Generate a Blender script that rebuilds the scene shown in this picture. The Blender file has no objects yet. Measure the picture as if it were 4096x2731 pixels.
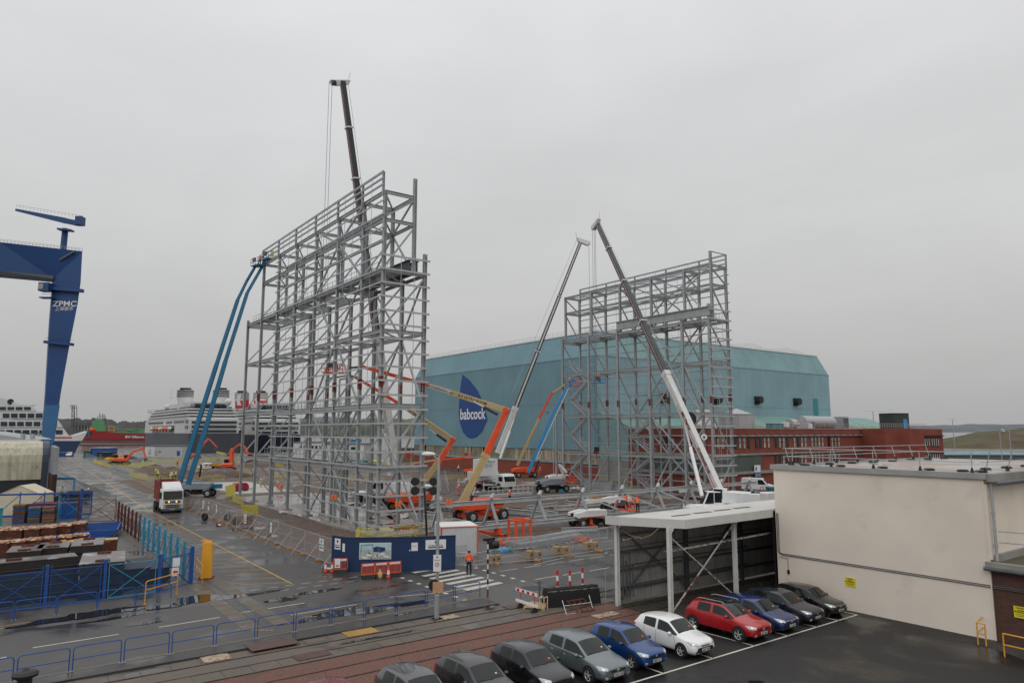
import bpy, bmesh, math, random
from mathutils import Vector, Matrix
from mathutils.bvhtree import BVHTree
random.seed(7)
R = math.radians
scene = bpy.context.scene
C = scene.collection

# ------------------------------------------------------------------ camera
cd = bpy.data.cameras.new('camera'); cam = bpy.data.objects.new('camera', cd); C.objects.link(cam)
cam.location = (0, 0, 10.4)
cam.rotation_euler = (R(97.31), 0, R(-36.41))
cd.sensor_width = 36; cd.lens = 24.68; cd.clip_start = 0.3; cd.clip_end = 40000
scene.camera = cam

# ------------------------------------------------------------------ overcast sky
SUN_EL, SUN_ROT = R(38), R(150)
w = bpy.data.worlds.new('World'); scene.world = w; w.use_nodes = True
nt = w.node_tree; N = nt.nodes; Lk = nt.links; N.clear()
def wn(t, **k):
    n = N.new(t)
    for a, b in k.items(): setattr(n, a, b)
    return n
out = wn('ShaderNodeOutputWorld'); bg = wn('ShaderNodeBackground')
sky = wn('ShaderNodeTexSky', sky_type='NISHITA', sun_disc=False)
sky.sun_elevation = SUN_EL; sky.sun_rotation = SUN_ROT; sky.dust_density = 6; sky.air_density = 1.5
tc = wn('ShaderNodeTexCoord'); sep = wn('ShaderNodeSeparateXYZ'); Lk.new(tc.outputs['Generated'], sep.inputs[0])
# a real overcast sky brightens from the horizon to the zenith
ramp = wn('ShaderNodeValToRGB'); cr = ramp.color_ramp
stops = [(0.0, (.44, .44, .445)), (.04, (.47, .468, .47)), (.12, (.55, .548, .548)), (.25, (.655, .655, .655)), (.45, (.715, .715, .72)), (1.0, (1.2, 1.2, 1.22))]
cr.elements[0].position = 0; cr.elements[0].color = (*stops[0][1], 1)
cr.elements[1].position = 1; cr.elements[1].color = (*stops[-1][1], 1)
for p, c in stops[1:-1]:
    e = cr.elements.new(p); e.color = (*c, 1)
Lk.new(sep.outputs['Z'], ramp.inputs['Fac'])
def cloud(scl, sc3, det, lo, hi, a, b, dist=0.6):
    mp = wn('ShaderNodeMapping'); mp.inputs['Scale'].default_value = sc3
    Lk.new(tc.outputs['Generated'], mp.inputs['Vector'])
    nz = wn('ShaderNodeTexNoise'); nz.inputs['Scale'].default_value = scl; nz.inputs['Detail'].default_value = det
    nz.inputs['Roughness'].default_value = .5; nz.inputs['Distortion'].default_value = dist
    Lk.new(mp.outputs[0], nz.inputs['Vector'])
    mr = wn('ShaderNodeMapRange'); mr.inputs['From Min'].default_value = lo; mr.inputs['From Max'].default_value = hi
    mr.inputs['To Min'].default_value = a; mr.inputs['To Max'].default_value = b
    Lk.new(nz.outputs['Fac'], mr.inputs['Value']); return mr
def wmul(a, b):
    m = wn('ShaderNodeVectorMath', operation='MULTIPLY'); Lk.new(a, m.inputs[0]); Lk.new(b, m.inputs[1]); return m.outputs[0]
c1 = cloud(2.3, (1, 1, 1.8), 6, .3, .7, .94, 1.04)
c2 = cloud(1.6, (1, 1, 6), 6, .3, .72, .965, 1.025, .3)
skyc = wmul(wmul(ramp.outputs['Color'], c1.outputs[0]), c2.outputs[0])
mixs = wn('ShaderNodeMixRGB'); mixs.inputs[0].default_value = .06
sk = wn('ShaderNodeVectorMath', operation='SCALE'); sk.inputs['Scale'].default_value = .1
Lk.new(sky.outputs[0], sk.inputs[0]); Lk.new(skyc, mixs.inputs[1]); Lk.new(sk.outputs[0], mixs.inputs[2])
Lk.new(mixs.outputs[0], bg.inputs['Color']); bg.inputs['Strength'].default_value = 1.0
Lk.new(bg.outputs[0], out.inputs[0])
sl = bpy.data.lights.new('sun', 'SUN'); sl.energy = .5; sl.angle = R(30); sl.color = (1, .98, .95)
so = bpy.data.objects.new('sun', sl); C.objects.link(so)
so.rotation_euler = (R(52), 0, R(-60))
scene.view_settings.view_transform = 'Standard'; scene.view_settings.look = 'None'
scene.view_settings.exposure = 0; scene.view_settings.gamma = 1
scene.cycles.max_bounces = 5; scene.cycles.transparent_max_bounces = 16

# ------------------------------------------------------------------ helpers
def V(*a): return Vector(a)
class MB:
    def __init__(s): s.v = []; s.f = []
    def add(s, vs, fs):
        n = len(s.v); s.v += [tuple(p) for p in vs]; s.f += [tuple(n+i for i in f) for f in fs]; return s
    def box(s, x0, y0, z0, x1, y1, z1):
        return s.add([(x0,y0,z0),(x1,y0,z0),(x1,y1,z0),(x0,y1,z0),(x0,y0,z1),(x1,y0,z1),(x1,y1,z1),(x0,y1,z1)],
            [(0,3,2,1),(4,5,6,7),(0,1,5,4),(1,2,6,5),(2,3,7,6),(3,0,4,7)])
    def obox(s, c, ux, uy, uz):
        c = Vector(c); P = [c+a*ux+b*uy+d*uz for d in (-1,1) for a, b in ((-1,-1),(1,-1),(1,1),(-1,1))]
        return s.add(P, [(0,3,2,1),(4,5,6,7),(0,1,5,4),(1,2,6,5),(2,3,7,6),(3,0,4,7)])
    def axes(s, p, q, up=(0,0,1)):
        d = (Vector(q)-Vector(p)); L = d.length; d.normalize(); u = Vector(up)
        if abs(d.dot(u)) > .98: u = Vector((0,1,0)) if abs(d.y) < .9 else Vector((1,0,0))
        r = d.cross(u).normalized(); u = r.cross(d).normalized(); return d, r, u, L
    def bar(s, p, q, w, h, up=(0,0,1)):
        d, r, u, L = s.axes(p, q, up); c = (Vector(p)+Vector(q))/2
        return s.obox(c, r*(w/2), d*(L/2), u*(h/2))
    def ib(s, p, q, w, h, t=.03, up=(0,0,1)):
        d, r, u, L = s.axes(p, q, up); c = (Vector(p)+Vector(q))/2
        s.obox(c+u*(h/2-t/2), r*(w/2), d*(L/2), u*(t/2)); s.obox(c-u*(h/2-t/2), r*(w/2), d*(L/2), u*(t/2))
        return s.obox(c, r*(t/2), d*(L/2), u*(h/2-t))
    def tube(s, p, q, r, n=8, r2=None, cap=True):
        d, a, b, L = s.axes(p, q); r2 = r if r2 is None else r2; p = Vector(p); q = Vector(q)
        vs = [p+(a*math.cos(2*math.pi*i/n)+b*math.sin(2*math.pi*i/n))*r for i in range(n)]
        vs += [q+(a*math.cos(2*math.pi*i/n)+b*math.sin(2*math.pi*i/n))*r2 for i in range(n)]
        fs = [(i, (i+1) % n, n+(i+1) % n, n+i) for i in range(n)]
        if cap: fs += [tuple(range(n-1,-1,-1)), tuple(range(n, 2*n))]
        return s.add(vs, fs)
    def path(s, pts, r, n=6):
        for a, b in zip(pts, pts[1:]): s.tube(a, b, r, n)
        return s
    def prism(s, poly, vec):
        n = len(poly); v = Vector(vec); a = [Vector(p) for p in poly]
        return s.add(a+[p+v for p in a], [tuple(range(n-1,-1,-1)), tuple(range(n,2*n))]+[(i,(i+1)%n,n+(i+1)%n,n+i) for i in range(n)])
    def lathe(s, prof, c=(0,0,0), n=16, axis='Z'):
        vs = []; fs = []; m = len(prof)
        for i in range(n):
            a = 2*math.pi*i/n
            for r, z in prof:
                p = (r*math.cos(a), r*math.sin(a), z)
                if axis == 'X': p = (p[2], p[0], p[1])
                if axis == 'Y': p = (p[0], p[2], p[1])
                vs.append((p[0]+c[0], p[1]+c[1], p[2]+c[2]))
        for i in range(n):
            for j in range(m-1): fs.append((i*m+j, ((i+1)%n)*m+j, ((i+1)%n)*m+j+1, i*m+j+1))
        return s.add(vs, fs)
    def quad(s, *p): return s.add(p, [tuple(range(len(p)))])
    def xf(s, M):
        s.v = [tuple(M@Vector(p)) for p in s.v]; return s
    def build(s, name, m, parent=None, wc=False, smooth=False, bevel=0, label=None):
        me = bpy.data.meshes.new(name)
        off = Vector((0,0,0))
        if wc:
            o = parent
            while o: off += o.location; o = o.parent
        me.from_pydata([tuple(Vector(p)-off) for p in s.v], [], s.f)
        bm = bmesh.new(); bm.from_mesh(me); bmesh.ops.recalc_face_normals(bm, faces=bm.faces)
        if bevel:
            bmesh.ops.bevel(bm, geom=list(bm.edges), offset=bevel, segments=1, affect='EDGES', clamp_overlap=True)
        bm.to_mesh(me); bm.free()
        if smooth:
            for p in me.polygons: p.use_smooth = True
        me.materials.append(m)
        o = bpy.data.objects.new(name, me); C.objects.link(o); o.parent = parent
        if label: o['label'] = label
        return o
def tag(o, label=None, cat=None, group=None, kind=None):
    if label: o['label'] = label
    if cat: o['category'] = cat
    if group: o['group'] = group
    if kind: o['kind'] = kind
    return o
def thing(name, label, cat, loc=(0,0,0), rz=0, group=None):
    o = bpy.data.objects.new(name, None); C.objects.link(o); o.empty_display_size = .3
    o.location = loc; o.rotation_euler = (0,0,rz); return tag(o, label, cat, group)
def kids(o): return list(o.children)
def copy_tree(o, parent=None):
    ch = kids(o)
    c = o.copy(); C.objects.link(c); c.parent = parent
    for k in ch: copy_tree(k, c)
    return c
def dup(o, loc, rz, label=None, group=None, scale=None):
    c = copy_tree(o); c.location = loc; c.rotation_euler = (0,0,rz)
    if label: c['label'] = label
    if group: c['group'] = group
    if scale: c.scale = (scale,)*3
    return c
def struct(name, mb, m, **k):
    o = mb.build(name, m, **k); o['kind'] = 'structure'; return o
ORD = ['first','second','third','fourth','fifth','sixth','seventh','eighth','ninth','tenth','eleventh','twelfth','thirteenth','fourteenth','fifteenth','sixteenth','seventeenth','eighteenth','nineteenth','twentieth','twenty first','twenty second','twenty third','twenty fourth','twenty fifth','twenty sixth']

# ------------------------------------------------------------------ materials
def mat(name, col, rough=.6, metal=0, var=.12, vs=3., bump=0, bs=40., stain=None, streak=0, spec=.5, coat=0, wave=None, axis='X', alpha=1, emit=0):
    """one procedural material: base colour with noise variation, optional rust or dirt stain, rain streaks, fine bump, corrugation"""
    m = bpy.data.materials.new(name); m.use_nodes = True; nt = m.node_tree; n = nt.nodes; l = nt.links
    b = n['Principled BSDF']; b.inputs['Roughness'].default_value = rough; b.inputs['Metallic'].default_value = metal
    b.inputs['Specular IOR Level'].default_value = spec; b.inputs['Coat Weight'].default_value = coat; b.inputs['Coat Roughness'].default_value = .06
    geo = n.new('ShaderNodeNewGeometry'); pos = geo.outputs['Position']
    def noise(scale, det=4, sc=(1,1,1)):
        mp = n.new('ShaderNodeMapping'); mp.inputs['Scale'].default_value = sc; l.new(pos, mp.inputs[0])
        t = n.new('ShaderNodeTexNoise'); t.inputs['Scale'].default_value = scale; t.inputs['Detail'].default_value = det
        l.new(mp.outputs[0], t.inputs['Vector']); return t.outputs['Fac']
    def mr(src, a, b_, c, d):
        t = n.new('ShaderNodeMapRange'); l.new(src, t.inputs['Value'])
        for k, v in zip(('From Min','From Max','To Min','To Max'), (a, b_, c, d)): t.inputs[k].default_value = v
        return t.outputs[0]
    def mix(fac, a, c):
        t = n.new('ShaderNodeMixRGB'); l.new(fac, t.inputs[0])
        for i, x in ((1,a),(2,c)):
            if isinstance(x, tuple): t.inputs[i].default_value = (*x[:3], 1)
            else: l.new(x, t.inputs[i])
        return t.outputs[0]
    lo = tuple(c*(1-var) for c in col); hi = tuple(min(1, c*(1+var)) for c in col)
    cc = mix(mr(noise(vs), .3, .7, 0, 1), lo, hi)
    if streak: cc = mix(mr(noise(1.2, 5, (2.2,2.2,.12)), .45, .75, 0, streak), cc, tuple(c*.45 for c in col))
    if stain: cc = mix(mr(noise(stain[1], 6), stain[2], stain[2]+.08, 0, stain[3]), cc, stain[0])
    l.new(cc, b.inputs['Base Color'])
    h = None
    if bump: h = (noise(bs, 3), bump)
    if wave:
        wv = n.new('ShaderNodeTexWave'); wv.bands_direction = axis; wv.inputs['Scale'].default_value = wave[0]; wv.wave_profile = 'SIN'
        l.new(pos, wv.inputs['Vector']); h = (wv.outputs['Fac'], wave[1])
    if h:
        bp = n.new('ShaderNodeBump'); bp.inputs['Distance'].default_value = h[1]; bp.inputs['Strength'].default_value = 1
        l.new(h[0], bp.inputs['Height']); l.new(bp.outputs[0], b.inputs['Normal'])
    if alpha < 1: b.inputs['Alpha'].default_value = alpha
    if emit:
        b.inputs['Emission Color'].default_value = (*col, 1); b.inputs['Emission Strength'].default_value = emit
    return m
M = {}
def mk(k, *a, **kw): M[k] = mat(k, *a, **kw)
mk('steel', (.36,.375,.385), .5, .1, .12, 1.3, streak=.2)
mk('steel_light', (.42,.435,.445), .45, .1, .12, 1.5)
mk('steel_dark', (.10,.11,.12), .5, .3, .15, 2)
mk('galv', (.42,.44,.45), .42, .55, .12, 4)
mk('rust', (.15,.035,.022), .8, 0, .3, 3)
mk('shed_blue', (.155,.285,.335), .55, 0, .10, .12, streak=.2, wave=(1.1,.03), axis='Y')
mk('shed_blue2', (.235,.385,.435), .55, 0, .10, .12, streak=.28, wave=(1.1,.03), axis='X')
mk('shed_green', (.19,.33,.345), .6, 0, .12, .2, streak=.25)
mk('logo_blue', (.008,.055,.22), .5, 0, .05, 1)
mk('white_paint', (.74,.75,.75), .5, 0, .05, 2)
mk('white_dirty', (.62,.62,.60), .55, 0, .08, 1.5, streak=.2)
mk('concrete', (.27,.26,.235), .75, 0, .2, .8, .01, 12)
mk('concrete_light', (.40,.385,.35), .7, 0, .15, .8)
mk('brown_wood', (.23,.13,.06), .75, 0, .3, 4)
mk('black', (.012,.012,.013), .5, 0, .2, 3)
mk('rubber', (.018,.018,.018), .75, 0, .25, 8)
mk('orange_red', (.75,.085,.02), .42, 0, .12, 1.5)
mk('barrier_orange', (.72,.12,.03), .5, 0, .08, 3)
mk('orange', (.75,.16,.025), .5, 0, .1, 3)
mk('yellow', (.62,.54,.10), .5, 0, .12, 2)
mk('yellow_o', (.72,.33,.03), .5, 0, .1, 2)
mk('tan', (.50,.37,.17), .5, 0, .08, 1)
mk('boom_blue', (.02,.16,.30), .4, 0, .1, 1)
mk('boom_blue2', (.035,.26,.55), .4, 0, .1, 1)
mk('mewp_grey', (.24,.27,.30), .45, 0, .08, 1)
mk('blue_rail', (.010,.075,.30), .42, 0, .15, 2)
mk('blue_fence', (.012,.075,.30), .45, 0, .15, 2)
mk('teal_fence', (.04,.25,.40), .5, 0, .15, 2)
mk('brown_fence', (.09,.022,.018), .7, 0, .25, 3)
mk('navy', (.008,.032,.10), .5, 0, .08, 1)
mk('brick', (.215,.052,.034), .85, 0, .14, .35, .004, 8)
mk('window_dark', (.015,.016,.02), .12, 0, .3, .6)
mk('window_light', (.35,.33,.29), .35, 0, .3, .9)
mk('glass', (.02,.024,.026), .06, 0, .2, 2)
mk('green_panel', (.075,.095,.085), .5, 0, .2, .3, wave=(.6,.04))
mk('crane_blue', (.008,.055,.19), .45, 0, .12, .05)
mk('hivis_y', (.62,.85,.06), .7, 0, .05, 5)
mk('hivis_o', (.85,.14,.03), .7, 0, .05, 5)
mk('skin', (.45,.26,.19), .6, 0, .05, 5)
mk('dark_cloth', (.015,.017,.022), .85, 0, .2, 8)
mk('red', (.50,.015,.02), .45, 0, .1, 3)
mk('green', (.02,.12,.09), .5, 0, .15, 3)
mk('teal', (.03,.22,.26), .5, 0, .15, 3)
mk('lamp_amber', (1.,.35,.02), .4, 0, 0, 1, emit=3.)
mk('lamp_green', (.2,1.,.5), .4, 0, 0, 1, emit=1.5)
mk('plate', (.55,.55,.5), .4, 0, .03, 3)
mk('bag_white', (.6,.6,.6), .6, 0, .15, 4)
mk('sand', (.42,.25,.09), .8, 0, .2, 5)
mk('red_skip', (.26,.035,.022), .55, 0, .15, 1, streak=.3)

def text(body, size, name, m, parent, loc, rot, wc=True, align='CENTER', depth=.004, sx=1, bold=False, sh=0):
    cu = bpy.data.curves.new(name, 'FONT'); cu.body = body; cu.size = size; cu.align_x = align; cu.align_y = 'CENTER'
    cu.extrude = depth; cu.space_character = 1.02; cu.shear = sh
    if bold: cu.offset = size*.018
    o = bpy.data.objects.new(name, cu); C.objects.link(o)
    dg = bpy.context.evaluated_depsgraph_get(); me = bpy.data.meshes.new_from_object(o.evaluated_get(dg)); bpy.data.objects.remove(o)
    me.materials.clear(); me.materials.append(m)
    o = bpy.data.objects.new(name, me); C.objects.link(o)
    off = Vector((0,0,0))
    if wc:
        p = parent
        while p: off += p.location; p = p.parent
    o.parent = parent; o.location = Vector(loc)-off
    o.rotation_euler = rot; o.scale = (sx,1,1); return o

# ------------------------------------------------------------------ ground surfaces
def wet(name, col, dark, wetamt=.5, scale=.35, r_dry=.55, r_wet=.12, bump=.004, bs=30, spots=None, spec=.5):
    m = bpy.data.materials.new(name); m.use_nodes = True; nt = m.node_tree; n = nt.nodes; l = nt.links; b = n['Principled BSDF']
    b.inputs['Specular IOR Level'].default_value = spec
    geo = n.new('ShaderNodeNewGeometry'); pos = geo.outputs['Position']
    def nz(s, d=5, ds=0):
        t = n.new('ShaderNodeTexNoise'); t.inputs['Scale'].default_value = s; t.inputs['Detail'].default_value = d; t.inputs['Distortion'].default_value = ds
        l.new(pos, t.inputs['Vector']); return t.outputs['Fac']
    def rg(src, a, c, x, y):
        t = n.new('ShaderNodeMapRange'); l.new(src, t.inputs['Value'])
        for k, v in zip(('From Min','From Max','To Min','To Max'), (a,c,x,y)): t.inputs[k].default_value = v
        return t.outputs[0]
    def mx(f, a, c):
        t = n.new('ShaderNodeMixRGB'); l.new(f, t.inputs[0])
        for i, x in ((1,a),(2,c)):
            if isinstance(x, tuple): t.inputs[i].default_value = (*x, 1)
            else: l.new(x, t.inputs[i])
        return t.outputs[0]
    fine = mx(rg(nz(bs, 2), .3, .7, 0, 1), tuple(c*.75 for c in col), tuple(c*1.25 for c in col))
    wf = rg(nz(scale, 6, .6), .62-wetamt*.3, .72-wetamt*.2, 0, 1)
    c = mx(wf, fine, dark)
    c = mx(rg(nz(.09, 3), .35, .65, 0, .3), c, tuple(x*1.5 for x in col))
    if spots: c = mx(rg(nz(spots[1], 6), spots[2], spots[2]+.06, 0, spots[3]), c, spots[0])
    l.new(c, b.inputs['Base Color']); l.new(rg(wf, 0, 1, r_dry, r_wet), b.inputs['Roughness'])
    bp = n.new('ShaderNodeBump'); bp.inputs['Distance'].default_value = bump
    l.new(nz(bs*1.5, 3), bp.inputs['Height']); l.new(rg(wf, 0, 1, 1, .15), bp.inputs['Strength']); l.new(bp.outputs[0], b.inputs['Normal'])
    return m
M['asphalt'] = wet('asphalt', (.062,.058,.055), (.034,.031,.030), .5, .25, .5, .13, .006, 25)
M['asphalt_worn'] = wet('asphalt_worn', (.085,.08,.075), (.045,.042,.04), .5, .3, .5, .12, .006, 25)
M['pave_dark'] = wet('pave_dark', (.045,.043,.042), (.028,.027,.026), .5, .3, .5, .16, .004, 25)
M['tarmac'] = wet('tarmac', (.018,.017,.017), (.010,.010,.010), .45, .3, .6, .26, .005, 40, spec=.35)
M['mud'] = wet('mud', (.105,.070,.050), (.050,.033,.025), .45, .22, .8, .25, .06, 3, ((.20,.19,.17), .8, .62, .5))
M['slab'] = wet('slab', (.26,.24,.22), (.14,.125,.115), .55, .25, .55, .08, .004, 8)
M['paving'] = wet('paving', (.115,.095,.075), (.065,.052,.042), .45, .4, .65, .2, .006, 12, ((.05,.07,.02), 1.5, .66, .3))
M['gravel'] = wet('gravel', (.155,.072,.052), (.075,.036,.027), .5, 1.6, .85, .6, .08, 11, ((.34,.22,.17), 13, .58, .55))
M['grime'] = wet('grime', (.05,.045,.035), (.025,.022,.02), .4, .5, .8, .5, .04, 12, ((.04,.06,.015), 1.2, .58, .6))
M['kerb'] = wet('kerb', (.15,.13,.105), (.09,.075,.06), .4, .8, .7, .3, .004, 12)
M['puddle'] = mat('puddle', (.016,.014,.013), .02, 0, .1, 1)
M['roof_wet'] = wet('roof_wet', (.30,.235,.18), (.36,.35,.35), .6, .25, .45, .08, .003, 10)
M['roof_grey'] = wet('roof_grey', (.24,.24,.25), (.17,.17,.18), .5, .5, .5, .15, .003, 10)
M['terrace'] = wet('terrace', (.10,.085,.05), (.05,.05,.022), .5, .5, .8, .4, .004, 10)
M['paint_white'] = mat('paint_white', (.52,.50,.44), .5, 0, .1, 2, stain=((.07,.065,.06), 9, .6, .95))
M['paint_fresh'] = mat('paint_fresh', (.62,.61,.52), .5, 0, .06, 2)
M['paint_yellow'] = mat('paint_yellow', (.50,.30,.07), .55, 0, .1, 2, stain=((.07,.06,.05), 7, .64, .8))
M['cream'] = mat('cream', (.78,.70,.60), .8, 0, .05, .4, .004, 14, stain=((.58,.52,.44), .55, .60, .3))
M['cream_trim'] = mat('cream_trim', (.34,.335,.33), .6, 0, .12, 1)

S = lambda name, poly, z, m, **k: struct(name, MB().add([(x, y, z) for x, y in poly], [tuple(range(len(poly)))]), m, **k)
rect = lambda x0,y0,x1,y1: [(x0,y0),(x1,y0),(x1,y1),(x0,y1)]
# ground: one slab whose far edge is the quay wall
gp = [(-700,-400),(900,-400),(900,520),(420,520),(230,395),(110,352),(52,378),(2,414),(-90,470),(-700,700)]
g = MB().prism([(x,y,-6) for x,y in gp], (0,0,6)); struct('ground', g, M['asphalt_worn'])
wm = bpy.data.materials.new('water'); wm.use_nodes = True; b = wm.node_tree.nodes['Principled BSDF']
b.inputs['Base Color'].default_value = (.05,.055,.055,1); b.inputs['Roughness'].default_value = .12
nz = wm.node_tree.nodes.new('ShaderNodeTexNoise'); nz.inputs['Scale'].default_value = .5; nz.inputs['Detail'].default_value = 4
ge = wm.node_tree.nodes.new('ShaderNodeNewGeometry'); bp = wm.node_tree.nodes.new('ShaderNodeBump'); bp.inputs['Distance'].default_value = .12
wm.node_tree.links.new(ge.outputs['Position'], nz.inputs['Vector']); wm.node_tree.links.new(nz.outputs['Fac'], bp.inputs['Height']); wm.node_tree.links.new(bp.outputs[0], b.inputs['Normal'])
S('water', rect(-16000,-3000,22000,26000), -3.2, wm)
# site_mud: an uneven sheet of churned earth around and between the towers
def patch(name, x0,y0,x1,y1, step, z, amp, m, inside=None, seed=1, low=0):
    rnd = random.Random(seed); nx = max(2,int((x1-x0)/step)); ny = max(2,int((y1-y0)/step)); mb = MB(); vs = []
    from mathutils import noise as NS
    for j in range(ny+1):
        for i in range(nx+1):
            x = x0+(x1-x0)*i/nx; y = y0+(y1-y0)*j/ny
            e = min(i, nx-i, j, ny-j); h = (NS.noise((x*.35+seed, y*.35, 0))+.55*NS.noise((x*1.1, y*1.1, seed)))*amp*min(1, e/2)
            vs.append((x, y, z+max(low, h)))
    fs = [(j*(nx+1)+i, j*(nx+1)+i+1, (j+1)*(nx+1)+i+1, (j+1)*(nx+1)+i) for j in range(ny) for i in range(nx)]
    o = mb.add(vs, fs).build(name, m, smooth=True); o['kind'] = 'structure'; return o
patch('site_mud', 29.5,56.5,98,64.2, .8, .006, .10, M['mud'], seed=3)
patch('site_mud', 33,118,99,235, 1.6, .006, .35, M['mud'], seed=5)
patch('site_mud', 21.5,60,31.3,112, .7, .006, .16, M['mud'], seed=8)
patch('site_mud', 92.6,64,99.6,118, 1.2, .006, .06, M['mud'], seed=9)
patch('site_mud', 38,64.3,92.5,117.8, 1.2, .006, .05, M['mud'], seed=10)
patch('site_mud', 22,113,32.8,175, 1.2, .006, .3, M['mud'], seed=12)
# concrete slabs with an upstand under the frames
def slab(x0,y0,x1,y1,z1, m=None): struct('concrete_slab', MB().box(x0,y0,-.2,x1,y1,z1), m or M['slab'])
slab(31.2,64.6,44.5,116.5,.2); slab(84.6,65.5,92.2,116.5,.2); slab(33.2,121,43,150,.3, M['concrete_light'])
# roads and yard surfaces (thin sheets 4 mm apart)
S('road', [(-30,36.1),(27.2,38.2),(95,41.5),(95,48.5),(31.2,47.6),(22.4,50.8),(22.6,60),(21,112),(26,330),(19,330),(14.4,112),(13.6,54.6),(13.3,46.6),(-30,46.6)], .004, M['asphalt'])
ky = lambda x: 37.05+.032*(x-3)
struct('pavement', MB().prism([(-30,36.0,-.2),(25.6,36.0,-.2),(25.6,ky(25.6),-.2),(-30,ky(-30),-.2)], (0,0,.3)), M['pave_dark'])
struct('kerb', MB().prism([(-30,ky(-30),-.2),(25.6,ky(25.6),-.2),(25.6,ky(25.6)+.16,-.2),(-30,ky(-30)+.16,-.2)], (0,0,.312)), M['kerb'])
struct('pavement', MB().box(25.4,35.9,-.2,31.0,40.4,.012), M['asphalt_worn'])
pv = MB()
for i in range(44):
    for j, (ya, yb) in enumerate(((34.95,35.95),(32.55,33.6))):
        x = -22+i*1.22+j*.4; pv.box(x, ya, -.1, x+1.19, yb, .012+random.uniform(0,.008))
pv.box(-22,33.66,-.1,32,34.86,.006)
struct('crane_track_paving', pv, M['paving'])
rl = MB()
for y in (33.63, 34.90, 32.48): rl.box(-22, y-.02, 0, 60 if y > 34 else 34, y+.025, .035)
M['old_rail'] = mat('old_rail', (.075,.045,.036), .5, .3, .3, 3)
struct('embedded_rail', rl, M['old_rail'])
patch('gravel_bed', -14,27.4,31.2,32.4, .35, .004, .03, M['gravel'], seed=2)
S('railway_bed', rect(31.2,26.9,62,34.2), .006, M['grime'])
rr = MB()
for y in (29.55, 30.95): rr.box(31.0, y-.035, 0, 60, y+.035, .07); rr.box(-14, y-.03, 0, 31.0, y+.03, .035)
struct('railway_rail', rr, M['old_rail'])
sl_ = MB()
for i in range(26): sl_.box(31.4+i*.75, 29.1, 0, 31.62+i*.75, 31.4, .03)
struct('railway_sleeper', sl_, mat('old_wood', (.055,.043,.032), .85, 0, .35, 3))
S('car_park', [(-20,-30),(41.3,-30),(41.3,27.2),(31.0,27.0),(-20,27.35)], .012, M['tarmac'])
# car park lines
pl = MB()
def stripe(mb, x0,y0,x1,y1,wd,z=.018):
    d = Vector((x1-x0,y1-y0,0)).normalized(); n = Vector((-d.y,d.x,0))*wd/2
    a = V(x0,y0,z); c = V(x1,y1,z); mb.quad(a-n, c-n, c+n, a+n)
stripe(pl, -4,21.75,40.75,21.95,.11)
for x in (2.9,5.6,8.3,11,13.7,16.3,18.9,21.55,24.3,27.7,30.9,33.8,36.5,38.7): stripe(pl, x,21.9,x-.15+.02,26.2,.09)
stripe(pl, 40.75,21.9,40.85,26.2,.09)
struct('parking_line', pl, M['paint_fresh'])
pf = MB(); stripe(pf, 20.6,21.9,23.2,20.3,.07); stripe(pf, 23.2,18.2,26.6,18.5,.06)
struct('parking_line_faded', pf, M['paint_white'])
# road markings
rm = MB()
for a, b_ in ((2.46,42.54), (6.15,42.66)), ((8.08,42.86), (11.25,43.07)), ((12.41,43.4), (16.31,43.51)), ((1.17,41.52), (1.41,41.57)): stripe(rm, *a, *b_, .12, .009)
for a, b_ in (((14.64,41.16), (18.75,41.3)), ((21.13,41.8), (24.34,40.93)), ((24.52,40.95), (27.82,41.29)), ((35.36,44.99), (39.29,45.94)), ((39.6,45.97), (43.06,45.25)), ((43.3,45.34), (44,45.64))): stripe(rm, *a, *b_, .1, .009)
for a, b_ in (((34.32,36.5), (37.63,37.11)), ((38.02,37.01), (41.38,36.28)), ((36.48,38.15), (39.29,38.64))): pass
for a, b_ in (((35.07,36.46), (35.09,36.45)),): pass
for p, q in (((34.95,36.9), (38.28,37.39)),): pass
for p, q in (((34.97,36.88), (38.42,37.48)), ((38.74,37.44), (41.86,36.74))): pass
zx = [ ((28.39,46.07), (30.97,46.03)) ]
for i in range(8):      # zebra crossing
    y = 48.0-i*1.28 if i < 1 else 47.6-i*1.12
    stripe(rm, 26.1, y-.2, 29.4, y+.25, .52, .009)
for i in range(9):      # give-way squares either side of the crossing
    y = 48-i*1.2; stripe(rm, 24.6, y, 24.6, y-.42, .28, .009); stripe(rm, 30.9, y, 30.9, y-.42, .28, .009)
for i in range(7):
    x = 14.6+i*1.15; stripe(rm, x, 48.9+.1*(i%2), x+.7, 48.95, .09, .009); stripe(rm, x+.4, 47.7, x+1.05, 47.75, .08, .009)
for i in range(12): stripe(rm, 31.6+i*2.3, 44.4+.02*i, 33.3+i*2.3, 44.45+.02*i, .1, .009)
for i in range(12): stripe(rm, 31.9+i*2.6, 40.5, 34.1+i*2.6, 40.6, .12, .009)
for i in range(10): stripe(rm, 31.0+i*3.3, 48.9+i*.25, 33.9+i*3.3, 49.1+i*.25, .1, .009)
struct('road_marking', rm, M['paint_white'])
ym = MB()
stripe(ym, 17.55,49.4,17.9,108,.12,.010); stripe(ym, 17.9,108,25.2,320,.14,.010)
for i in range(30):
    y = 50+i*1.9; stripe(ym, 14.6, y+1.2, 17.5, y, .09, .009)
stripe(ym, 13.9,58,14.7,112,.1,.010); stripe(ym, 14.9,112,19.4,320,.12,.010)
for a in (39.12, 39.32): 
    for i in range(22): stripe(ym, -22+i*2.1, ky(-22+i*2.1)+a-38.85, -22+i*2.1+1.3+.4*(i%3), ky(-21+i*2.1)+a-38.85, .06, .010)
stripe(ym, -22, 47.4, 2.2, 47.6, .09, .010); stripe(ym, -22, 48.0, 3.4, 48.15, .09, .010)
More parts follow.
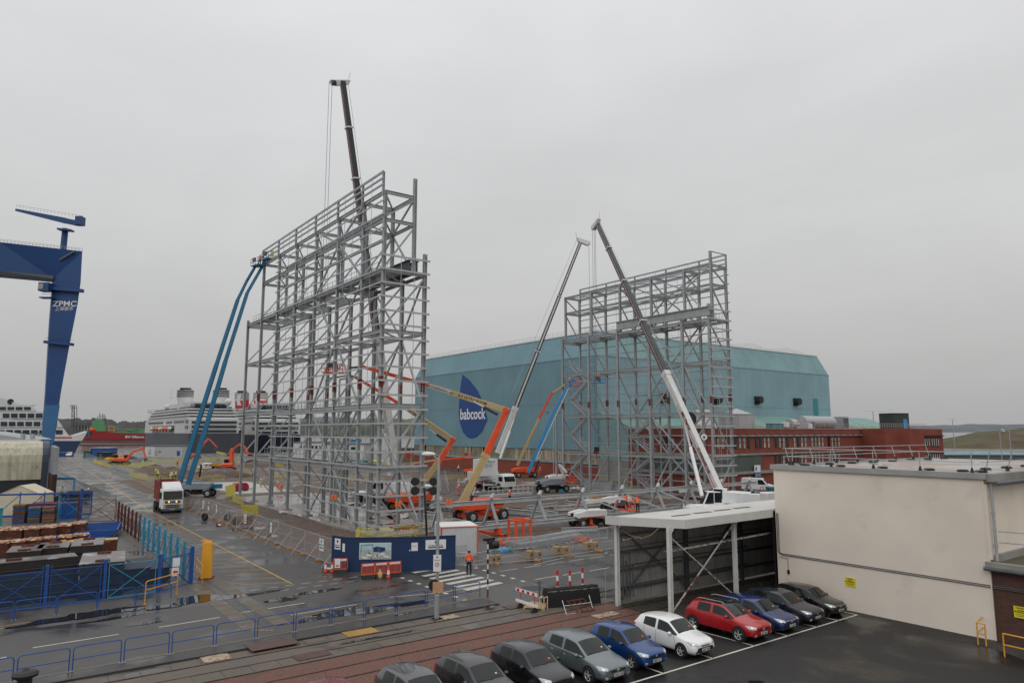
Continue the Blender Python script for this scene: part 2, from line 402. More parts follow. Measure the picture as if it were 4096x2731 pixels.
for k in range(8): stripe(ym, 15.2+.2*k, 40.4-.16*k, 15.3+.2*k, 40.32-.16*k, .1, .010); stripe(ym, 11.3+.2*k, 39.9-.16*k, 11.45+.2*k, 39.8-.16*k, .1, .010)
struct('road_marking_yellow', ym, M['paint_yellow'])
# puddles: thin wet sheets with uneven outlines
from mathutils import noise as NS
def puddle(cx, cy, rx, ry, ang=0, z=.013, seed=0, n=40, rough=.35):
    vs = [(cx, cy, z)]
    for i in range(n):
        a = 2*math.pi*i/n; k = 1+rough*(NS.noise((math.cos(a)*2+seed*7.3, math.sin(a)*2, seed))+.6*NS.noise((math.cos(a)*5, math.sin(a)*5+seed*3, 2)))
        x = rx*k*math.cos(a); y = ry*k*math.sin(a); vs.append((cx+x*math.cos(ang)-y*math.sin(ang), cy+x*math.sin(ang)+y*math.cos(ang), z))
    o = MB().add(vs, [(0, i+1, (i+1) % n+1) for i in range(n)]).build('puddle', M['puddle']); o['kind'] = 'structure'
for i, (p, rx, ry) in enumerate([((19.65,39.58),3.9,.62),((15.77,39.62),2.2,.35),((16.99,40.4),1.5,.3),((21.78,44.58),1.6,.28),((12.82,47.78),1.5,.6),((14.84,47.78),2.0,.3),((15.54,45.19),1.1,.5),
     ((18.1,46),1.6,.4),((23.22,79.46),2.2,1.3),((22.95,72.58),1.4,.9),((23.51,85.6),1.3,1.0),((6.36,46.33),1.5,.25),((7.55,44.11),.9,.2),((2.37,47.5),1.0,.2),((9.5,47.58),1.3,.5),((7.04,48.23),1.3,.6),((11.29,48.47),1.2,1.0),
     ((5.26,48.07),1.5,.8),((3.57,47.81),1.2,.6)]): puddle(p[0], p[1], rx, ry, .06*(i % 3), .0145+.0007*i, i)
for i, (p, rx, ry) in enumerate([((19.7,37.19),.6,.13),((18.6,38.96),.9,.16),((24.65,35.63),.45,.16),((15.82,34.2),1.1,.12),((17.47,34.12),1.3,.1)]): puddle(p[0], p[1], rx, ry, .04, .106 if i < 3 else .034, i+40)
puddle(26.6,18.6,.35,.5,.2,.016,77); puddle(27.3,13.5,2.2,1.4,.5,.016,79)
for i, p in enumerate([(36,70,2.4,3),(40,78,3,2),(35,88,2,4),(41,95,2.6,3),(36,104,3,3),(88,72,2,4),(35.5,82,1.6,2)]): puddle(p[0],p[1],p[2],p[3],0,.204,i+60)
# crane rail trough along the road edge
tr = MB()
tr.box(12.55,40.2,-.05,12.62,112,.02); tr.box(13.05,40.2,-.05,13.12,112,.02); struct('crane_rail_trough', tr, M['steel_dark'])
cs = MB()
for i in range(58): cs.box(11.55, 39.6+i*1.25, -.1, 12.5, 40.8+i*1.25, .012+.006*random.random()); cs.box(13.2, 39.6+i*1.25, -.1, 14.05, 40.8+i*1.25, .012+.006*random.random())
struct('crane_track_paving', cs, M['paving'])
# steel cover plates
for i, (x,y,w_,h_,m,lab) in enumerate([(16.35,35.55,1.7,1.15,'yellow_plate','square yellow painted steel plate on the track paving'),(21.4,35.35,1.5,.75,'hatch_plate','pale hatched steel cover by the lamp post foot'),
    (9.2,35.55,1.2,1.0,'hatch_plate','pale hatched steel cover near the left railings'),(11.9,35.9,2.3,1.3,'rust_plate','large rusty brown steel plate by the left railings'),(12.9,33.3,1.6,.9,'rust_plate','rust red steel cover in the track paving'),
    (26.3,35.1,1.7,.8,'rust_plate','orange brown steel plate beneath the striped barrier'),(29.1,30.45,1.7,.75,'hatch_plate','pale worn inspection cover in the red gravel')]):
    if m not in M: M[m] = {'yellow_plate': mat(m,(.36,.21,.05),.5,0,.15,2), 'hatch_plate': mat(m,(.40,.32,.22),.6,0,.2,3,stain=((.16,.06,.04),6,.5,.8)), 'rust_plate': mat(m,(.085,.045,.035),.5,0,.2,2)}[m]
    z0 = .105 if i in (3,) else .03
    tag(MB().box(x-w_/2,y-h_/2,z0,x+w_/2,y+h_/2,z0+.02).build('cover_plate', M[m]), lab, 'cover plate')

# ------------------------------------------------------------------ far hills and headland
def ridge(name, pts, depth, m, seed, seg=90, amp=.18):
    """pts: list of (x, y, height) along the ridge foot; a hill with a rounded section and uneven crest"""
    vs = []; P = [Vector(p) for p in pts]; rows = 8
    for i in range(seg+1):
        t = i/seg*(len(P)-1); k = min(int(t), len(P)-2); p = P[k].lerp(P[k+1], t-k)
        d = Vector((p.x, p.y, 0)).normalized()
        for j in range(rows+1):
            u = j/rows; h = p.z*math.sin(u*math.pi/2)**.8*(1+amp*NS.noise((t*3.1+seed, u*1.3, 0))+amp*.5*NS.noise((t*13, u*3+seed, 0)))
            vs.append((p.x+d.x*depth*u, p.y+d.y*depth*u, -3.4+h*1.0+ (3.4 if h > 0 else 0)*u))
    fs = [(i*(rows+1)+j, (i+1)*(rows+1)+j, (i+1)*(rows+1)+j+1, i*(rows+1)+j+1) for i in range(seg) for j in range(rows)]
    return struct(name, MB().add(vs, fs), m, smooth=True)
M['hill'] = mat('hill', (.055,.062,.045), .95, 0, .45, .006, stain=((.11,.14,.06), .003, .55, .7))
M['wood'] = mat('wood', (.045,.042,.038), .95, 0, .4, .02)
M['hill_hazy'] = mat('hill_hazy', (.12,.135,.15), .95, 0, .15, .002)  # distance haze is painted into this pale blue-grey base colour
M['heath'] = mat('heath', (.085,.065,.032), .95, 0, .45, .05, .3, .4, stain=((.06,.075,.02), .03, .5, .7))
ridge('hills', [(*(-168.48,1988.1),40),(*(128.52,1769.05),44),(*(210.2,1708.81),38),(*(262.17,1670.48),34),(*(388.4,1577.38),35),(*(525.18,1600.76),30)], 300, M['wood'], 3, amp=.3)
ridge('hills', [(*(799.66,5623.02),70),(*(1096.67,5403.97),120),(*(1718.09,4697.14),120),(*(2098.26,4416.75),110),(*(2532.19,4345.23),110),(*(3769.71,3432.51),130)], 900, M['hill_hazy'], 9)
ridge('hills', [(*(827.67,2620.22),22),(*(930.63,2544.28),52),(*(1043.34,2336.9),62),(*(1142.34,2263.88),66),(*(1266.09,2172.61),60),(*(1637.35,1898.8),50)], 500, M['hill'], 5)
ridge('hills', [(*(13327.2,7566.56),60),(*(14713.2,6544.33),150),(*(18178.3,3988.73),170)], 1500, M['hill_hazy'], 4, amp=.3)
ridge('headland', [(*(433.08,202.46),3.4),(*(455.95,185.6),5.5),(*(474.66,171.8),11),(*(493.79,157.69),12.5),(*(545.35,119.66),11),(*(607.72,73.66),9)], 130, M['heath'], 7, amp=.08)

# ------------------------------------------------------------------ steel towers
Z = dict(base=.2, l1=6.43, l2=13.12, l3=20.86, l4=27.3, l5=32.78, l6=35.83)
BY = [0, 5.22, 12.26, 19.54, 26.87, 34.11, 41.43, 48.63]
def tower(name, label, XF, sg, Y0, wW, wN, nF, nFlow, nW, nN, second):
    t = thing(name, label, 'steel frame', (XF, Y0, 0)); st = M['steel']
    F = lambda k, z: V(XF, Y0+BY[k], z); W = lambda k, z: V(XF+sg*wW, Y0+BY[k], z); Nn = lambda k, z: V(XF+sg*wN, Y0+BY[k], z)
    P = lambda nm, mb, m=st: mb.build(nm, m, t, wc=True)
    def col(p, q, w_=.36, nm='column'): P(nm, MB().ib(p, q, w_, .36, .045, up=(1,0,0)))
    zt = 38.0
    for k in range(nFlow+1):
        top = Z['l6']+.2 if k <= nF else (Z['l4']+.8 if not second else Z['l2']+1.5)
        col(F(k,.2), F(k,top))
        if k <= nF: P('parapet_post', MB().ib(F(k,Z['l6']-.5)-V(sg*.25,0,0), F(k,zt)-V(sg*.25,0,0), .2,.25,.03,(1,0,0)))
    for k in range(nW+1): col(W(k,.2), W(k,Z['l4']+(2.4 if k == 0 else .5)), .42)
    for k in range(nN+1): col(Nn(k,Z['l4']), Nn(k,Z['l6']+(.2 if k else 2.2)), .36)
    for k in range(min(nF, nW)+1):    # splice plates above level 2
        for c_ in (F(k,15), W(k,14.6)): P('splice_plate', MB().box(c_.x-.19,c_.y-.2,c_.z,c_.x+.19,c_.y+.2,c_.z+1.1), M['rust'])
    for lv in ('l1','l2','l3','l4','l5','l6'):
        z = Z[lv]; up = lv in ('l5','l6'); B = Nn if up else W; nb = nN if up else nW; nf = nF if up else nFlow
        if lv != 'l1' and second: nf = nF
        h = .42
        P('long_beam', MB().ib(F(0,z), F(nf,z), .2, .42, .035)); P('long_beam', MB().ib(B(0,z), B(nb,z), .2, .36, .035))
        for k in range(min(nf, nb)+1): P('cross_beam', MB().ib(F(k,z), B(k,z), .22, .9 if lv == 'l4' and k else .38, .035))
        if not up or True:
            hb = MB()
            for k in range(min(nf, nb)):
                if up or k % 2 == 0: hb.bar(B(k+1,z-.1), F(k,z-.1), .16, .14)
                else: hb.bar(F(k+1,z-.1), B(k,z-.1), .16, .14)
            P('plan_brace', hb)
    lv = ['base','l1','l2','l3','l4','l5','l6']
    def br(p, q, w_=.26): P('brace', MB().bar(p, q, w_*.85, .16, up=(1,0,0)), M['steel_light'] if random.random() < .25 else st)
    for i in range(6):
        a, b_ = Z[lv[i]], Z[lv[i+1]]; up = i >= 4
        B = Nn if up else W; nb = nN if up else nW; nf = nF
        for k in range(min(nb, nF if up else nFlow)+1):
            if k > nf and up: continue
            p, q = (F(k,b_-.3), B(k,a+.3)) if i == 0 else (F(k,a+.3), B(k,b_-.3)); br(p, q, .24)
        inv = i % 2 == 0     # apex up or down at column 2 (F row) and 1 (W row)
        if nf >= 3:
            s0, s1 = (a,b_) if inv else (b_,a)
            br(F(1,s0), F(2,s1)); br(F(3,s0), F(2,s1))
        s0, s1 = (a,b_) if inv else (b_,a)
        br(B(0,s0), B(1,s1), .22); br(B(2,s0), B(1,s1), .22)
    # cladding girts on the long side and the near gable
    gz = .95; gi = 0; last = min(nF, 5)
    while gz < Z['l6']-.4:
        y1 = BY[last]+.5 if gz > 5 else BY[3 if not second else 5]+.4
        P('girt', MB().bar(V(XF-sg*.34, Y0-.35, gz), V(XF-sg*.34, Y0+y1, gz), .08, .15), M['steel_light'])
        if gz < Z['l4']+3: P('gable_girt', MB().bar(V(XF-sg*.5, Y0-.36, gz), V(XF+sg*(wW+.45), Y0-.36, gz), .09, .2), M['steel_light'])
        gz += 1.47; gi += 1
    for zz in (Z['l6']+.75, Z['l6']+1.45, Z['l6']+2.15):
        P('parapet_rail', MB().bar(V(XF-sg*.3, Y0-.1, zz), V(XF-sg*.3, Y0+BY[nF]+.3, zz), .12, .2 if zz < 37.9 else .26), M['steel'])
    if second:
        P('parapet_rail', MB().bar(Nn(0,zt), F(0,zt), .14, .14))
    sr = MB()
    for k in range(last):
        for f in ((.33,.67) if BY[k+1]-BY[k] > 6 else (.5,)):
            y = Y0+BY[k]*(1-f)+BY[k+1]*f; sr.tube((XF-sg*.34,y,.9),(XF-sg*.34,y,Z['l6']+2.1),.028,5)
    P('sag_rod', sr, M['galv'])
    sr = MB()
    for f in (.38,.7): sr.tube((XF+sg*wW*f,Y0-.36,.9),(XF+sg*wW*f,Y0-.36,Z['l4']+2),.035,5)
    P('sag_rod', sr, M['galv'])
    # walkways with handrails
    def walk(x0, ya, yb, z, posts=1.4, nm='walkway'):
        P(nm, MB().box(min(x0,x0+sg*1.1), ya, z+.24, max(x0,x0+sg*1.1), yb, z+.3), M['galv'])
        hr = MB()
        for xx in (x0, x0+sg*1.1):
            hr.tube((xx,ya,z+1.35),(xx,yb,z+1.35),.03,5); hr.tube((xx,ya,z+.85),(xx,yb,z+.85),.025,5)
            n = int((yb-ya)/posts)
            for i in range(n+1): y = ya+(yb-ya)*i/n; hr.tube((xx,y,z+.3),(xx,y,z+1.35),.028,5)
        P('handrail', hr, M['galv'])
    walk(XF+sg*.5, Y0+1, Y0+BY[nW]-1 if not second else Y0+BY[nN], Z['l4'])
    walk(XF+sg*(wW-1.6), Y0+BY[2] if not second else Y0+BY[3], Y0+BY[nW]-.5, Z['l1'])
    walk(XF+sg*(wW-1.6) , Y0+BY[2] if not second else Y0+BY[3], Y0+BY[min(nW,7)]-.5, Z['l2'])
    # crane runway girder on the inner columns
    if second: P('runway_girder', MB().ib(V(XF+sg*(wW+.1),Y0-.3,Z['l4']+1.25), V(XF+sg*(wW+.1),Y0+BY[3],Z['l4']+1.25), .5, 1.35, .06))
    else:
        for s_ in (-.45,.45): P('runway_girder', MB().ib(V(XF+sg*(wW-1.1)+s_,Y0+.5,Z['l4']+1.0), V(XF+sg*(wW-1.1)+s_,Y0+BY[2],Z['l4']+1.0), .5, 1.35, .06), M['steel_dark'])
    # stair flights with landings
    def stair(xa, ya, xb, yb, z0, n, rise):
        cur = 0
        for i in range(n):
            pa, pb = ((xa,ya),(xb,yb)) if i % 2 == 0 else ((xb,yb),(xa,ya)); za = z0+i*rise
            m_ = MB(); d = Vector((pb[0]-pa[0], pb[1]-pa[1], 0)); u = d.normalized(); nrm = Vector((-u.y,u.x,0))*.45
            A = V(pa[0],pa[1],za); B_ = V(pb[0],pb[1],za+rise)
            for s_ in (1,-1):
                m_.bar(A+nrm*s_, B_+nrm*s_, .05, .28); m_.tube(A+nrm*s_+V(0,0,1), B_+nrm*s_+V(0,0,1), .03, 5); m_.tube(A+nrm*s_+V(0,0,.55), B_+nrm*s_+V(0,0,.55), .025, 5)
                for j in range(5): q = A.lerp(B_, j/4)+nrm*s_; m_.tube(q, q+V(0,0,1), .025, 5)
            for j in range(14): q = A.lerp(B_, (j+.5)/14); m_.obox(q, nrm, u*.13, V(0,0,.02))
            P('stair_flight', m_, M['galv'])
            e = B_+u*.6; P('stair_landing', MB().obox(e, nrm*1.5, u*.65, V(0,0,.05)), M['galv'])
    if second:
        stair(XF-.9*4, Y0+BY[4]+1.2, XF-.9*4, Y0+BY[5]-1.5, .3, 7, 3.2)
        stair(XF-2.6, Y0+BY[2]+1.0, XF-2.6, Y0+BY[3]-1.3, .3, 4, 3.1)
        bx = MB()
        for (a_, b_2) in ((1.0,0),(6.0,0)):
            for xx in (XF-1.7, XF-3.5): bx.ib((xx,Y0+BY[2]+a_-.6,.2),(xx,Y0+BY[2]+a_-.6,16.5),.16,.16,.02,(1,0,0))
        for zz in (3.3,6.4,9.5,12.6,16.4):
            for xx in (XF-1.7, XF-3.5): bx.ib((xx,Y0+BY[2]+.4,zz),(xx,Y0+BY[2]+5.4,zz),.14,.2,.02)
        P('stair_frame', bx)
    else:
        stair(XF+2.5, Y0+BY[2]+1.2, XF+2.5, Y0+BY[3]-1.2, .3, 4, 3.2)
        bx = MB()
        for yy in (Y0+BY[2]+.3, Y0+BY[3]-.6):
            for xx in (XF+1.6, XF+3.4): bx.ib((xx,yy,.2),(xx,yy,17),.16,.16,.02,(1,0,0))
        for zz in (3.5,6.4,9.8,13,17):
            for xx in (XF+1.6, XF+3.4): bx.ib((xx,Y0+BY[2]+.3,zz),(xx,Y0+BY[3]-.6,zz),.14,.2,.02)
        for i in range(4):
            bx.ib((XF+3.4,Y0+BY[3]+1.2,.2+i*0),(XF+3.4,Y0+BY[3]+1.2,20.5),.2,.2,.02,(1,0,0)) if i == 0 else None
        P('stair_frame', bx)
    # plinth blocks and short infill posts
    pb = MB()
    for k in range(nFlow+1): pb.box(XF-.5, Y0+BY[k]-.6, -.1, XF+.5, Y0+BY[k]+.6, .34)
    P('plinth', pb, M['concrete'])
    for dy in (8.6,10.6,1.9) if not second else (): P('door_post', MB().ib(V(XF-sg*.3,Y0+dy,.3), V(XF-sg*.3,Y0+dy,5.2), .25,.25,.03,(1,0,0)))
    return t
T1 = tower('steel_tower', 'tall grey steel frame nearest the blue hoarding, with a bare crane boom rising behind', 32.09, 1, 66.30, 4.94, 3.56, 6, 7, 7, 6, False)
T2 = tower('steel_tower', 'farther grey steel frame standing in front of the blue shed, with zigzag stairs inside', 90.91, -1, 66.92, 4.45, 3.59, 5, 6, 5, 5, True)

# ------------------------------------------------------------------ blue shed with logo
sh = thing('assembly_shed', 'huge pale blue metal clad shed with a dark blue leaf sign', 'industrial shed', (107,113.4,0))
X0, Y0, X1, Y1 = 107, 113.4, 202.3, 196.5; ZW, ZT, IN = 27.2, 33.0, 2.2
part = lambda nm, mb, m, p=sh, **k: mb.build(nm, m, p, wc=True, **k)
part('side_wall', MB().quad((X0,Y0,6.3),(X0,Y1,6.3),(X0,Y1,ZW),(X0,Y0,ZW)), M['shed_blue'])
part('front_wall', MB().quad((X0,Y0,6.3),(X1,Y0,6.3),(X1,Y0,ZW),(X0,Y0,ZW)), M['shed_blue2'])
part('rear_wall', MB().quad((X1,Y0,0),(X1,Y1,0),(X1,Y1,ZW),(X1,Y0,ZW)).quad((X0,Y1,0),(X1,Y1,0),(X1,Y1,ZW),(X0,Y1,ZW)), M['shed_blue'])
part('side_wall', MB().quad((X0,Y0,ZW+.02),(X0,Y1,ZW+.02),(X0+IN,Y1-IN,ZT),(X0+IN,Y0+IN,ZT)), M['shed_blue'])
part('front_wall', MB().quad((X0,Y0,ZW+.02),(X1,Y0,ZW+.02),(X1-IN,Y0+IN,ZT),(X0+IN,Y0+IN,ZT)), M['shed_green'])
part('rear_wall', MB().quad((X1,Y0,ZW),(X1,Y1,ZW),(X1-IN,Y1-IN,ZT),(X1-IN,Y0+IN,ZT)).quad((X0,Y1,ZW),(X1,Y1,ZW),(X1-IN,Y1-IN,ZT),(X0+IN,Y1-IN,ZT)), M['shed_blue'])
rf = MB(); n = 5; wd = (X1-X0-2*IN)/n
for i in range(n):     # low saw of roof ridges running back
    xa = X0+IN+wd*i; xb = xa+wd; xm = (xa+xb)/2
    rf.add([(xa,Y0+IN,ZT),(xb,Y0+IN,ZT),(xb,Y1-IN,ZT),(xa,Y1-IN,ZT),(xm,Y0+IN+4,ZT+1.2),(xm,Y1-IN-4,ZT+1.2),(xa,Y0+IN+4,ZT),(xb,Y0+IN+4,ZT),(xa,Y1-IN-4,ZT),(xb,Y1-IN-4,ZT)],
        [(0,1,2,3),(6,7,4),(8,9,5),(6,4,5,8),(7,4,5,9)])
roof = part('roof', rf, M['shed_blue'])
part('eaves_trim', MB().bar((X0+IN,Y0+IN,ZT+.1),(X1-IN,Y0+IN,ZT+.1),.4,.35).bar((X0+IN,Y0+IN,ZT+.1),(X0+IN,Y1-IN,ZT+.1),.4,.25), M['white_paint'])
part('wall_seam', MB().bar((X0-.05,Y0,ZW),(X0-.05,Y1,ZW),.1,.12).bar((X0,Y0-.05,ZW),(X1,Y0-.05,ZW),.1,.12).bar((X0-.03,Y0,16.9),(X0-.03,Y1,16.9),.04,.06).bar((X0,Y0-.03,16.9),(X1,Y0-.03,16.9),.04,.06), M['shed_green'])
hr = MB()
for zz in (.55,1.1): hr.tube((X0+IN,Y0+IN,ZT+zz),(X0+IN,Y1-IN,ZT+zz),.035,4)
for i in range(46): y = Y0+IN+(Y1-Y0-2*IN)*i/45; hr.tube((X0+IN,y,ZT),(X0+IN,y,ZT+1.1),.035,4)
for i in range(n):
    xa = X0+IN+wd*i; xb = xa+wd; xm = (xa+xb)/2; y = Y0+IN+4
    for zz in (.6,1.2): hr.tube((xa,y,ZT+zz),(xm,y,ZT+1.2+zz),.035,4); hr.tube((xm,y,ZT+1.2+zz),(xb,y,ZT+zz),.035,4)
    for j in range(12):
        f = j/12; x = xa+wd*f; z = ZT+1.2*(1-abs(2*f-1)); hr.tube((x,y,z),(x,y,z+1.2),.035,4)
part('roof_railing', hr, M['galv'])
# lower wall: translucent panels over a pale gutter and brick
M['clear_panel'] = mat('clear_panel', (.25,.235,.165), .35, 0, .35, .28, streak=.7, wave=(1.1,.04), axis='Y')
part('panel_band', MB().box(X0+.25,Y0,3.5,X0+.5,Y1,6.3), M['clear_panel'])
pp = MB(); rnd = random.Random(5)
for i in range(26): y = 114+rnd.random()*80; pp.box(X0+.2,y,3.6,X0+.26,y+rnd.choice((.5,.9,1.4)),6.25)
part('panel_strip', pp, mat('pale_panel', (.42,.33,.25), .4, 0, .25, .7, streak=.4))
part('gutter_band', MB().box(X0-.25,Y0,3.25,X0+.3,Y1,3.55), mat('gutter_blue', (.22,.34,.38), .5, 0, .1, 1))
part('brick_base', MB().box(X0-.05,Y0,0,X0+.4,Y1,3.3), M['brick'])
# leaf logo as a thin board, with the painted name
lg = []
lpts = [(168.72,26.47), (165.06,24.65), (161.51,22.04), (158.69,18.95), (156.98,15.85), (156.14,13.62), (156.55,13.05), (158.61,10.5), (161.35,8.97), (163.73,8.54), (165.73,8.82), (167.99,10.14), (169.87,12.95), (170.5,15.67), (170.23,19.73), (169.6,23.42)]
logo = part('leaf_sign', MB().prism([(X0-.12,y,z) for y, z in lpts], (.1,0,0)), M['logo_blue'])
(ya, za), (yb, zb) = (169.74,14.17), (157.03,13.75)
tx = text('babcock', 1.0, 'sign_lettering', M['white_paint'], logo, (X0-.16,(ya+yb)/2,(za+zb)/2+1.15), (R(90),0,R(-90)), bold=True, depth=.02)
wdt = max(v.co.x for v in tx.data.vertices)-min(v.co.x for v in tx.data.vertices)
k_ = (ya-yb)/wdt; tx.scale = (k_,k_*1.12,1)
# vents on the front wall
for px, py in ((1304,928),(1424,960)): pass
for i, (x, z) in enumerate(((165.39,18.75), (183.77,18.73), (127.93,18.28), (148,18.4))):
    vm = MB(); vm.box(x-1.0,Y0-.35,z-1.1,x+1.0,Y0,z+1.1)
    vm.lathe([(0,.0),(1.0,.0),(1.0,1.3),(.0,1.3)], (x,Y0-1.6,z+.1), 14, 'Y'); v_ = part('wall_vent', vm, M['black'])
part('door_strip', MB().box(193,Y0-.06,10,195.5,Y0-.01,20), M['teal'])
# lean-to roof and its gable in front of the shed
M['lean_green'] = mat('lean_green', (.17,.30,.27), .6, 0, .15, .15, streak=.2)
lean = thing('lean_to', 'green sloping lean to roof along the foot of the blue shed', 'lean-to building', (107,106,0))
part('roof_slope', MB().prism([(107.4,Y0-.1,14.6),(107.4,99.5,9.8),(107.4,99.5,9.4),(107.4,Y0-.1,14.2)], (115,0,0)), M['lean_green'], lean)
part('gable_wall', MB().prism([(107.3,Y0-.1,4.5),(107.3,98.9,4.5),(107.3,98.9,9.4),(107.3,Y0-.1,14.2)], (.2,0,0)), M['shed_green'], lean)
part('lower_wall', MB().box(106.9,98.6,0,107.3,Y0,4.5), M['concrete'], lean)
part('side_door', MB().box(106.8,99.5,0.1,106.9,101.2,3.9), M['blue_rail'], lean)
for i in range(18): part('roof_stay', MB().bar((118+i*5.6,101,10.7),(113.5+i*5.6,105,12.0),.22,.22), M['tan'], lean)

# ------------------------------------------------------------------ brick offices
bo = thing('brick_office', 'long flat roofed red brick office range with narrow dark windows', 'brick building', (101.5,79.8,0))
BX, BYY, BZ = 101.5, 79.8, 10.95
part('wall', MB().box(BX,BYY,0,BX+46,BYY+19.2,BZ-.02), M['brick'], bo)
part('wall', MB().box(BX+46,BYY,0,BX+60,BYY+19,BZ-.3), M['brick'], bo)
part('coping', MB().box(BX-.1,BYY-.1,BZ-.02,BX+60,BYY+.5,BZ+.12).box(BX-.1,BYY+.5,BZ-.02,BX+.5,BYY+19.3,BZ+.12), M['cream_trim'], bo)
part('gutter_band', MB().box(BX-.35,BYY-.4,9.55,BX+60,BYY,9.75), M['cream_trim'], bo)
part('gutter_band', MB().box(BX-.4,BYY,9.55,BX,BYY+19.2,9.75), M['cream_trim'], bo)
br_ = MB()
for i in range(24): br_.box(BX+1+i*2.5,BYY-.5,9.75,BX+1.7+i*2.5,BYY-.1,9.95)
for i in range(8): br_.box(BX-.5,BYY+1+i*2.5,9.75,BX-.1,BYY+1.8+i*2.5,9.95)
part('gutter_bracket', br_, M['steel_dark'], bo)
part('ledge', MB().box(BX-.3,BYY-.35,6.1,BX+60,BYY,6.4).box(BX-.3,BYY,6.1,BX,BYY+19,6.4), M['concrete'], bo)
part('ledge', MB().box(BX-.3,BYY-.4,2.7,BX+20.0,BYY,3.2).box(BX-.3,BYY,2.7,BX,BYY+19,3.2), M['concrete'], bo)
part('panel_band', MB().box(BX-.05,BYY-.08,3.2,BX+15.5,BYY,6.1).box(BX-.05,BYY,3.2,BX,BYY+17,6.1), M['green_panel'], bo)
def win(bx, bz, along, h=2.1, w_=.85, p=bo, y=BYY):
    if along == 'X':
        f = part('window', MB().box(bx,y-.03,bz,bx+w_,y+.02,bz+h), M['window_dark'], p)
        part('pane', MB().box(bx+.14,y-.06,bz+.12,bx+w_-.14,y-.035,bz+h*.52).box(bx+.14,y-.06,bz+h*.58,bx+w_-.14,y-.035,bz+h-.12), M['window_light'] if random.random()<.55 else M['window_dark'], f)
    else:
        f = part('window', MB().box(BX-.03,bx,bz,BX+.02,bx+w_,bz+h), M['window_dark'], p)
        part('pane', MB().box(BX-.06,bx+.14,bz+.12,BX-.035,bx+w_-.14,bz+h-.12), M['window_light'] if random.random()<.5 else M['window_dark'], f)
for k in range(7):
    for j in range(4): win(BX+1.2+k*6.3+j*1.3, 7.25, 'X')
    if k > 2:
        for j in range(4): win(BX+.9+k*6.3+j*1.3, 3.9, 'X')
for k in range(3):
    for j in range(3): win(BYY+1.5+k*5.8+j*1.5, 7.25, 'Y')
part('doorway', MB().box(BX+20.4,BYY-.05,0,BX+24.5,BYY,2.7), M['window_dark'], bo)
# plain brick stair block and far office wing
wx, wz = (147.19,10.94)
bw = thing('brick_office', 'farther brick office wing with ten groups of windows and a railed roof', 'brick building', (155,70,0))
part('wall', MB().box(154.9,70.0,0,157.5,97,BZ+.1), M['brick'], bw)
pw = [(154.9,70.0),(198,80)]
# wing: a rotated block
dirv = V(200.0-171.0, 82-72.0, 0).normalized()
A_ = (152.62,73.82); B_ = (168.93,69.25); C_ = (162.57,86.36)
def wall_seg(nm, a, b_, z0, z1, m, p, th=.3, off=0):
    a = V(*a[:2],0); b_ = V(*b_[:2],0); d = (b_-a).normalized(); nrm = V(-d.y, d.x, 0)
    mb = MB().prism([a+nrm*off+V(0,0,z0), b_+nrm*off+V(0,0,z0), b_+nrm*off+V(0,0,z1), a+nrm*off+V(0,0,z1)], nrm*th); return part(nm, mb, m, p)
wall_seg('wall', C_, A_, 0, 11.0, M['brick'], bw, 8); wall_seg('wall', A_, B_, 0, 10.95, M['brick'], bw, 10)
a = V(*A_,0); b_ = V(*B_,0); d = (b_-a).normalized(); L_ = (b_-a).length; nr = V(-d.y,d.x,0)
part('gutter_band', MB().bar(a+d*2-nr*.2+V(0,0,9.5), b_-nr*.2+V(0,0,9.5), .5, .22), M['black'], bw)
part('ledge', MB().bar(a+d*2-nr*.1+V(0,0,6.0), b_-nr*.1+V(0,0,6.0), .4, .2), M['concrete'], bw)
for k in range(5):
    for j in range(4):
        for z in (7.1, 3.8):
            q = a+d*(2.4+k*(L_-3)/5+j*.62)-nr*.04
            f = part('window', MB().obox(q+V(0,0,z+1), d*.24, nr*.03, V(0,0,1.0)), M['window_dark'], bw)
            part('pane', MB().obox(q-nr*.04+V(0,0,z+1), d*.13, nr*.01, V(0,0,.8)), M['window_light'], f)
hr = MB()
for i in range(22):
    q = C_ if False else a.lerp(b_, i/21*.78)+nr*1+V(0,0,11); hr.tube(q, q+V(0,0,1.1), .035, 4)
for zz in (.6,1.1): hr.tube(a+nr*1+V(0,0,11+zz), a.lerp(b_,.78)+nr*1+V(0,0,11+zz), .03, 4)
part('roof_railing', hr, M['galv'], bw)
# roof kit on the brick offices
hr = MB()
for i in range(30):
    x = BX+i*2.0; hr.tube((x,BYY+1,BZ),(x,BYY+1,BZ+1.1),.03,4)
for zz in (.55,1.1): hr.tube((BX,BYY+1,BZ+zz),(BX+58,BYY+1,BZ+zz),.03,4)
part('roof_railing', hr, M['galv'], bo)
def on_roof(nm, lab, cat, x, y, mb, m, parts=(), group=None):
    t = thing(nm, lab, cat, (x,y,BZ-.02), 0, group); mb.build(nm+'_body' if parts else 'casing', m, t)
    for pn, pm, mm in parts: pm.build(pn, mm, t)
    return t
tx_, tz_ = 117.2, 0
oc = MB().lathe([(3.6,0),(3.6,3.0),(0,4.3)], (0,0,0), 8); on_roof('water_tank', 'octagonal grey panelled tank with a pointed lid on the brick roof', 'roof tank', 125.5, 91, oc, M['galv'], (('rim', MB().lathe([(3.7,2.9),(3.7,3.1),(3.55,3.1)], (0,0,0), 8), M['cream_trim']),))
for i in range(3):
    x = 108.5+i*1.6; on_roof('roof_vent', ['leftmost','middle','rightmost'][i]+' of three white cone shaped roof vents above the brick offices', 'roof vent', x+1.2, 88, MB().lathe([(.62,1.0),(.5,1.8),(.62,1.8),(.5,2.9),(.62,2.9),(.5,3.7),(0,3.7)], (0,0,0), 10), M['white_paint'], (('base', MB().box(-.8,-.8,0,.8,.8,1.0), M['white_paint']),), 'cone shaped vents on the brick roof')
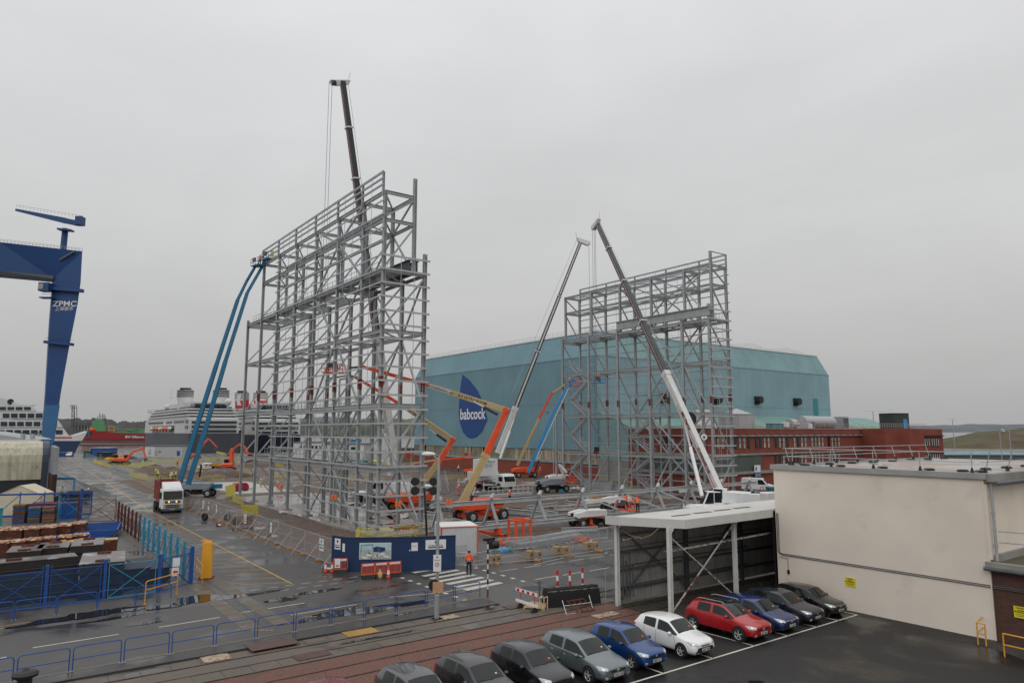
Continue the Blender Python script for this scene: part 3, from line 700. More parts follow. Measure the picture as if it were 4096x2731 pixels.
on_roof('air_unit', 'long grey air handling unit with a rounded silver hood', 'roof plant', 141.5, 86, MB().box(-3.5,-1,0,3.5,1,1.7).lathe([(0,-1.2),(1.1,-1.2),(1.1,1.2),(0,1.2)], (-3.6,0,1.0), 12, 'X'), M['galv'], (('fan_box', MB().box(.6,-1.5,.2,1.6,-1,1.2), M['white_paint']),('grille', MB().box(1.9,-1.05,.3,3.3,-1,1.5), M['steel_dark'])))
on_roof('air_unit', 'small white condenser box on the brick roof left of the grey unit', 'roof plant', 135.5, 86, MB().box(-.6,-.4,.4,.6,.4,1.5), M['white_paint'], (('stand', MB().box(-.5,-.3,0,.5,.3,.4), M['steel_dark']),))
on_roof('air_unit', 'low blue green plant box on the brick roof', 'roof plant', 133, 87, MB().box(-2,-.8,0,2,.8,1.1), M['teal'], (('lid', MB().box(-2.1,-.9,1.1,2.1,.9,1.2), M['galv']),))
on_roof('duct', 'large silver cylindrical duct lying on the brick roof at the right', 'roof duct', 154, 90, MB().lathe([(0,-6.5),(1.5,-6.3),(1.5,6.3),(0,6.5)], (0,0,1.55), 18, 'X'), M['galv'], (('cradle', MB().box(-5,-1,0,-4.6,1,.5).box(4.6,-1,0,5,1,.5), M['steel_dark']),))
on_roof('air_unit', 'tall silver louvred cabinet on the brick roof right of the duct', 'roof plant', 164.8, 90, MB().box(-1.3,-1.3,0,1.3,1.3,3.0), M['galv'], (('louvre', MB().box(-1.1,-1.36,.4,1.1,-1.3,2.7), M['steel_dark']),))
# dark green roof hut
ht = thing('roof_hut', 'dark green clad hut with pyramid roof and blue door on the brick wing', 'roof hut', ((164.62,77.4)[0], (164.62,77.4)[1], 10.9), R(-18))
MB().box(-2.1,-2.1,0,2.1,2.1,3.6).build('wall', mat('hut_green',(.035,.05,.045),.55,0,.15,1,wave=(3,.02)), ht)
MB().add([(-2.3,-2.3,3.6),(2.3,-2.3,3.6),(2.3,2.3,3.6),(-2.3,2.3,3.6),(0,0,4.9)], [(0,1,4),(1,2,4),(2,3,4),(3,0,4),(3,2,1,0)]).build('roof', M['galv'], ht)
MB().box(.4,-2.16,.05,1.5,-2.1,2.3).build('door', M['boom_blue2'], ht)

# ------------------------------------------------------------------ cream building in the foreground
cb = thing('rendered_building', 'cream rendered windowless building with a wet flat roof and guard rail', 'building', (41.4,15.3,0))
CZ = 8.2
part('wall', MB().box(41.4,15.2,-.1,64,27.35,CZ-.25), M['cream'], cb)
part('roof', MB().box(41.4,15.2,CZ-.25,64.0,27.35,CZ), M['roof_wet'], cb)
part('roof_edge', MB().box(41.25,15.05,CZ-.23,41.42,27.5,CZ+.07).box(41.42,27.35,CZ-.23,64,27.5,CZ+.07), M['cream_trim'], cb)
part('roof_edge', MB().box(41.42,14.75,CZ-.35,64,15.19,CZ+.05), M['concrete'], cb)
part('gutter', MB().tube((41.3,14.62,CZ-.42),(64,14.62,CZ-.42),.11,10), M['steel_dark'], cb)
part('roof_border', MB().box(41.5,26.4,CZ,64,27.3,CZ+.015).box(41.5,15.3,CZ,42.4,26.4,CZ+.015), M['roof_grey'], cb)
dp = MB().tube((41.62,14.95,CZ-.45),(41.62,14.95,3.9),.07,10)
for z in (7.0,6.2,5.4,4.6): dp.tube((41.62,14.95,z),(41.62,14.95,z+.12),.09,10)
part('downpipe', dp, M['steel'], cb)
cn = MB()
for dz, dy in ((0,0),(-.09,.10)):
    cn.path([(41.36,27.25-dy,5.2),(41.36,27.25-dy,2.75+dz),(41.36,27.0-dy,2.68+dz),(41.36,8,2.68+dz)], .022, 6)
part('conduit', cn, M['steel_dark'], cb)
part('cable', MB().path([(41.37,27.2,2.45),(41.37,26.6,2.42),(41.37,26.58,1.7)], .012, 5).box(41.3,26.5,1.5,41.38,26.64,1.72), M['black'], cb)
part('corner_strip', MB().box(41.33,15.19,0,41.4,15.24,CZ-.4).box(41.4,15.1,3.95,41.75,15.2,CZ-.5), M['cream'], cb)
# free standing roof guard rail with weights
gr = thing('roof_guard_rail', 'free standing grey guard rail with black weighted feet around the cream building roof', 'guard rail', (42,16,CZ))
rail = MB()
path_ = [(42.2,26.8),(42.2,22.8),(42.2,19.4),(42.2,15.9)]
ups = []
for i in range(5): ups.append((42.3, 26.5-i*2.62, 1,0))
for i in range(8): ups.append((42.6+i*2.9, 26.9, 0,1))
for i in range(7): ups.append((43.4+i*3.1, 15.8, 0,-1))
for x, y, nx, ny in ups:
    if nx: top = (x-.0, y, CZ+1.1); 
    else: top = (x, y+ny*.28, CZ+1.1)
    rail.tube((x,y,CZ+.05), top, .026, 7); part('foot', MB().lathe([(.13,0),(.1,.05),(.05,.25),(.035,.28)], (x,y,CZ+.01), 8), M['rubber'], gr)
    ix, iy = (x+1.1, y) if nx else (x, y-ny*1.1); rail.tube((x,y,CZ+.05),(ix,iy,CZ+.05),.02,6)
    part('weight', MB().lathe([(.30,.02),(.30,.07),(.22,.13),(0,.13)], (ix,iy,CZ), 12), M['rubber'], gr)
for zz, in ((1.1,),(.58,)):
    rail.tube((42.3,26.8,CZ+zz),(42.3,15.9,CZ+zz),.024,7)
    o_ = .28*zz/1.1
    rail.tube((42.3,26.9+o_,CZ+zz),(63,26.9+o_,CZ+zz),.024,7); rail.tube((42.4,15.8-o_,CZ+zz),(62,15.8-o_,CZ+zz),.024,7)
part('rail', rail, M['galv'], gr)
# lower brick annex with terrace roof
ax = thing('brick_annex', 'lower dark brick annex with mossy terrace roof below the cream wall', 'brick building', (41.4,8,0))
M['brick_dark'] = bpy.data.materials.new('brick_dark'); M['brick_dark'].use_nodes = True
_nt = M['brick_dark'].node_tree; _b = _nt.nodes['Principled BSDF']; _t = _nt.nodes.new('ShaderNodeTexBrick'); _g = _nt.nodes.new('ShaderNodeNewGeometry'); _s = _nt.nodes.new('ShaderNodeSeparateXYZ'); _c = _nt.nodes.new('ShaderNodeCombineXYZ')
_nt.links.new(_g.outputs['Position'], _s.inputs[0]); _nt.links.new(_s.outputs['Y'], _c.inputs['X']); _nt.links.new(_s.outputs['Z'], _c.inputs['Y']); _nt.links.new(_c.outputs[0], _t.inputs['Vector'])
_t.inputs['Color1'].default_value = (.10,.035,.022,1); _t.inputs['Color2'].default_value = (.065,.022,.016,1); _t.inputs['Mortar'].default_value = (.11,.09,.075,1)
_t.inputs['Scale'].default_value = 1; _t.inputs['Brick Width'].default_value = .22; _t.inputs['Row Height'].default_value = .075; _t.inputs['Mortar Size'].default_value = .006
_nt.links.new(_t.outputs['Color'], _b.inputs['Base Color']); _b.inputs['Roughness'].default_value = .8
part('wall', MB().box(41.45,-8,0,60,15.19,3.62), M['brick_dark'], ax)
part('roof', MB().box(41.5,-8,3.62,60,15.18,3.8), M['terrace'], ax)
part('roof_edge', MB().box(41.15,-8,3.62,41.5,15.35,3.86), M['concrete'], ax)
part('upstand', MB().box(41.6,15.0,3.8,60,15.18,4.15), M['concrete'], ax)
part('gutter', MB().tube((41.12,-8,3.52),(41.12,15.4,3.52),.1,10), M['steel_dark'], ax)
tr_ = MB()
for zz in (4.4,4.95): tr_.tube((41.9,14.9,zz+.4),(43.4,8,zz+.4),.035,8)
tr_.tube((42.25,13.3,3.8),(42.25,13.3,5.4),.04,8)
part('terrace_rail', tr_, M['galv'], ax)
# warning signs on the wall
def wall_sign(y, z, w_, h_, lab):
    t = thing('warning_sign', lab, 'sign', (41.36,y,z)); part('board', MB().box(41.36,y-w_/2,z-h_/2,41.39,y+w_/2,z+h_/2), mat('sign_yellow',(.75,.62,.02),.4,0,.04,3), t)
    text('WARNING', h_*.16, 'lettering', M['black'], t, (41.35,y,z+h_*.36), (R(90),0,R(-90)))
    text('CRANES\nOVERHEAD', h_*.15, 'lettering', M['black'], t, (41.35,y,z+h_*.08), (R(90),0,R(-90)))
    part('symbol', MB().add([(41.35,y+w_*.33,z+h_*.0),(41.35,y+w_*.46,z+h_*.0),(41.35,y+w_*.40,z+h_*.14)],[(0,1,2)]).add([(41.35,y-w_*.33,z),(41.35,y-w_*.46,z),(41.35,y-w_*.40,z+h_*.14)],[(0,1,2)]).box(41.352,y-w_*.38,z-h_*.2,41.358,y+w_*.38,z-h_*.17).box(41.352,y-w_*.3,z-h_*.33,41.358,y+w_*.3,z-h_*.30), M['black'], t)
wall_sign((22.59,1.64)[0], (22.59,1.64)[1], .62, .5, 'yellow warning sign low on the cream wall above the car park')
wall_sign((14.02,1.61)[0], (14.02,1.61)[1], .62, .55, 'yellow warning sign on the dark brick annex at the right edge')
def yrail(name, lab, pts, zs=(1.05,.55)):
    t = thing(name, lab, 'handrail', (*pts[0],0)); m_ = MB()
    for p in pts: m_.tube((*p,0),(*p,zs[0]),.035,8)
    part('post', m_, M['yellow_o'], t); m_ = MB()
    for a, b_ in zip(pts, pts[1:]):
        for z in zs: m_.tube((*a,z),(*b_,z),.032,8)
    part('rail', m_, M['yellow_o'], t)
yrail('handrail', 'short yellow tubular handrail at the foot of the cream wall corner', [(44.12,16.28), (39.95,15.49), (39.96,15.14)])
yrail('handrail', 'yellow tubular handrail in front of the dark brick annex', [(38.83,13.98), (38.72,12.39)])
S('basement_step', [(40.2,15.49), (42.31,15.6), (42.51,13.17), (38.33,11.96)], .02, M['grime'])

# ------------------------------------------------------------------ open shelter
st_ = thing('shelter', 'open sided shelter with flat white roof and dark corrugated back wall', 'shelter', (36,30,0))
RZ = 4.98
rp = [(31.2,31.9+.35),(32.55,27.35),(41.35,27.42),(41.35,32.6),(31.25,32.6)]
part('roof', MB().prism([(29.3,30.25,RZ+.12),(32.5,27.3,RZ+.12),(41.3,27.45,RZ+.12),(60,27.6,RZ+.12),(60,36,RZ+.42),(32,36,RZ+.42)][:0] or [(30.65,31.5,RZ+.19),(30.7,30.9,RZ+.2),(32.4,27.3,RZ+.3),(41.25,27.55,RZ+.3),(60,27.55,RZ+.3),(60,31.9,RZ+.2),(41.2,31.9,RZ+.2)], (0,0,.12)), mat('roof_white', (.60,.585,.55), .5, 0, .08, .6, stain=((.3,.29,.27),.8,.62,.6)), st_)
fs_ = MB()
for a, b_ in (((30.62,31.9,.09),(30.7,30.9,.12)),((30.7,30.9,.12),(32.4,27.22,.17)),((32.4,27.22,.17),(41.3,27.5,.18))):
    fs_.bar((a[0],a[1],RZ+a[2]),(b_[0],b_[1],RZ+b_[2]),.08,.5)
part('fascia', fs_, mat('fascia_white', (.58,.57,.545), .45, 0, .06, 1), st_)
for i, (x, y) in enumerate(((31.25,31.6),(31.7,27.85),(37.75,27.9))):
    p_ = MB().ib((x,y,0),(x,y,RZ),.2,.24,.03,(1,0,0)); part('post', p_, M['white_dirty'], st_)
    part('knee_brace', MB().bar((x,y,RZ-.5),(x+.5,y+.02,RZ-.02),.06,.1) if i else MB().bar((x,y,RZ-.5),(x+.1,y-.5,RZ-.02),.06,.1), M['white_dirty'], st_)
for x in (37.6,43.5,49.5,55): part('post', MB().ib((x,31.6,0),(x,31.6,RZ),.2,.24,.03,(1,0,0)), M['steel_dark'], st_)
part('back_wall', MB().box(31.2,31.75,.1,60,31.8,RZ), mat('corrugated', (.36,.35,.325), .6, 0, .2, .8, streak=.5, wave=(2.2,.06), axis='X'), st_)
part('end_wall', MB().box(59.9,27.6,0,60,32.2,RZ), M['black'], st_)
part('side_return', MB().box(41.5,27.55,0,60,27.65,RZ), M['black'], st_)
M['rust_pole'] = mat('rust_pole', (.45,.43,.40), .6, 0, .1, 2, stain=((.12,.04,.025), 3.5, .53, .95))
part('cross_brace', MB().bar((31.75,27.85,.25),(37.7,27.9,4.7),.07,.07), M['rust_pole'], st_)
part('cross_brace', MB().bar((31.75,27.95,4.5),(37.7,27.95,.35),.07,.07), M['rust_pole'], st_)
for z in (.9,2.0,3.1,4.1): part('wall_girt', MB().bar((31.3,31.66,z),(58,31.66,z),.08,.14), M['steel_dark'], st_)
for a in ((31.4,37.4),(37.7,31.4),(37.8,43.2)): part('wall_brace', MB().bar((a[0],31.58,.3),(a[1],31.58,4.6),.06,.08), M['steel_dark'], st_)
pi = MB()
for i, (x, z) in enumerate(((31.6,2.9),(31.9,2.6),(32.2,3.1),(32.5,2.3))): pi.tube((x,31.5,.4),(x,31.5,z),.04,6)
for z in (1.1,2.3,3.1): pi.tube((31.4,31.5,z),(44,31.5,z+.03),.045,6)
pi.tube((31.4,31.5,3.4),(50,31.5,3.45),.03,6)
part('pipework', pi, M['steel_dark'], st_)
part('light_tray', MB().bar((31.7,28.2,3.55),(42,28.3,3.75),.16,.08).bar((31.4,31.2,3.9),(33.2,31.2,3.95),.12,.08), M['rust_pole'], st_)
part('cable', MB().path([(31.3,31.4,4.5),(31.6,30.8,4.2),(31.7,30.0,4.1),(31.7,29.2,4.4),(31.7,28.6,4.85)], .02, 5), M['tan'], st_)
for i in range(4): part('roof_gutter_slot', MB().box(33.4+i*2.2,28.9+i*.15,RZ+.36,35.0+i*2.2,29.15+i*.15,RZ+.405), M['steel_dark'], st_)

# ------------------------------------------------------------------ people
def skin_mesh(name, pts, edges, radii, m, parent, lv=1):
    me = bpy.data.meshes.new(name); me.from_pydata(pts, edges, [])
    o = bpy.data.objects.new(name, me); C.objects.link(o)
    md = o.modifiers.new('s', 'SKIN'); sv = me.skin_vertices[0].data
    for i, r in enumerate(radii): sv[i].radius = (r, r) if not isinstance(r, tuple) else r
    sv[0].use_root = True; md.use_smooth_shade = True
    sb = o.modifiers.new('u', 'SUBSURF'); sb.levels = lv; sb.render_levels = lv
    dg = bpy.context.evaluated_depsgraph_get(); nm = bpy.data.meshes.new_from_object(o.evaluated_get(dg)); bpy.data.objects.remove(o)
    nm.materials.clear(); nm.materials.append(m)
    for p in nm.polygons: p.use_smooth = True
    r_ = bpy.data.objects.new(name, nm); C.objects.link(r_); r_.parent = parent; return r_
def person(label, loc, rz, top='hivis_y', legs='dark_cloth', hat='white_paint', pose='stand', group=None, bands=True, s=1.0):
    t = thing('person', label, 'person', loc, rz, group)
    lean = {'stand':0, 'work':.22, 'arms_up':.05}[pose]
    J = {'pel':(0,0,.93), 'ch':(0,-.02-lean*.5,1.28), 'nk':(0,-.02-lean,1.47), 'hd':(0,-.04-lean*1.15,1.60), 'ht':(0,-.03-lean*1.15,1.70)}
    st_ = .11
    for sd, sg in (('l',1),('r',-1)):
        J['sh'+sd] = (.17*sg, -.02-lean*.95, 1.42)
        if pose == 'arms_up': J['el'+sd] = (.26*sg,-.18,1.34); J['wr'+sd] = (.2*sg,-.42,1.42); J['ha'+sd] = (.18*sg,-.50,1.45)
        elif pose == 'work': J['el'+sd] = (.25*sg,-.30,1.16); J['wr'+sd] = (.16*sg,-.52,1.05); J['ha'+sd] = (.14*sg,-.60,1.02)
        else: J['el'+sd] = (.25*sg,.02,1.15); J['wr'+sd] = (.25*sg,-.10,.92) ; J['ha'+sd] = (.24*sg,-.13,.83)
        J['hp'+sd] = (.09*sg,0,.90); J['kn'+sd] = (.105*sg+.02*sg,-.02,.50); J['an'+sd] = (.12*sg+.02*sg,.02,.09); J['to'+sd] = (.13*sg+.03*sg,-.14,.04)
    names = list(J); ix = {k:i for i,k in enumerate(names)}
    E_ = [('pel','ch'),('ch','nk'),('nk','hd'),('hd','ht')]
    for sd in 'lr': E_ += [('nk','sh'+sd),('sh'+sd,'el'+sd),('el'+sd,'wr'+sd),('wr'+sd,'ha'+sd),('pel','hp'+sd),('hp'+sd,'kn'+sd),('kn'+sd,'an'+sd),('an'+sd,'to'+sd)]
    rad = {'pel':.13,'ch':(.15,.11),'nk':.055,'hd':.095,'ht':.075,'sh':.06,'el':.045,'wr':.035,'ha':.032,'hp':.085,'kn':.058,'an':.042,'to':.04}
    body = skin_mesh('body', [J[k] for k in names], [(ix[a],ix[b]) for a,b in E_], [rad.get(k, rad.get(k[:2])) for k in names], M['skin'], t)
    def sub(nm, keys, edges, rr, m):
        i2 = {k:i for i,k in enumerate(keys)}
        return skin_mesh(nm, [J[k] for k in keys], [(i2[a],i2[b]) for a,b in edges], rr, m, t)
    ks = ['ch','pel','nk','shl','ell','wrl','shr','elr','wrr']
    jk = sub('jacket', ks, [('pel','ch'),('ch','nk'),('nk','shl'),('shl','ell'),('ell','wrl'),('nk','shr'),('shr','elr'),('elr','wrr')], [(.19,.15),(.19,.16),.075,.085,.068,.055,.085,.068,.055], M[top])
    ks = ['pel','hpl','knl','anl','hpr','knr','anr']
    sub('trousers', ks, [('pel','hpl'),('hpl','knl'),('knl','anl'),('pel','hpr'),('hpr','knr'),('knr','anr')], [.15,.105,.078,.065,.105,.078,.065], M[legs])
    bt = MB()
    for sg in (1,-1): bt.box(.10*sg-.055+.03*sg,-.20,0,.10*sg+.055+.03*sg,.09,.09)
    bt.build('boots', M['black'], t, bevel=.02)
    hd = J['hd']
    if hat == 'hair': MB().lathe([(.105,-.02),(.108,.04),(.08,.11),(0,.135)], (hd[0],hd[1]+.02,hd[2]), 12).build('hair', M['dark_cloth'], t, smooth=True)
    else: MB().lathe([(.15,.02),(.125,.035),(.12,.09),(.08,.15),(0,.165)], (hd[0],hd[1],hd[2]), 12).build('helmet', M[hat], t, smooth=True)
    if bands:
        b_ = MB()
        for z in (1.02,1.13):
            b_.lathe([(.205,z-.025),(.212,z),(.205,z+.025)], (0,-lean*.25,0), 14)
        b_.build('reflective_band', M['galv'], jk)
    if s != 1: t.scale = (s,s,s)
    return t

# ------------------------------------------------------------------ cars
def bvh_of(me): 
    return BVHTree.FromPolygons([v.co.copy() for v in me.vertices], [tuple(p.vertices) for p in me.polygons])
def patch_on(bvh, cs, dirn, org, nx=6, ny=4, off=.012):
    """quad patch given by four corner points, projected onto the body along dirn"""
    cs = [Vector(c) for c in cs]; d = Vector(dirn).normalized(); vs = []; ok = []
    for j in range(ny+1):
        for i in range(nx+1):
            u, v = i/nx, j/ny; p = cs[0].lerp(cs[1],u).lerp(cs[3].lerp(cs[2],u),v)
            h = bvh.ray_cast(p-d*org, d)
            if h[0] is None: vs.append(p); ok.append(False)
            else: vs.append(h[0]-d*off); ok.append(True)
    fs = []
    for j in range(ny):
        for i in range(nx):
            f = (j*(nx+1)+i, j*(nx+1)+i+1, (j+1)*(nx+1)+i+1, (j+1)*(nx+1)+i)
            if all(ok[k] for k in f): fs.append(f)
    return MB().add(vs, fs)
CARS = {   # station table: s, zl, belt z, top z, half-width factors low, belt, roof
 'hatch': [(0,.30,.62,.67,.74,.66,.54),(.022,.22,.70,.75,.90,.82,.64),(.09,.19,.77,.84,.98,.90,.68),(.19,.18,.83,.90,1,.93,.70),(.265,.18,.89,.97,1,.94,.72),(.42,.18,.93,1.40,1,.95,.70),(.50,.18,.95,1.465,1,.95,.72),(.565,.18,.96,1.48,1,.95,.73),(.595,.18,.97,1.48,1,.95,.73),(.72,.18,1.0,1.465,1,.95,.72),(.79,.18,1.02,1.44,1,.95,.70),(.90,.20,1.04,1.36,.98,.93,.66),(.965,.26,1.0,1.05,.93,.86,.6),(1,.34,.72,.78,.80,.72,.5)],
}
PAINT = {}
def paint(nm, col, metal=.3, rough=.3):
    if nm not in PAINT: PAINT[nm] = mat('car_paint_'+nm, col, rough, metal, .04, 2, coat=.8)
    return PAINT[nm]
M['carglass'] = mat('carglass', (.010,.014,.014), .05, 0, .2, 2, spec=.45)
M['tyre'] = mat('tyre', (.014,.014,.014), .8, 0, .2, 20)
M['alloy'] = mat('alloy', (.50,.51,.52), .35, .25, .1, 5)
M['headlamp'] = mat('headlamp', (.55,.57,.58), .12, .5, .25, 12)
M['taillight'] = mat('taillight', (.45,.01,.012), .2, 0, .1, 5)
def car(label, x, y, pnt, L=3.95, W=1.72, H=1.48, plate='', suv=False, wheel_r=.31, rails=False, roofglass=False, mouth='wide', chrome=False, taper=0, group='cars parked in the marked bays', rz=0, lampw=.34, badge=None, sill_dark=False, tag_col='orange'):
    t = thing('parked_car', label, 'car', (x, y, .014), rz, group); A = CARS['hatch']; k = H/1.48
    vs = []; fs = []; mi = []; nr = 9
    lift = .06 if suv else 0
    for s, zl, zb, zr, wm, wb, wr in A:
        hw = W/2; yy = -L/2+s*L; sc = lambda z: (z-.18)*k+.18+lift*(z<1)
        zr_ = sc(zr); zb_ = sc(zb)
        roof = zr-zb > .2
        half = [(0,zl+lift),(.80*wm*hw,zl+lift),(wm*hw*.985,zl+.12+lift),(wm*hw*1.02,zb_*.72),(wb*hw,zb_)]
        if roof: half += [((wr+.045)*hw,zr_-.085),(wr*hw*.93,zr_-.03),(wr*hw*.5,zr_+.005),(0,zr_+.015)]
        else: half += [((wr+.12)*hw,zb_+.35*(zr_-zb_)),((wr)*hw,zb_+.62*(zr_-zb_)),(wr*hw*.5,zr_),(0,zr_+.015)]
        ring = [(a,yy,b) for a,b in half]+[(-a,yy,b) for a,b in half[-2:0:-1]]
        vs += ring
    m = 16; ns = len(A)
    for i in range(ns-1):
        for j in range(m):
            jj = j if j < 8 else 15-j
            f = (i*m+j, i*m+(j+1)%m, (i+1)*m+(j+1)%m, (i+1)*m+j); fs.append(f); g = 0
            if jj == 4 and 4 <= i <= 10 and i not in (7,10): g = 1
            if jj == 4 and i == 10 and not suv: g = 0
            if jj in (6,7) and i == 4: g = 1
            if jj in (6,7) and i == 11: g = 1
            if roofglass and jj in (6,7) and 5 <= i <= 9: g = 1
            if jj in (0,): g = 2
            if sill_dark and jj in (1,2) and 0 < i < 12: g = 2 if jj == 1 else g
            mi.append(g)
    fs += [tuple(range(m-1,-1,-1)), tuple((ns-1)*m+q for q in range(m))]; mi += [0,0]
    me = bpy.data.meshes.new('tmp'); me.from_pydata(vs, [], fs)
    for q in range(3): me.materials.append(None)
    for p, g in zip(me.polygons, mi): p.material_index = g
    bm = bmesh.new(); bm.from_mesh(me); bmesh.ops.recalc_face_normals(bm, faces=bm.faces)
    bm.verts.index_update(); cl = bm.edges.layers.float.new('crease_edge')
    for e in bm.edges:
        ms = {f.material_index for f in e.link_faces}
        if len(ms) > 1: e[cl] = .92
        else:
            ja, jb = [v.index % 16 for v in e.verts]; jj = min(ja,16-ja) if ja else 0
            if ja == jb and jj in (2,4): e[cl] = .5 if jj == 4 else .35
            if ja == jb and jj == 5: e[cl] = .45
            ia, ib = [v.index//16 for v in e.verts]
            if ia == ib and ia in (0,13): e[cl] = .3
            if ia == ib and ia in (4,5,11,12) and jj > 3: e[cl] = .6
    bm.to_mesh(me); bm.free()
    o = bpy.data.objects.new('tmp', me); C.objects.link(o); sb = o.modifiers.new('s','SUBSURF'); sb.levels = 2; sb.render_levels = 2
    dg = bpy.context.evaluated_depsgraph_get(); em = bpy.data.meshes.new_from_object(o.evaluated_get(dg)); bpy.data.objects.remove(o)
    bvh = bvh_of(em)
    for g, nm, mm in ((0,'body',pnt),(1,'window',M['carglass']),(2,'sill',M['black'])):
        ids = [p for p in em.polygons if p.material_index == g]; used = sorted({v for p in ids for v in p.vertices}); mp = {v:i for i,v in enumerate(used)}
        q = bpy.data.meshes.new(nm); q.from_pydata([em.vertices[v].co for v in used], [], [tuple(mp[v] for v in p.vertices) for p in ids])
        for p in q.polygons: p.use_smooth = True
        q.materials.append(mm); ob = bpy.data.objects.new(nm, q); C.objects.link(ob); ob.parent = t
        if g == 0: body = ob
    # wheels in dark arches
    wy = (-L/2+.185*L+.03, -L/2+.845*L)
    for yy in wy:
        for sg in (1,-1):
            ar = MB().lathe([(0,W/2-.30),(wheel_r+.055,W/2-.30),(wheel_r+.055,W/2+.004),(0,W/2+.004)] if sg > 0 else [(0,-W/2+.30),(wheel_r+.055,-W/2+.30),(wheel_r+.055,-W/2-.004),(0,-W/2-.004)], (0,yy,wheel_r+.02), 24, 'X'); ar.build('wheel_arch', M['black'], t)
            wm_ = MB(); a, b_ = (W/2-.2, W/2+.032) if sg > 0 else (-W/2+.2, -W/2-.032)
            wm_.lathe([(wheel_r*.66,b_),(wheel_r*.93,b_),(wheel_r,b_-.025*sg),(wheel_r,a),(0,a)], (0,yy,wheel_r), 28, 'X')
            wo = wm_.build('wheel', M['tyre'], t, smooth=False)
            rm_ = MB(); rm_.lathe([(wheel_r*.60,b_-.03*sg),(wheel_r*.68,b_-.005*sg),(wheel_r*.70,b_-.03*sg)], (0,yy,wheel_r), 28, 'X')
            for q in range(5):
                an = q*2*math.pi/5+.3; c_ = V(b_-.018*sg,yy,wheel_r); dd = V(0,math.cos(an),math.sin(an))
                rm_.bar(c_+dd*.03, c_+dd*wheel_r*.66, .05, .02, up=(1,0,0))
            rm_.lathe([(.05,b_-.01*sg),(0,b_-.005*sg)], (0,yy,wheel_r), 12, 'X')
            rm_.build('rim', M['alloy'], wo)
    F = V(0,1,0); fx = lambda cs, **kw: patch_on(bvh, [(a,0,b) for a,b in cs], F, L, **kw)
    z0 = lift
    for sg in (1,-1):
        a0, a1 = W/2*.93*sg, (W/2-lampw)*.92*sg
        yy0 = -L/2+.12; pm = patch_on(bvh, [(W/2*.97*sg,yy0+.32,.80+z0),(a1,yy0-.02,.70+z0),(a1*1.03,yy0-.06,.58+z0),(W/2*.93*sg,yy0+.10,.64+z0)], (-.45*sg,1,-.35), 1.2, 9, 5)
        pm.build('headlight', M['headlamp'], t, smooth=True)
        pm = patch_on(bvh, [(W/2*.92*sg,0,.98+z0),(W/2*.70*sg,0,.98+z0),(W/2*.72*sg,0,.80+z0),(W/2*.95*sg,0,.80+z0)], (0,-1,0), L, 5, 3); pm.build('taillight', M['taillight'], t)
        # mirrors
        mb = MB().lathe([(0,-.09),(.07,-.07),(.085,0),(.07,.07),(0,.09)], (sg*(W/2+.07), -L/2+.345*L, .93*k+z0+.02), 10, 'X'); mb.bar((sg*(W/2-.05),-L/2+.345*L,.90*k+z0),(sg*(W/2+.05),-L/2+.345*L,.92*k+z0),.05,.04); mb.build('wing_mirror', pnt, t, smooth=True)
        # door shut lines and handles
        def side_line(pts, w_, m_, nm):
            mb = MB()
            for (ya,za),(yb,zb_) in zip(pts, pts[1:]):
                n = max(2,int(math.hypot(yb-ya,zb_-za)/.08)); row = []
                nv = Vector((0,-(zb_-za),(yb-ya))).normalized()*w_/2
                for q in range(n+1):
                    p = V(0, ya+(yb-ya)*q/n, za+(zb_-za)*q/n)
                    for e in (nv,-nv):
                        h = bvh.ray_cast(p+e+V(sg*W,0,0), V(-sg,0,0)); row.append((h[0]+V(sg*.006,0,0)) if h[0] else p+e+V(sg*W/2,0,0))
                mb.add(row, [(2*q,2*q+1,2*q+3,2*q+2) for q in range(n)])
            mb.build(nm, m_, t)
        yb = -L/2+.58*L
        side_line([(yb,.34+z0),(yb,.93*k+z0)], .014, M['black'], 'door_gap'); side_line([(-L/2+.30*L,.42+z0),(-L/2+.275*L,.62+z0),(-L/2+.31*L,.90*k+z0)], .014, M['black'], 'door_gap')
        side_line([(-L/2+.77*L,.92*k+z0),(-L/2+.775*L,.72*k+z0),(-L/2+.70*L,.38+z0)], .014, M['black'], 'door_gap')
        side_line([(yb-.24,.80*k+z0),(yb-.08,.805*k+z0)], .035, pnt if not chrome else M['alloy'], 'door_handle'); side_line([(-L/2+.72*L,.83*k+z0),(-L/2+.76*L,.835*k+z0)], .035, pnt if not chrome else M['alloy'], 'door_handle')
        if chrome: side_line([(-L/2+.30*L,.955*k+z0-.03),(-L/2+.55*L,.985*k+z0-.03),(-L/2+.80*L,1.03*k+z0-.03)], .022, M['alloy'], 'chrome_strip')
    if mouth == 'wide':
        fx([(-.50,.53+z0),(.50,.53+z0),(.70,.25+z0),(-.70,.25+z0)], nx=12).build('grille', M['black'], t); fx([(-.30,.62+z0),(.30,.62+z0),(.28,.57+z0),(-.28,.57+z0)], nx=8).build('grille', M['black'], t)
    elif mouth == 'shield':
        fx([(-.44,.66+z0),(.44,.66+z0),(.32,.30+z0),(-.32,.30+z0)], nx=10).build('grille', M['black'], t)
        fx([(-.48,.68+z0),(.48,.68+z0),(.48,.665+z0),(-.48,.665+z0)], nx=10, off=.02).build('grille_trim', M['alloy'], t)
        for sg in (1,-1): fx([(sg*.42,.44+z0),(sg*.70,.46+z0),(sg*.70,.28+z0),(sg*.36,.28+z0)], nx=4).build('air_intake', M['black'], t)
    else:
        fx([(-.42,.62+z0),(.42,.62+z0),(.40,.54+z0),(-.40,.54+z0)], nx=8).build('grille', M['black'], t); fx([(-.42,.38+z0),(.42,.38+z0),(.50,.25+z0),(-.50,.25+z0)], nx=8).build('air_intake', M['black'], t)
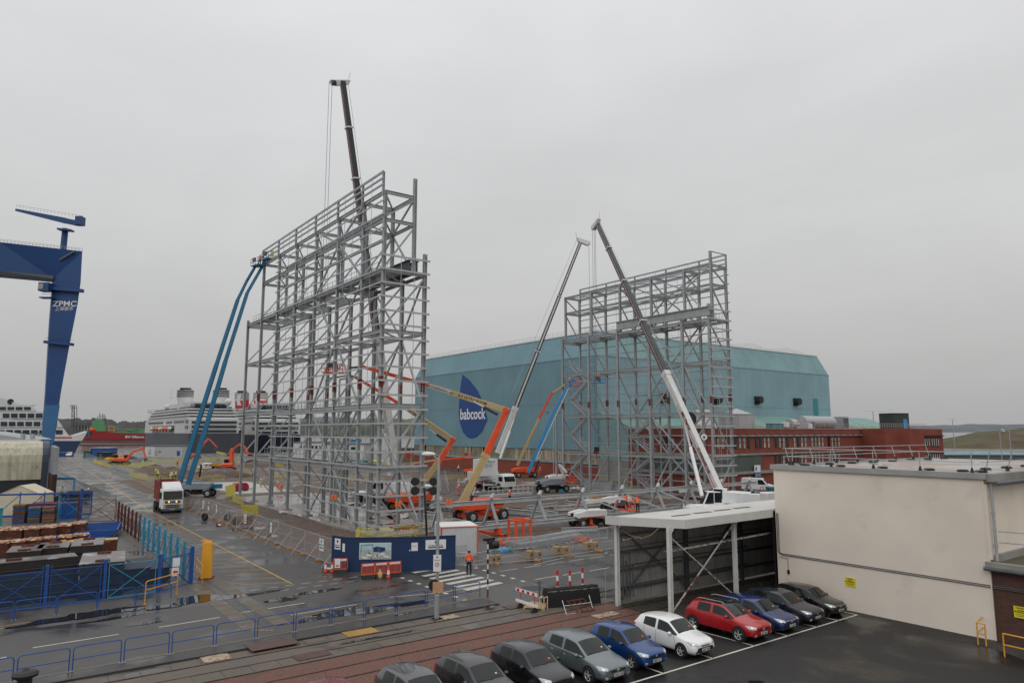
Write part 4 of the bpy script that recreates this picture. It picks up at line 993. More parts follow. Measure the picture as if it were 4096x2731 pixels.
        for sg in (1,-1): fx([(sg*.56,.40+z0),(sg*.70,.42+z0),(sg*.70,.30+z0),(sg*.58,.29+z0)], nx=3).build('fog_lamp', M['headlamp'], t)
    if badge:
        h = bvh.ray_cast(V(0,-L,.60+z0), F)
        if h[0]:
            bm_ = MB()
            if badge == 'rings':
                for q in range(4): bm_.lathe([(.032,0),(.038,.008),(.032,.012)], (-.09+q*.06,h[0].y-.02,.60+z0), 14, 'Y')
            elif badge == 'bar': bm_.lathe([(.055,0),(.07,.01),(.055,.014)], (0,h[0].y-.022,.60+z0), 18, 'Y').box(-.09,h[0].y-.022,.588+z0,.09,h[0].y-.01,.612+z0)
            else: bm_.lathe([(.045,0),(.055,.01),(.045,.014)], (0,h[0].y-.022,.60+z0), 18, 'Y').box(-.04,h[0].y-.02,.595+z0,.04,h[0].y-.012,.605+z0)
            bm_.build('badge', M['alloy'], t)
    if plate:
        zp = .42+z0; h = bvh.ray_cast(V(0,-L,zp), F); py = h[0].y-.035 if h[0] else -L/2-.02
        po = MB().box(-.26,py,zp-.058,.26,py+.02,zp+.058).build('number_plate', M['plate'], t)
        text(plate, .105, 'lettering', M['black'], po, (0,py-.004,zp), (R(90),0,0), wc=False, bold=True, depth=.002)
    # windscreen extras: wipers, permit tag, aerial
    def on_glass(px, pz):
        h = bvh.ray_cast(V(px,-L,pz), F); return h[0]+V(0,-.012,.006) if h[0] else None
    wp = MB()
    for a, b_ in (((-.50,1.0*k+z0),(.05,.985*k+z0)),((.02,.995*k+z0),(.50,1.02*k+z0))):
        p, q = on_glass(*a), on_glass(*b_)
        if p and q: wp.tube(p, q, .009, 5)
    if wp.v: wp.build('wiper', M['black'], t)
    p, q, r_, s_ = on_glass(.30,1.08*k+z0), on_glass(.40,1.08*k+z0), on_glass(.40,1.12*k+z0), on_glass(.30,1.12*k+z0)
    if p and q and r_ and s_: MB().quad(p,q,r_,s_).build('permit_tag', M[tag_col], t)
    MB().tube((0,L*.30,H+.0),(0,L*.34,H+.16),.008,5).build('aerial', M['black'], t)
    if rails:
        for sg in (1,-1):
            MB().path([(sg*W*.335,-L*.07,H+lift-.04),(sg*W*.345,-L*.04,H+lift+.02),(sg*W*.345,L*.28,H+lift-.0),(sg*W*.33,L*.33,H+lift-.07)], .016, 6).build('roof_rail', M['alloy'], t)
    return t
W2 = .86
car('white small hatchback with a wide black grille beside the red tall car', 27.42, 24.05, paint('white',(.78,.78,.78),0,.3), 3.95,1.70,1.50, 'SM17 VBK', mouth='wide', badge='oval', wheel_r=.30)
car('red crossover with silver roof rails and a glass roof', 31.75, 24.1, paint('red',(.42,.006,.010),.2), 4.35,1.81,1.58, 'SJ16 HHZ', suv=True, rails=True, roofglass=True, mouth='slim', wheel_r=.345, badge='bar', sill_dark=True)
car('small blue hatchback between the white and the grey green hatchbacks', 24.4, 24.2, paint('blue',(.005,.05,.20),.4), 3.75,1.69,1.50, 'SM09 TCY', mouth='slim', badge='oval', wheel_r=.30)
car('grey green hatchback with chrome window trim beside the small blue car', 21.75, 24.25, paint('greygreen',(.155,.19,.20),.5), 4.4,1.81,1.50, 'DY62 YRD', mouth='slim', chrome=True, badge='bar', wheel_r=.32, tag_col='paint_white')
car('blue hatchback with a large black shield grille beside the red crossover', 34.35, 24.15, paint('audiblue',(.008,.03,.15),.4), 4.3,1.79,1.43, 'SY16 BXP', mouth='shield', badge='rings', wheel_r=.33, tag_col='paint_white')
car('dark slate blue hatchback parked beside the black one nearest the cream wall', 36.95, 24.25, paint('slate',(.022,.026,.045),.4), 4.3,1.77,1.46, 'SK14 LYA', mouth='slim', badge='oval', wheel_r=.32)
car('black small hatchback parked nearest the cream wall', 39.45, 24.15, paint('black',(.006,.006,.007),.2), 3.98,1.74,1.42, 'SP67 XSB', mouth='shield', badge='rings', wheel_r=.31)
car('black hatchback parked between the grey green one and the charcoal one', 18.95, 24.35, paint('black2',(.010,.011,.014),.3), 4.0,1.75,1.49, '', mouth='slim', wheel_r=.31)
car('charcoal hatchback with a white sticker low on its windscreen', 16.2, 24.3, paint('charcoal',(.024,.024,.028),.3), 4.25,1.77,1.46, '', mouth='slim', wheel_r=.31, tag_col='paint_white')
car('mid grey hatchback with a silver reflecting roof at the lower edge', 13.55, 24.35, paint('grey',(.09,.092,.10),.5), 4.2,1.79,1.49, '', mouth='slim', wheel_r=.31)
car('dark red car of which only the roof shows at the lower edge', 10.6, 24.6, paint('darkred',(.20,.006,.010),.3), 4.1,1.74,1.46, '', mouth='slim', wheel_r=.31)

# ------------------------------------------------------------------ working machines
RW = M['white_paint']
def rotz(mb, a, o=(0,0,0)): return mb.xf(Matrix.Translation(o)@Matrix.Rotation(a, 4, 'Z'))
def seg(mb_name, p, q, w_, h_, m, root, w2=None, h2=None, t=None):
    """tapered rectangular boom section between two world points"""
    mb = MB(); d, r, u, L_ = mb.axes(p, q); w2 = w2 or w_; h2 = h2 or h_; p = Vector(p); q = Vector(q)
    P = [p-r*w_/2-u*h_/2, p+r*w_/2-u*h_/2, p+r*w_/2+u*h_/2, p-r*w_/2+u*h_/2, q-r*w2/2-u*h2/2, q+r*w2/2-u*h2/2, q+r*w2/2+u*h2/2, q-r*w2/2+u*h2/2]
    mb.add(P, [(0,3,2,1),(4,5,6,7),(0,1,5,4),(1,2,6,5),(2,3,7,6),(3,0,4,7)]); return mb.build(mb_name, m, root, wc=True)
def text_on(body, p, q, f, size, w_, m, root, v=0, bold=True, align='CENTER'):
    """lettering flat on the side face of a boom, reading along it"""
    mb = MB(); d, r, u, L_ = mb.axes(p, q); c = Vector(p).lerp(Vector(q), f); cm = Vector((0,0,10.4))
    if d.dot(V(.8048,-.5936,0)) < 0: d = -d
    n = r if r.dot(cm-c) > 0 else -r
    x = d; y = n.cross(x)
    o = text(body, size, 'lettering', m, None, (0,0,0), (0,0,0), bold=bold, depth=.01, align=align)
    c = c+n*(w_/2+.015)+y*v; o.parent = root
    o.matrix_local = Matrix.Translation(c-root.location)@Matrix((( x.x,y.x,n.x,0),(x.y,y.y,n.y,0),(x.z,y.z,n.z,0),(0,0,0,1))); return o
def strip_on(p, q, f0, f1, w_, v, th, m, root, nm='stripe'):
    mb = MB(); d, r, u, L_ = mb.axes(p, q); cm = Vector((0,0,10.4)); a = Vector(p).lerp(Vector(q), f0); b_ = Vector(p).lerp(Vector(q), f1)
    n = r if r.dot(cm-a) > 0 else -r
    o_ = n*(w_/2+.01)+u*v; mb.obox((a+b_)/2+o_, n*.008, d*((b_-a).length/2), u*(th/2)); return mb.build(nm, m, root, wc=True)
def wheel(root, c, r, w_, az, m=None, rim='galv', nm='wheel'):
    mb = rotz(MB().lathe([(r*.55,-w_/2),(r*.92,-w_/2),(r,-w_/2+.06),(r,w_/2-.06),(r*.92,w_/2),(r*.55,w_/2)], (0,0,0), 20, 'Y'), az, c); o = mb.build(nm, M['rubber'], root)
    rotz(MB().lathe([(0,-w_/2+.02),(r*.35,-w_/2-.0),(r*.56,-w_/2+.05),(r*.56,w_/2-.05),(r*.35,w_/2),(0,w_/2-.02)], (0,0,0), 16, 'Y'), az, c).build('rim', M[rim], o); return o
def basket(root, p, az, m, wmat=None, w_=1.2, l=2.2):
    p = Vector(p)-root.location; b_ = MB(); b_.box(-w_/2,-l/2,0,w_/2,l/2,.1)
    o = rotz(b_, az, p).build('basket_floor', m, root); r_ = MB()
    for z in (.55,1.1):
        for a, c_ in (((-w_/2,-l/2),(w_/2,-l/2)),((w_/2,-l/2),(w_/2,l/2)),((w_/2,l/2),(-w_/2,l/2)),((-w_/2,l/2),(-w_/2,-l/2))): r_.tube((*a,z),(*c_,z),.03,5)
    for x_ in (-w_/2,w_/2):
        for y_ in (-l/2,-l/6,l/6,l/2): r_.tube((x_,y_,.1),(x_,y_,1.1),.03,5)
    rotz(r_, az, p).build('basket_rail', m, root)
    rotz(MB().box(-w_/2-.12,-.35,.55,-w_/2+.1,.35,1.15), az, p).build('control_box', M['steel_dark'], root)
def boom_lift(name, label, gx, gy, az, chm, body_m, joints, bk, cyl=None, size=1., baz=0, taz=None, hubs='galv', track=None, bmat=None):
    """articulated platform lift; joints = list of (point, width, height, material)"""
    t = thing(name, label, 'boom lift', (gx,gy,0)); taz = az if taz is None else taz; s = size
    for a in (1,-1):
        for b_ in (1,-1):
            c_ = Matrix.Rotation(az,4,'Z')@V(a*2.0*s,b_*1.25*s,.62*s); wheel(t, c_, .62*s, .45*s, az, rim=hubs)
    f = MB().box(-2.2*s,-.45*s,.45*s,2.2*s,.45*s,.95*s).box(-2.15*s,-1.1*s,.5*s,-1.85*s,1.1*s,.75*s).box(1.85*s,-1.1*s,.5*s,2.15*s,1.1*s,.75*s).lathe([(0,.9*s),(.8*s,.9*s),(.8*s,1.25*s),(0,1.25*s)], (0,0,0), 18)
    rotz(f, az).build('chassis', M[chm], t)
    b_ = MB().prism([(-2.6*s,-1.05*s,1.25*s),(2.0*s,-1.05*s,1.25*s),(2.3*s,-1.05*s,1.6*s),(2.2*s,-1.05*s,2.25*s),(-1.2*s,-1.05*s,2.3*s),(-2.9*s,-1.05*s,2.0*s),(-2.95*s,-1.05*s,1.5*s)], (0,.75*s,0))
    b_.prism([(-2.6*s,.35*s,1.25*s),(2.0*s,.35*s,1.25*s),(2.3*s,.35*s,1.6*s),(2.2*s,.35*s,2.25*s),(-1.2*s,.35*s,2.3*s),(-2.9*s,.35*s,2.0*s),(-2.95*s,.35*s,1.5*s)], (0,.75*s,0))
    rotz(b_, taz).build('turret_cover', M[body_m], t, bevel=.06)
    rotz(MB().box(-2.5*s,-.3*s,1.2*s,2.0*s,.35*s,1.75*s).box(-2.9*s,-.9*s,1.35*s,-2.3*s,.9*s,1.9*s), taz).build('turret', M[chm], t)
    pts = [Vector(j[0]) for j in joints]
    for i in range(len(joints)-1):
        a, b2 = joints[i], joints[i+1]; seg('boom', a[0], b2[0], a[1], a[2], M[a[3]], t, a[1]*.96, a[2]*.92)
        if i and i < len(joints)-1 and a[3] != joints[i-1][3]:
            d = (pts[i]-pts[i-1]).normalized(); dn = (pts[i+1]-pts[i]).normalized()
            if d.dot(dn) < .9: rr_ = MB(); _, r_, _, _ = rr_.axes(a[0], b2[0]); rr_.tube(pts[i]-r_*(a[1]/2+.12), pts[i]+r_*(a[1]/2+.12), a[2]*.55, 14); rr_.build('knuckle', M[joints[i-1][3]], t, wc=True)
            else:
                e = pts[i]; rr_ = MB().bar(e-d*.35, e+d*.1, a[1]*1.25, a[2]*1.25); rr_.build('boom_collar', M[joints[i-1][3]], t, wc=True)
    if cyl:
        for (p, q) in cyl: 
            p = Vector(p); q = Vector(q); MB().tube(p, p.lerp(q,.55), .14*s, 8).build('lift_cylinder', M['black'], t, wc=True); MB().tube(p.lerp(q,.5), q, .08*s, 8).build('piston_rod', M['alloy'], t, wc=True)
    basket(t, bk, baz, M[bmat or joints[-1][3]])
    return t
# twin blue long reach lifts at the left tower
_AZ = lambda a, b: math.atan2(b[1]-a[1], b[0]-a[0])
b1 = boom_lift('boom_lift','left one of two long blue booms rising side by side to the tall frame', (26.62,131.05)[0],(26.62,131.05)[1], R(-30), 'black','mewp_grey',
   [((23.19,114.61,2.89),.5,.68,'boom_blue'),((24.81,113.42,10.78),.46,.6,'boom_blue'),((26.86,111.9,20.41),.40,.5,'boom_blue'),((29.06,110.28,30.46),.3,.38,'boom_blue'),((30.07,109.53,33.39),.28,.34,'boom_blue'),((30.87,107.7,35.75),.3,.3,'boom_blue')], (30.89,107.06,35.36), cyl=[((24.06,111.48,3.53), (24.22,111.36,6.67))], baz=R(10))
b2 = boom_lift('boom_lift','right one of two long blue booms rising side by side to the tall frame', (27.49,122.46)[0],(27.49,122.46)[1], R(-30), 'black','mewp_grey',
   [((23.79,111.68,2.79),.5,.68,'boom_blue'),((25.54,110.76,10.77),.46,.6,'boom_blue'),((27.58,109.63,20.93),.40,.5,'boom_blue'),((29.91,108.41,31.35),.3,.38,'boom_blue'),((31.09,107.54,34.19),.28,.36,'boom_blue'),((32.12,106.78,36.77),.3,.3,'boom_blue')], (32.19,106.11,36.31), cyl=[((24.82,109.67,3.91), (25.09,109.48,7.01))], baz=R(10))
for t_ in (b1,b2):
    rotz(MB().box(-1.6,.3,1.3,3.6,1.0,2.0), R(-30)).build('turret', M['boom_blue'], t_)
# big orange and tan articulated lift
J3 = [((40.88,64.29,3.02),.5,.72,'tan'),((43.43,63.65,7.91),.45,.68,'orange_red'),((45.79,63.15,12.73),.42,.6,'tan'),((40.36,70.88,15.68),.32,.42,'orange_red'),((35.43,78.25,18.12),.22,.25,'steel_dark'),((34.25,79.74,18.01),.2,.22,'orange_red')]
b3 = boom_lift('boom_lift','large orange and tan articulated lift with lettered boom, nearest the long truss', 47.3,70.3, R(2), 'orange_red','orange_red', J3, (32.85,81.39,17.47),
   cyl=[((44.75,63.42,12.29), (43.43,66.13,13.74)),((41.47,63.85,2.66), (42.15,63.72,4.54))], size=1.12, baz=R(50))
text_on('JLG ULTRA BOOM', J3[2][0], J3[3][0], .42, .44, .38, M['black'], b3)
strip_on(J3[2][0], J3[3][0], .70, .99, .38, 0, .34, M['white_paint'], b3, 'name_board')
text_on('www.hiresafesolutions.com', J3[2][0], J3[3][0], .845, .30, .42, M['logo_blue'], b3)
text_on('0800 868 442', V(45.8,70.3-1.25,1.9), V(50.8,70.3-1.05,1.9), .62, .30, .02, M['black'], b3)
J4 = [((43.38,79.84,2.57),.5,.72,'tan'),((46.27,78.95,6.2),.42,.62,'orange_red'),((48.42,78.6,9.33),.42,.6,'tan'),((44.06,83.06,13.41),.32,.42,'orange_red'),((41.07,86.51,16.06),.34,.4,'orange_red'),((38.97,88.06,17.57),.2,.25,'steel_dark'),((38.12,88.69,17.98),.2,.22,'orange_red')]
b4 = boom_lift('boom_lift','orange and tan articulated lift standing behind the near corner of the tall frame', 45.2,83.5, R(-8), 'orange_red','orange_red', J4, (36.94,89.56,18.1),
   cyl=[((47.64,78.93,9.16), (46.1,80.81,10.73)),((43.99,79.38,2.41), (44.75,79.32,3.78))], size=1.1, baz=R(40))
text_on('www.hiresafesolutions.com', J4[2][0], J4[3][0], .75, .30, .45, M['logo_blue'], b4)
J5 = [((80.33,107.26,4.13),.42,.58,'tan'),((81.99,106.03,8.67),.38,.5,'tan'),((83.35,104.41,12.76),.34,.44,'orange_red'),((85.04,102.54,17.66),.3,.35,'tan'),((86.52,100.21,19.24),.22,.25,'orange_red'),((86.65,98.87,19.5),.2,.2,'orange_red')]
b5 = boom_lift('boom_lift','slim tan and orange lift in front of the blue shed beside the blue boom', (99.36,129.84)[0], (99.36,129.84)[1], R(-15), 'orange_red','orange_red', J5, (86.97,98.01,18.82), baz=R(10))
J6 = [((74.33,96.15,3.47),.40,.58,'boom_blue2'),((75.96,94.95,8.25),.36,.5,'boom_blue2'),((78.16,93.45,14.04),.30,.42,'boom_blue2'),((80.26,92.03,18.7),.26,.34,'boom_blue2'),((81.18,91.47,19.16),.2,.2,'steel'),((84.8,90.29,18.94),.2,.2,'boom_blue2')]
b6 = boom_lift('boom_lift','bright blue straight boom lift with grey body reaching up to the far frame', 79.5,95.9, R(-5), 'black','mewp_grey', J6, (85.43,90.08,18.81), cyl=[((74.91,95.1,3.72), (76.12,94.45,7.15))], baz=R(20))
strip_on(J6[0][0], J6[3][0], .15, .95, .42, -.18, .10, M['white_paint'], b6)
for (P0, lab, nm_) in ((b3,0,0),): pass
# low white lifts
def white_lift(label, gx, gy, az, jib, bk, sz=.8):
    J = [(jib[0],.3,.4,'white_dirty'),(jib[1],.28,.35,'white_dirty'),(jib[2],.2,.2,'steel_dark')]
    t = boom_lift('boom_lift', label, gx, gy, az, 'black', 'white_paint', [(p, w_, h_, c_) for (p, w_, h_, c_) in J], bk, size=sz, baz=az, bmat='orange_red')
    rotz(MB().box(-2.2*sz,-1.12*sz,1.3*sz,2.0*sz,-1.07*sz,1.42*sz).box(-2.2*sz,1.07*sz,1.3*sz,2.0*sz,1.12*sz,1.42*sz), az).build('stripe', M['red'], t)
    return t
white_lift('white and black compact lift with its orange basket beside the long truss', 54.4,59.2, R(-8), [(52.4,57.65,2.83),(55.68,55.85,3.25),(56.21,55.46,3.01)], (56.42,55.3,1.9))
white_lift('white lift with a red striped boom partly hidden behind the long truss', 68.0,68.5, R(-5), [(74.25,63.28,2.54),(76.12,61.9,2.88),(77.99,60.52,2.99)], (78.44,60.19,2.42))
white_lift('white lift with folded boom and orange basket standing at the foot of the far frame', (91.7,108.88)[0], (91.7,108.88)[1], R(-10), [(80.97,94.36,2.44),(80.19,94.93,4.75),(80.62,93.37,3.39)], (80.76,92.65,1.73), .85)
boom_lift('boom_lift','low orange lift with its boom laid flat near the shed wall', (93.24,142.32)[0], (93.24,142.32)[1], R(-50), 'orange_red','orange_red', [((81.05,126.61,5.01),.3,.4,'orange_red'),((76.77,129.76,4.56),.3,.4,'tan'),((71.02,131.52,3.83),.25,.3,'orange_red')], (81.57,126.22,4.83), size=.7)

# ------------------------------------------------------------------ mobile cranes
def crane(label, gx, gy, az, piv, tip, base_f, secs, dark, stripe_m, head_m, saz, hook=None, hook_m='black', text_l=None, axles=5, cylq=None, wbase=(1.25,1.5), wtip=(.62,.75), ropes=()):
    t = thing('mobile_crane', label, 'crane', (gx,gy,0)); piv = Vector(piv); tip = Vector(tip)
    L_ = 2.55*axles; n = axles
    for i in range(n):
        x_ = -L_/2+1.6+i*(L_-3.0)/(n-1)
        for sg in (1,-1): wheel(t, Matrix.Rotation(az,4,'Z')@V(x_,sg*1.15,.68), .68, .5, az, rim='steel_dark')
    rotz(MB().box(-L_/2,-.9,.75,L_/2-2.2,.9,1.5).box(-L_/2+.3,-1.35,1.45,L_/2-2.4,1.35,1.62).box(-L_/2-.2,-1.3,.6,-L_/2+.1,1.3,1.4), az).build('chassis', M['white_paint'], t)
    cb_ = MB().prism([(L_/2-2.3,-1.3,.7),(L_/2+.2,-1.3,.7),(L_/2+.25,-1.3,1.6),(L_/2-.1,-1.3,2.6),(L_/2-.5,-1.3,2.9),(L_/2-2.3,-1.3,2.9)], (0,2.6,0))
    cbo = rotz(cb_, az).build('drivers_cab', M['white_paint'], t, bevel=.05)
    rotz(MB().prism([(L_/2+.265,-1.15,1.62),(L_/2-.06,-1.15,2.5),(L_/2-.08,-1.15,2.5),(L_/2+.24,-1.15,1.62)], (0,2.3,0)).box(L_/2-1.5,-1.32,1.65,L_/2-.25,-1.3,2.45).box(L_/2-1.5,1.3,1.65,L_/2-.25,1.32,2.45), az).build('cab_window', M['carglass'], t)
    st2 = MB(); red = MB()
    for sg in (1,-1):
        st2.box(-1.8,sg*1.38-.02,.85,1.8,sg*1.38+.02,1.3)
        for q in range(9): red.prism([(-1.7+q*.4,sg*1.41-.01,.85),(-1.5+q*.4,sg*1.41-.01,.85),(-1.35+q*.4,sg*1.41-.01,1.3),(-1.55+q*.4,sg*1.41-.01,1.3)], (0,.02*sg,0))
    ob = rotz(st2, az).build('side_guard', M['white_paint'], t); rotz(red, az).build('warning_stripe', M['red'], ob)
    for a in (-L_/2+1.0, L_/2-3.2): 
        m_ = MB().box(a-.2,-3.4,.85,a+.2,3.4,1.15)
        for sg in (1,-1): m_.tube((a,sg*3.3,.1),(a,sg*3.3,1.5),.1,8).lathe([(.35,.02),(.35,.12),(0,.14)], (a,sg*3.3,0), 12)
        rotz(m_, az).build('outrigger', M['white_dirty'], t)
    # slewing body, operator cab, counterweight, winches
    rotz(MB().box(-4.2,-1.25,1.75,1.4,-.35,3.1).box(-4.2,.35,1.75,1.4,1.25,3.1).box(-3.0,-.4,1.7,1.0,.4,2.2).lathe([(1.1,1.5),(1.1,1.75)], (0,0,0), 18), saz).build('slew_body', M['white_paint'], t, bevel=.04)
    rotz(MB().box(-4.9,-1.35,1.7,-3.9,1.35,3.3), saz).build('counterweight', M['white_dirty'], t, bevel=.05)
    rd = MB()
    for q in range(4): rd.prism([(-4.93,-1.2,1.9+q*.35),(-4.93,-.7,2.1+q*.35),(-4.93,-.7,2.25+q*.35),(-4.93,-1.2,2.05+q*.35)], (.02,0,0))
    rotz(rd, saz).build('warning_stripe', M['red'], t)
    oc_ = rotz(MB().prism([(.9,.45,1.6),(2.7,.45,1.6),(2.9,.45,2.3),(2.2,.45,3.5),(.9,.45,3.5)], (0,.95,0)), saz).build('operator_cab', M['white_paint'], t, bevel=.04)
    rotz(MB().prism([(1.05,1.42,2.25),(2.75,1.42,2.35),(2.15,1.42,3.38),(1.05,1.42,3.38)], (0,.015,0)).prism([(1.05,.43,2.25),(2.75,.43,2.35),(2.15,.43,3.38),(1.05,.43,3.38)], (0,.015,0)).prism([(2.93,.55,2.3),(2.93,1.3,2.3),(2.24,1.3,3.45),(2.24,.55,3.45)], (.015,0,0)), saz).build('cab_window', M['carglass'], oc_)
    rotz(MB().lathe([(.45,-.5),(.5,0),(.45,.5)], (-2.6,0,2.9), 14, 'Y').lathe([(.35,-.5),(.4,0),(.35,.5)], (-3.5,0,2.7), 14, 'Y'), saz).build('winch', M['steel_dark'], t)
    # telescopic boom
    d = (tip-piv).normalized(); b0 = piv.lerp(tip, base_f); base = seg('boom_base', piv, b0, wbase[0]*.9, wbase[1], M['white_dirty'], t, wbase[0], wbase[1]*.95)
    col = MB().bar(b0-d*.5, b0+d*.3, wbase[0]*1.15, wbase[1]*1.12); col.build('boom_collar', M['white_dirty'], t, wc=True)
    fr = [base_f]+[base_f+(1-base_f)*k_ for k_ in secs]+[1.0]
    for i in range(len(fr)-1):
        k0 = i/(len(fr)-1); w_ = wbase[0]*.85*(1-k0)+wtip[0]*k0; h_ = wbase[1]*.82*(1-k0)+wtip[1]*k0
        a = piv.lerp(tip, fr[i]); b_ = piv.lerp(tip, fr[i+1]); seg('boom_section', a, b_, w_, h_, M[dark], t, w_*.97, h_*.97)
        if i: MB().bar(a-d*.22, a+d*.0, w_*1.5, h_*1.35).build('boom_collar', M['white_dirty'], t, wc=True)
        if stripe_m:
            strip_on(a, b_, .02, .97, w_, .04, h_*.42 if stripe_m != 'red' else h_*.20, M['white_dirty'], t)
            if stripe_m == 'red': strip_on(a, b_, .02, .97, w_+.02, .04, h_*.10, M['red'], t)
    if text_l:
        for body, f, size, v, mm in text_l: text_on(body, piv, b0, f, size, wbase[0], M[mm], t, v)
        strip_on(piv, b0, .05, .72, wbase[0]*.93, -.12, .10, M['red'], t)
    # head with sheaves
    mb = MB(); dd, r_, u_, _ = mb.axes(piv, tip); hz = V(d.x,d.y,0).normalized(); hd = tip+d*.35
    mb.prism([tip-hz*.9+r_*-.35+V(0,0,.5), tip+hz*1.5+r_*-.35+V(0,0,-.15), tip+hz*1.75+r_*-.35+V(0,0,-.6), tip+hz*1.2+r_*-.35+V(0,0,-1.0), tip-hz*.6+r_*-.35+V(0,0,-.3)], r_*.7)
    hdo = mb.build('boom_head', M[head_m], t, wc=True)
    sh_ = MB()
    for q in (-.25,0,.25): sh_.tube(tip+hz*1.35+r_*(q-.05)+V(0,0,-.55), tip+hz*1.35+r_*(q+.05)+V(0,0,-.55), .42, 14)
    sh_.build('sheave', M['steel_dark'], hdo, wc=True)
    MB().tube(tip-hz*.9+V(0,0,.5), tip-hz*1.1+V(0,0,1.7), .04, 5).build('mast_aerial', M['galv'], t, wc=True)
    rp = MB(); back = u_ if u_.z > 0 else -u_
    rp.tube(tip-hz*.8+V(0,0,.3), piv.lerp(tip,.25)+back*1.6, .035, 5); rp.build('winch_rope', M['galv'], t, wc=True)
    hx = tip+hz*1.55
    for k_, (off, zb_) in enumerate(ropes):
        a = hx+hz*off[0]+r_*off[1]; MB().tube(a+V(0,0,-.6), V(a.x,a.y,zb_), .03, 5).build('hoist_rope', M['steel_dark'], t, wc=True)
    if hook is not None:
        c_ = V(hx.x,hx.y,hook); hb = MB().box(-.18,-.42,-.5,.18,.42,.7).xf(Matrix.Translation(c_)@Matrix.Rotation(math.atan2(hz.y,hz.x),4,'Z')); ho = hb.build('hook_block', M[hook_m], t, wc=True, bevel=.05)
        MB().path([c_+V(0,0,-.5),c_+V(0,0,-.95),c_+V(0,.18,-1.15),c_+V(0,.05,-1.35)], .06, 6).build('hook', M['black'], ho, wc=True)
        MB().xf(Matrix()).box(-.2,-.3,-.35,.2,.3,-.1).xf(Matrix.Translation(c_)@Matrix.Rotation(math.atan2(hz.y,hz.x),4,'Z')).build('warning_stripe', M['red'], ho, wc=True)
    if cylq:
        a, b_ = Vector(cylq[0]), piv.lerp(b0, cylq[1])-back*wbase[1]*.55; MB().tube(a, a.lerp(b_,.6), .24, 10).build('lift_cylinder', M['white_paint'], t, wc=True); MB().tube(a.lerp(b_,.58), b_, .15, 10).build('piston_rod', M['alloy'], t, wc=True)
    return t
M['boom_black'] = mat('boom_black', (.030,.032,.036), .35, .3, .15, .6)
M['boom_grey'] = mat('boom_grey', (.055,.072,.07), .35, .3, .15, .6)
cA = crane('tallest mobile crane with a near upright black boom behind the tall frame', 47.5,94.0, R(-60), (47.57,92.9,4.53), (38.03,93.72,61.62), .34, (.19,.40,.62,.82), 'boom_black', 'red', 'white_dirty', R(150), hook=(37.29,94.27,27.51)[2], axles=5, wbase=(1.0,1.15), wtip=(.62,.72), ropes=(((0,0),(37.28,94.28,27.88)[2]),((.25,.2),(37.28,94.28,27.88)[2])), cylq=((46.37,92.54,4.16),.5))
cB = crane('white mobile crane with its boom leaning right in front of the leaf sign', 74.8,108.6, R(-90), (75.62,107,6.49), (90.46,99.79,47.55), .20, (.33,.66), 'boom_black', 'white', 'white_paint', R(20), hook=(91.55,98.98,28.69)[2], hook_m='white_paint', axles=5, wbase=(.85,.95), wtip=(.46,.52), ropes=(((0,0),(91.56,98.98,29.2)[2]),), cylq=((74.85,105.08,5.61),.9))
cC = crane('white mobile crane beside the shelter roof with a red striped boom leaning left', 74.2,54.3, R(-22), (74.15,56.52,2.62), (83.96,88.43,47.13), .36, (.30,.56,.80), 'boom_grey', 'red', 'white_dirty', R(95), hook=(84.78,90.31,7.1)[2], axles=5, wbase=(.82,.98), wtip=(.56,.66), ropes=(((0,.2),(84.79,90.3,7.62)[2]),((-.3,-.3),(84.79,90.3,7.62)[2]),((-.9,.0),(83.34,88.88,32.37)[2])), cylq=((71.45,57.27,2.44),.62),
   text_l=(('J&D Pierce',.57,.66,.24,'black'),('(Contracts) Ltd',.25,.60,.24,'black')))
# big black hose reel and slew lamp on the near crane boom
mb = MB(); p0 = Vector((78.75,64.93,12.15)); q0 = Vector((77.96,64.27,12.13)); dr = (q0-p0).normalized(); mb.tube(p0, p0+dr*.35, 1.0, 24); mb.build('hose_reel', M['black'], cC, wc=True)
mb = MB(); p0 = Vector((78.57,62.33,9.68)); mb.tube(p0, p0+dr*.5, .42, 18); mb.build('guide_roller', M['white_paint'], cC, wc=True); MB().tube(p0+dr*.5, p0+dr*.56, .14, 12).build('guide_roller', M['black'], cC, wc=True)
lp = MB().lathe([(0,-.15),(.15,0),(0,.15)], (84.41,88.09,48.88), 10); lp.build('warning_lamp', mat('lamp_red',(1,.12,.06),.4,0,0,1,emit=4), cC, wc=True, smooth=True)
def side_text(body, c, size, root, az, m='black', ahead=0):
    return text(body, size, 'lettering', M[m], root, c, (R(90),0,az))
_fa = math.atan2(-.8048,-.5936)+math.pi/2   # a board squarely facing the camera
# operator cab and lettering panels nearest to the camera
text('J&D Pierce', .62, 'lettering', M['black'], cB, tuple((72.12,104.86,5.06)), (R(90),0,R(0)))
bp_ = Vector((72.35,105.19,4.74)); MB().obox(bp_+V(0,1.0,-.7), V(2.0,0,0), V(0,1.0,0), V(0,0,1.5)).build('slew_body', M['white_paint'], cB, wc=True)
text('STRUCTURAL\nSTEELWORK', .30, 'lettering', M['black'], cB, tuple((72.12,104.86,4.37)), (R(90),0,R(0)))
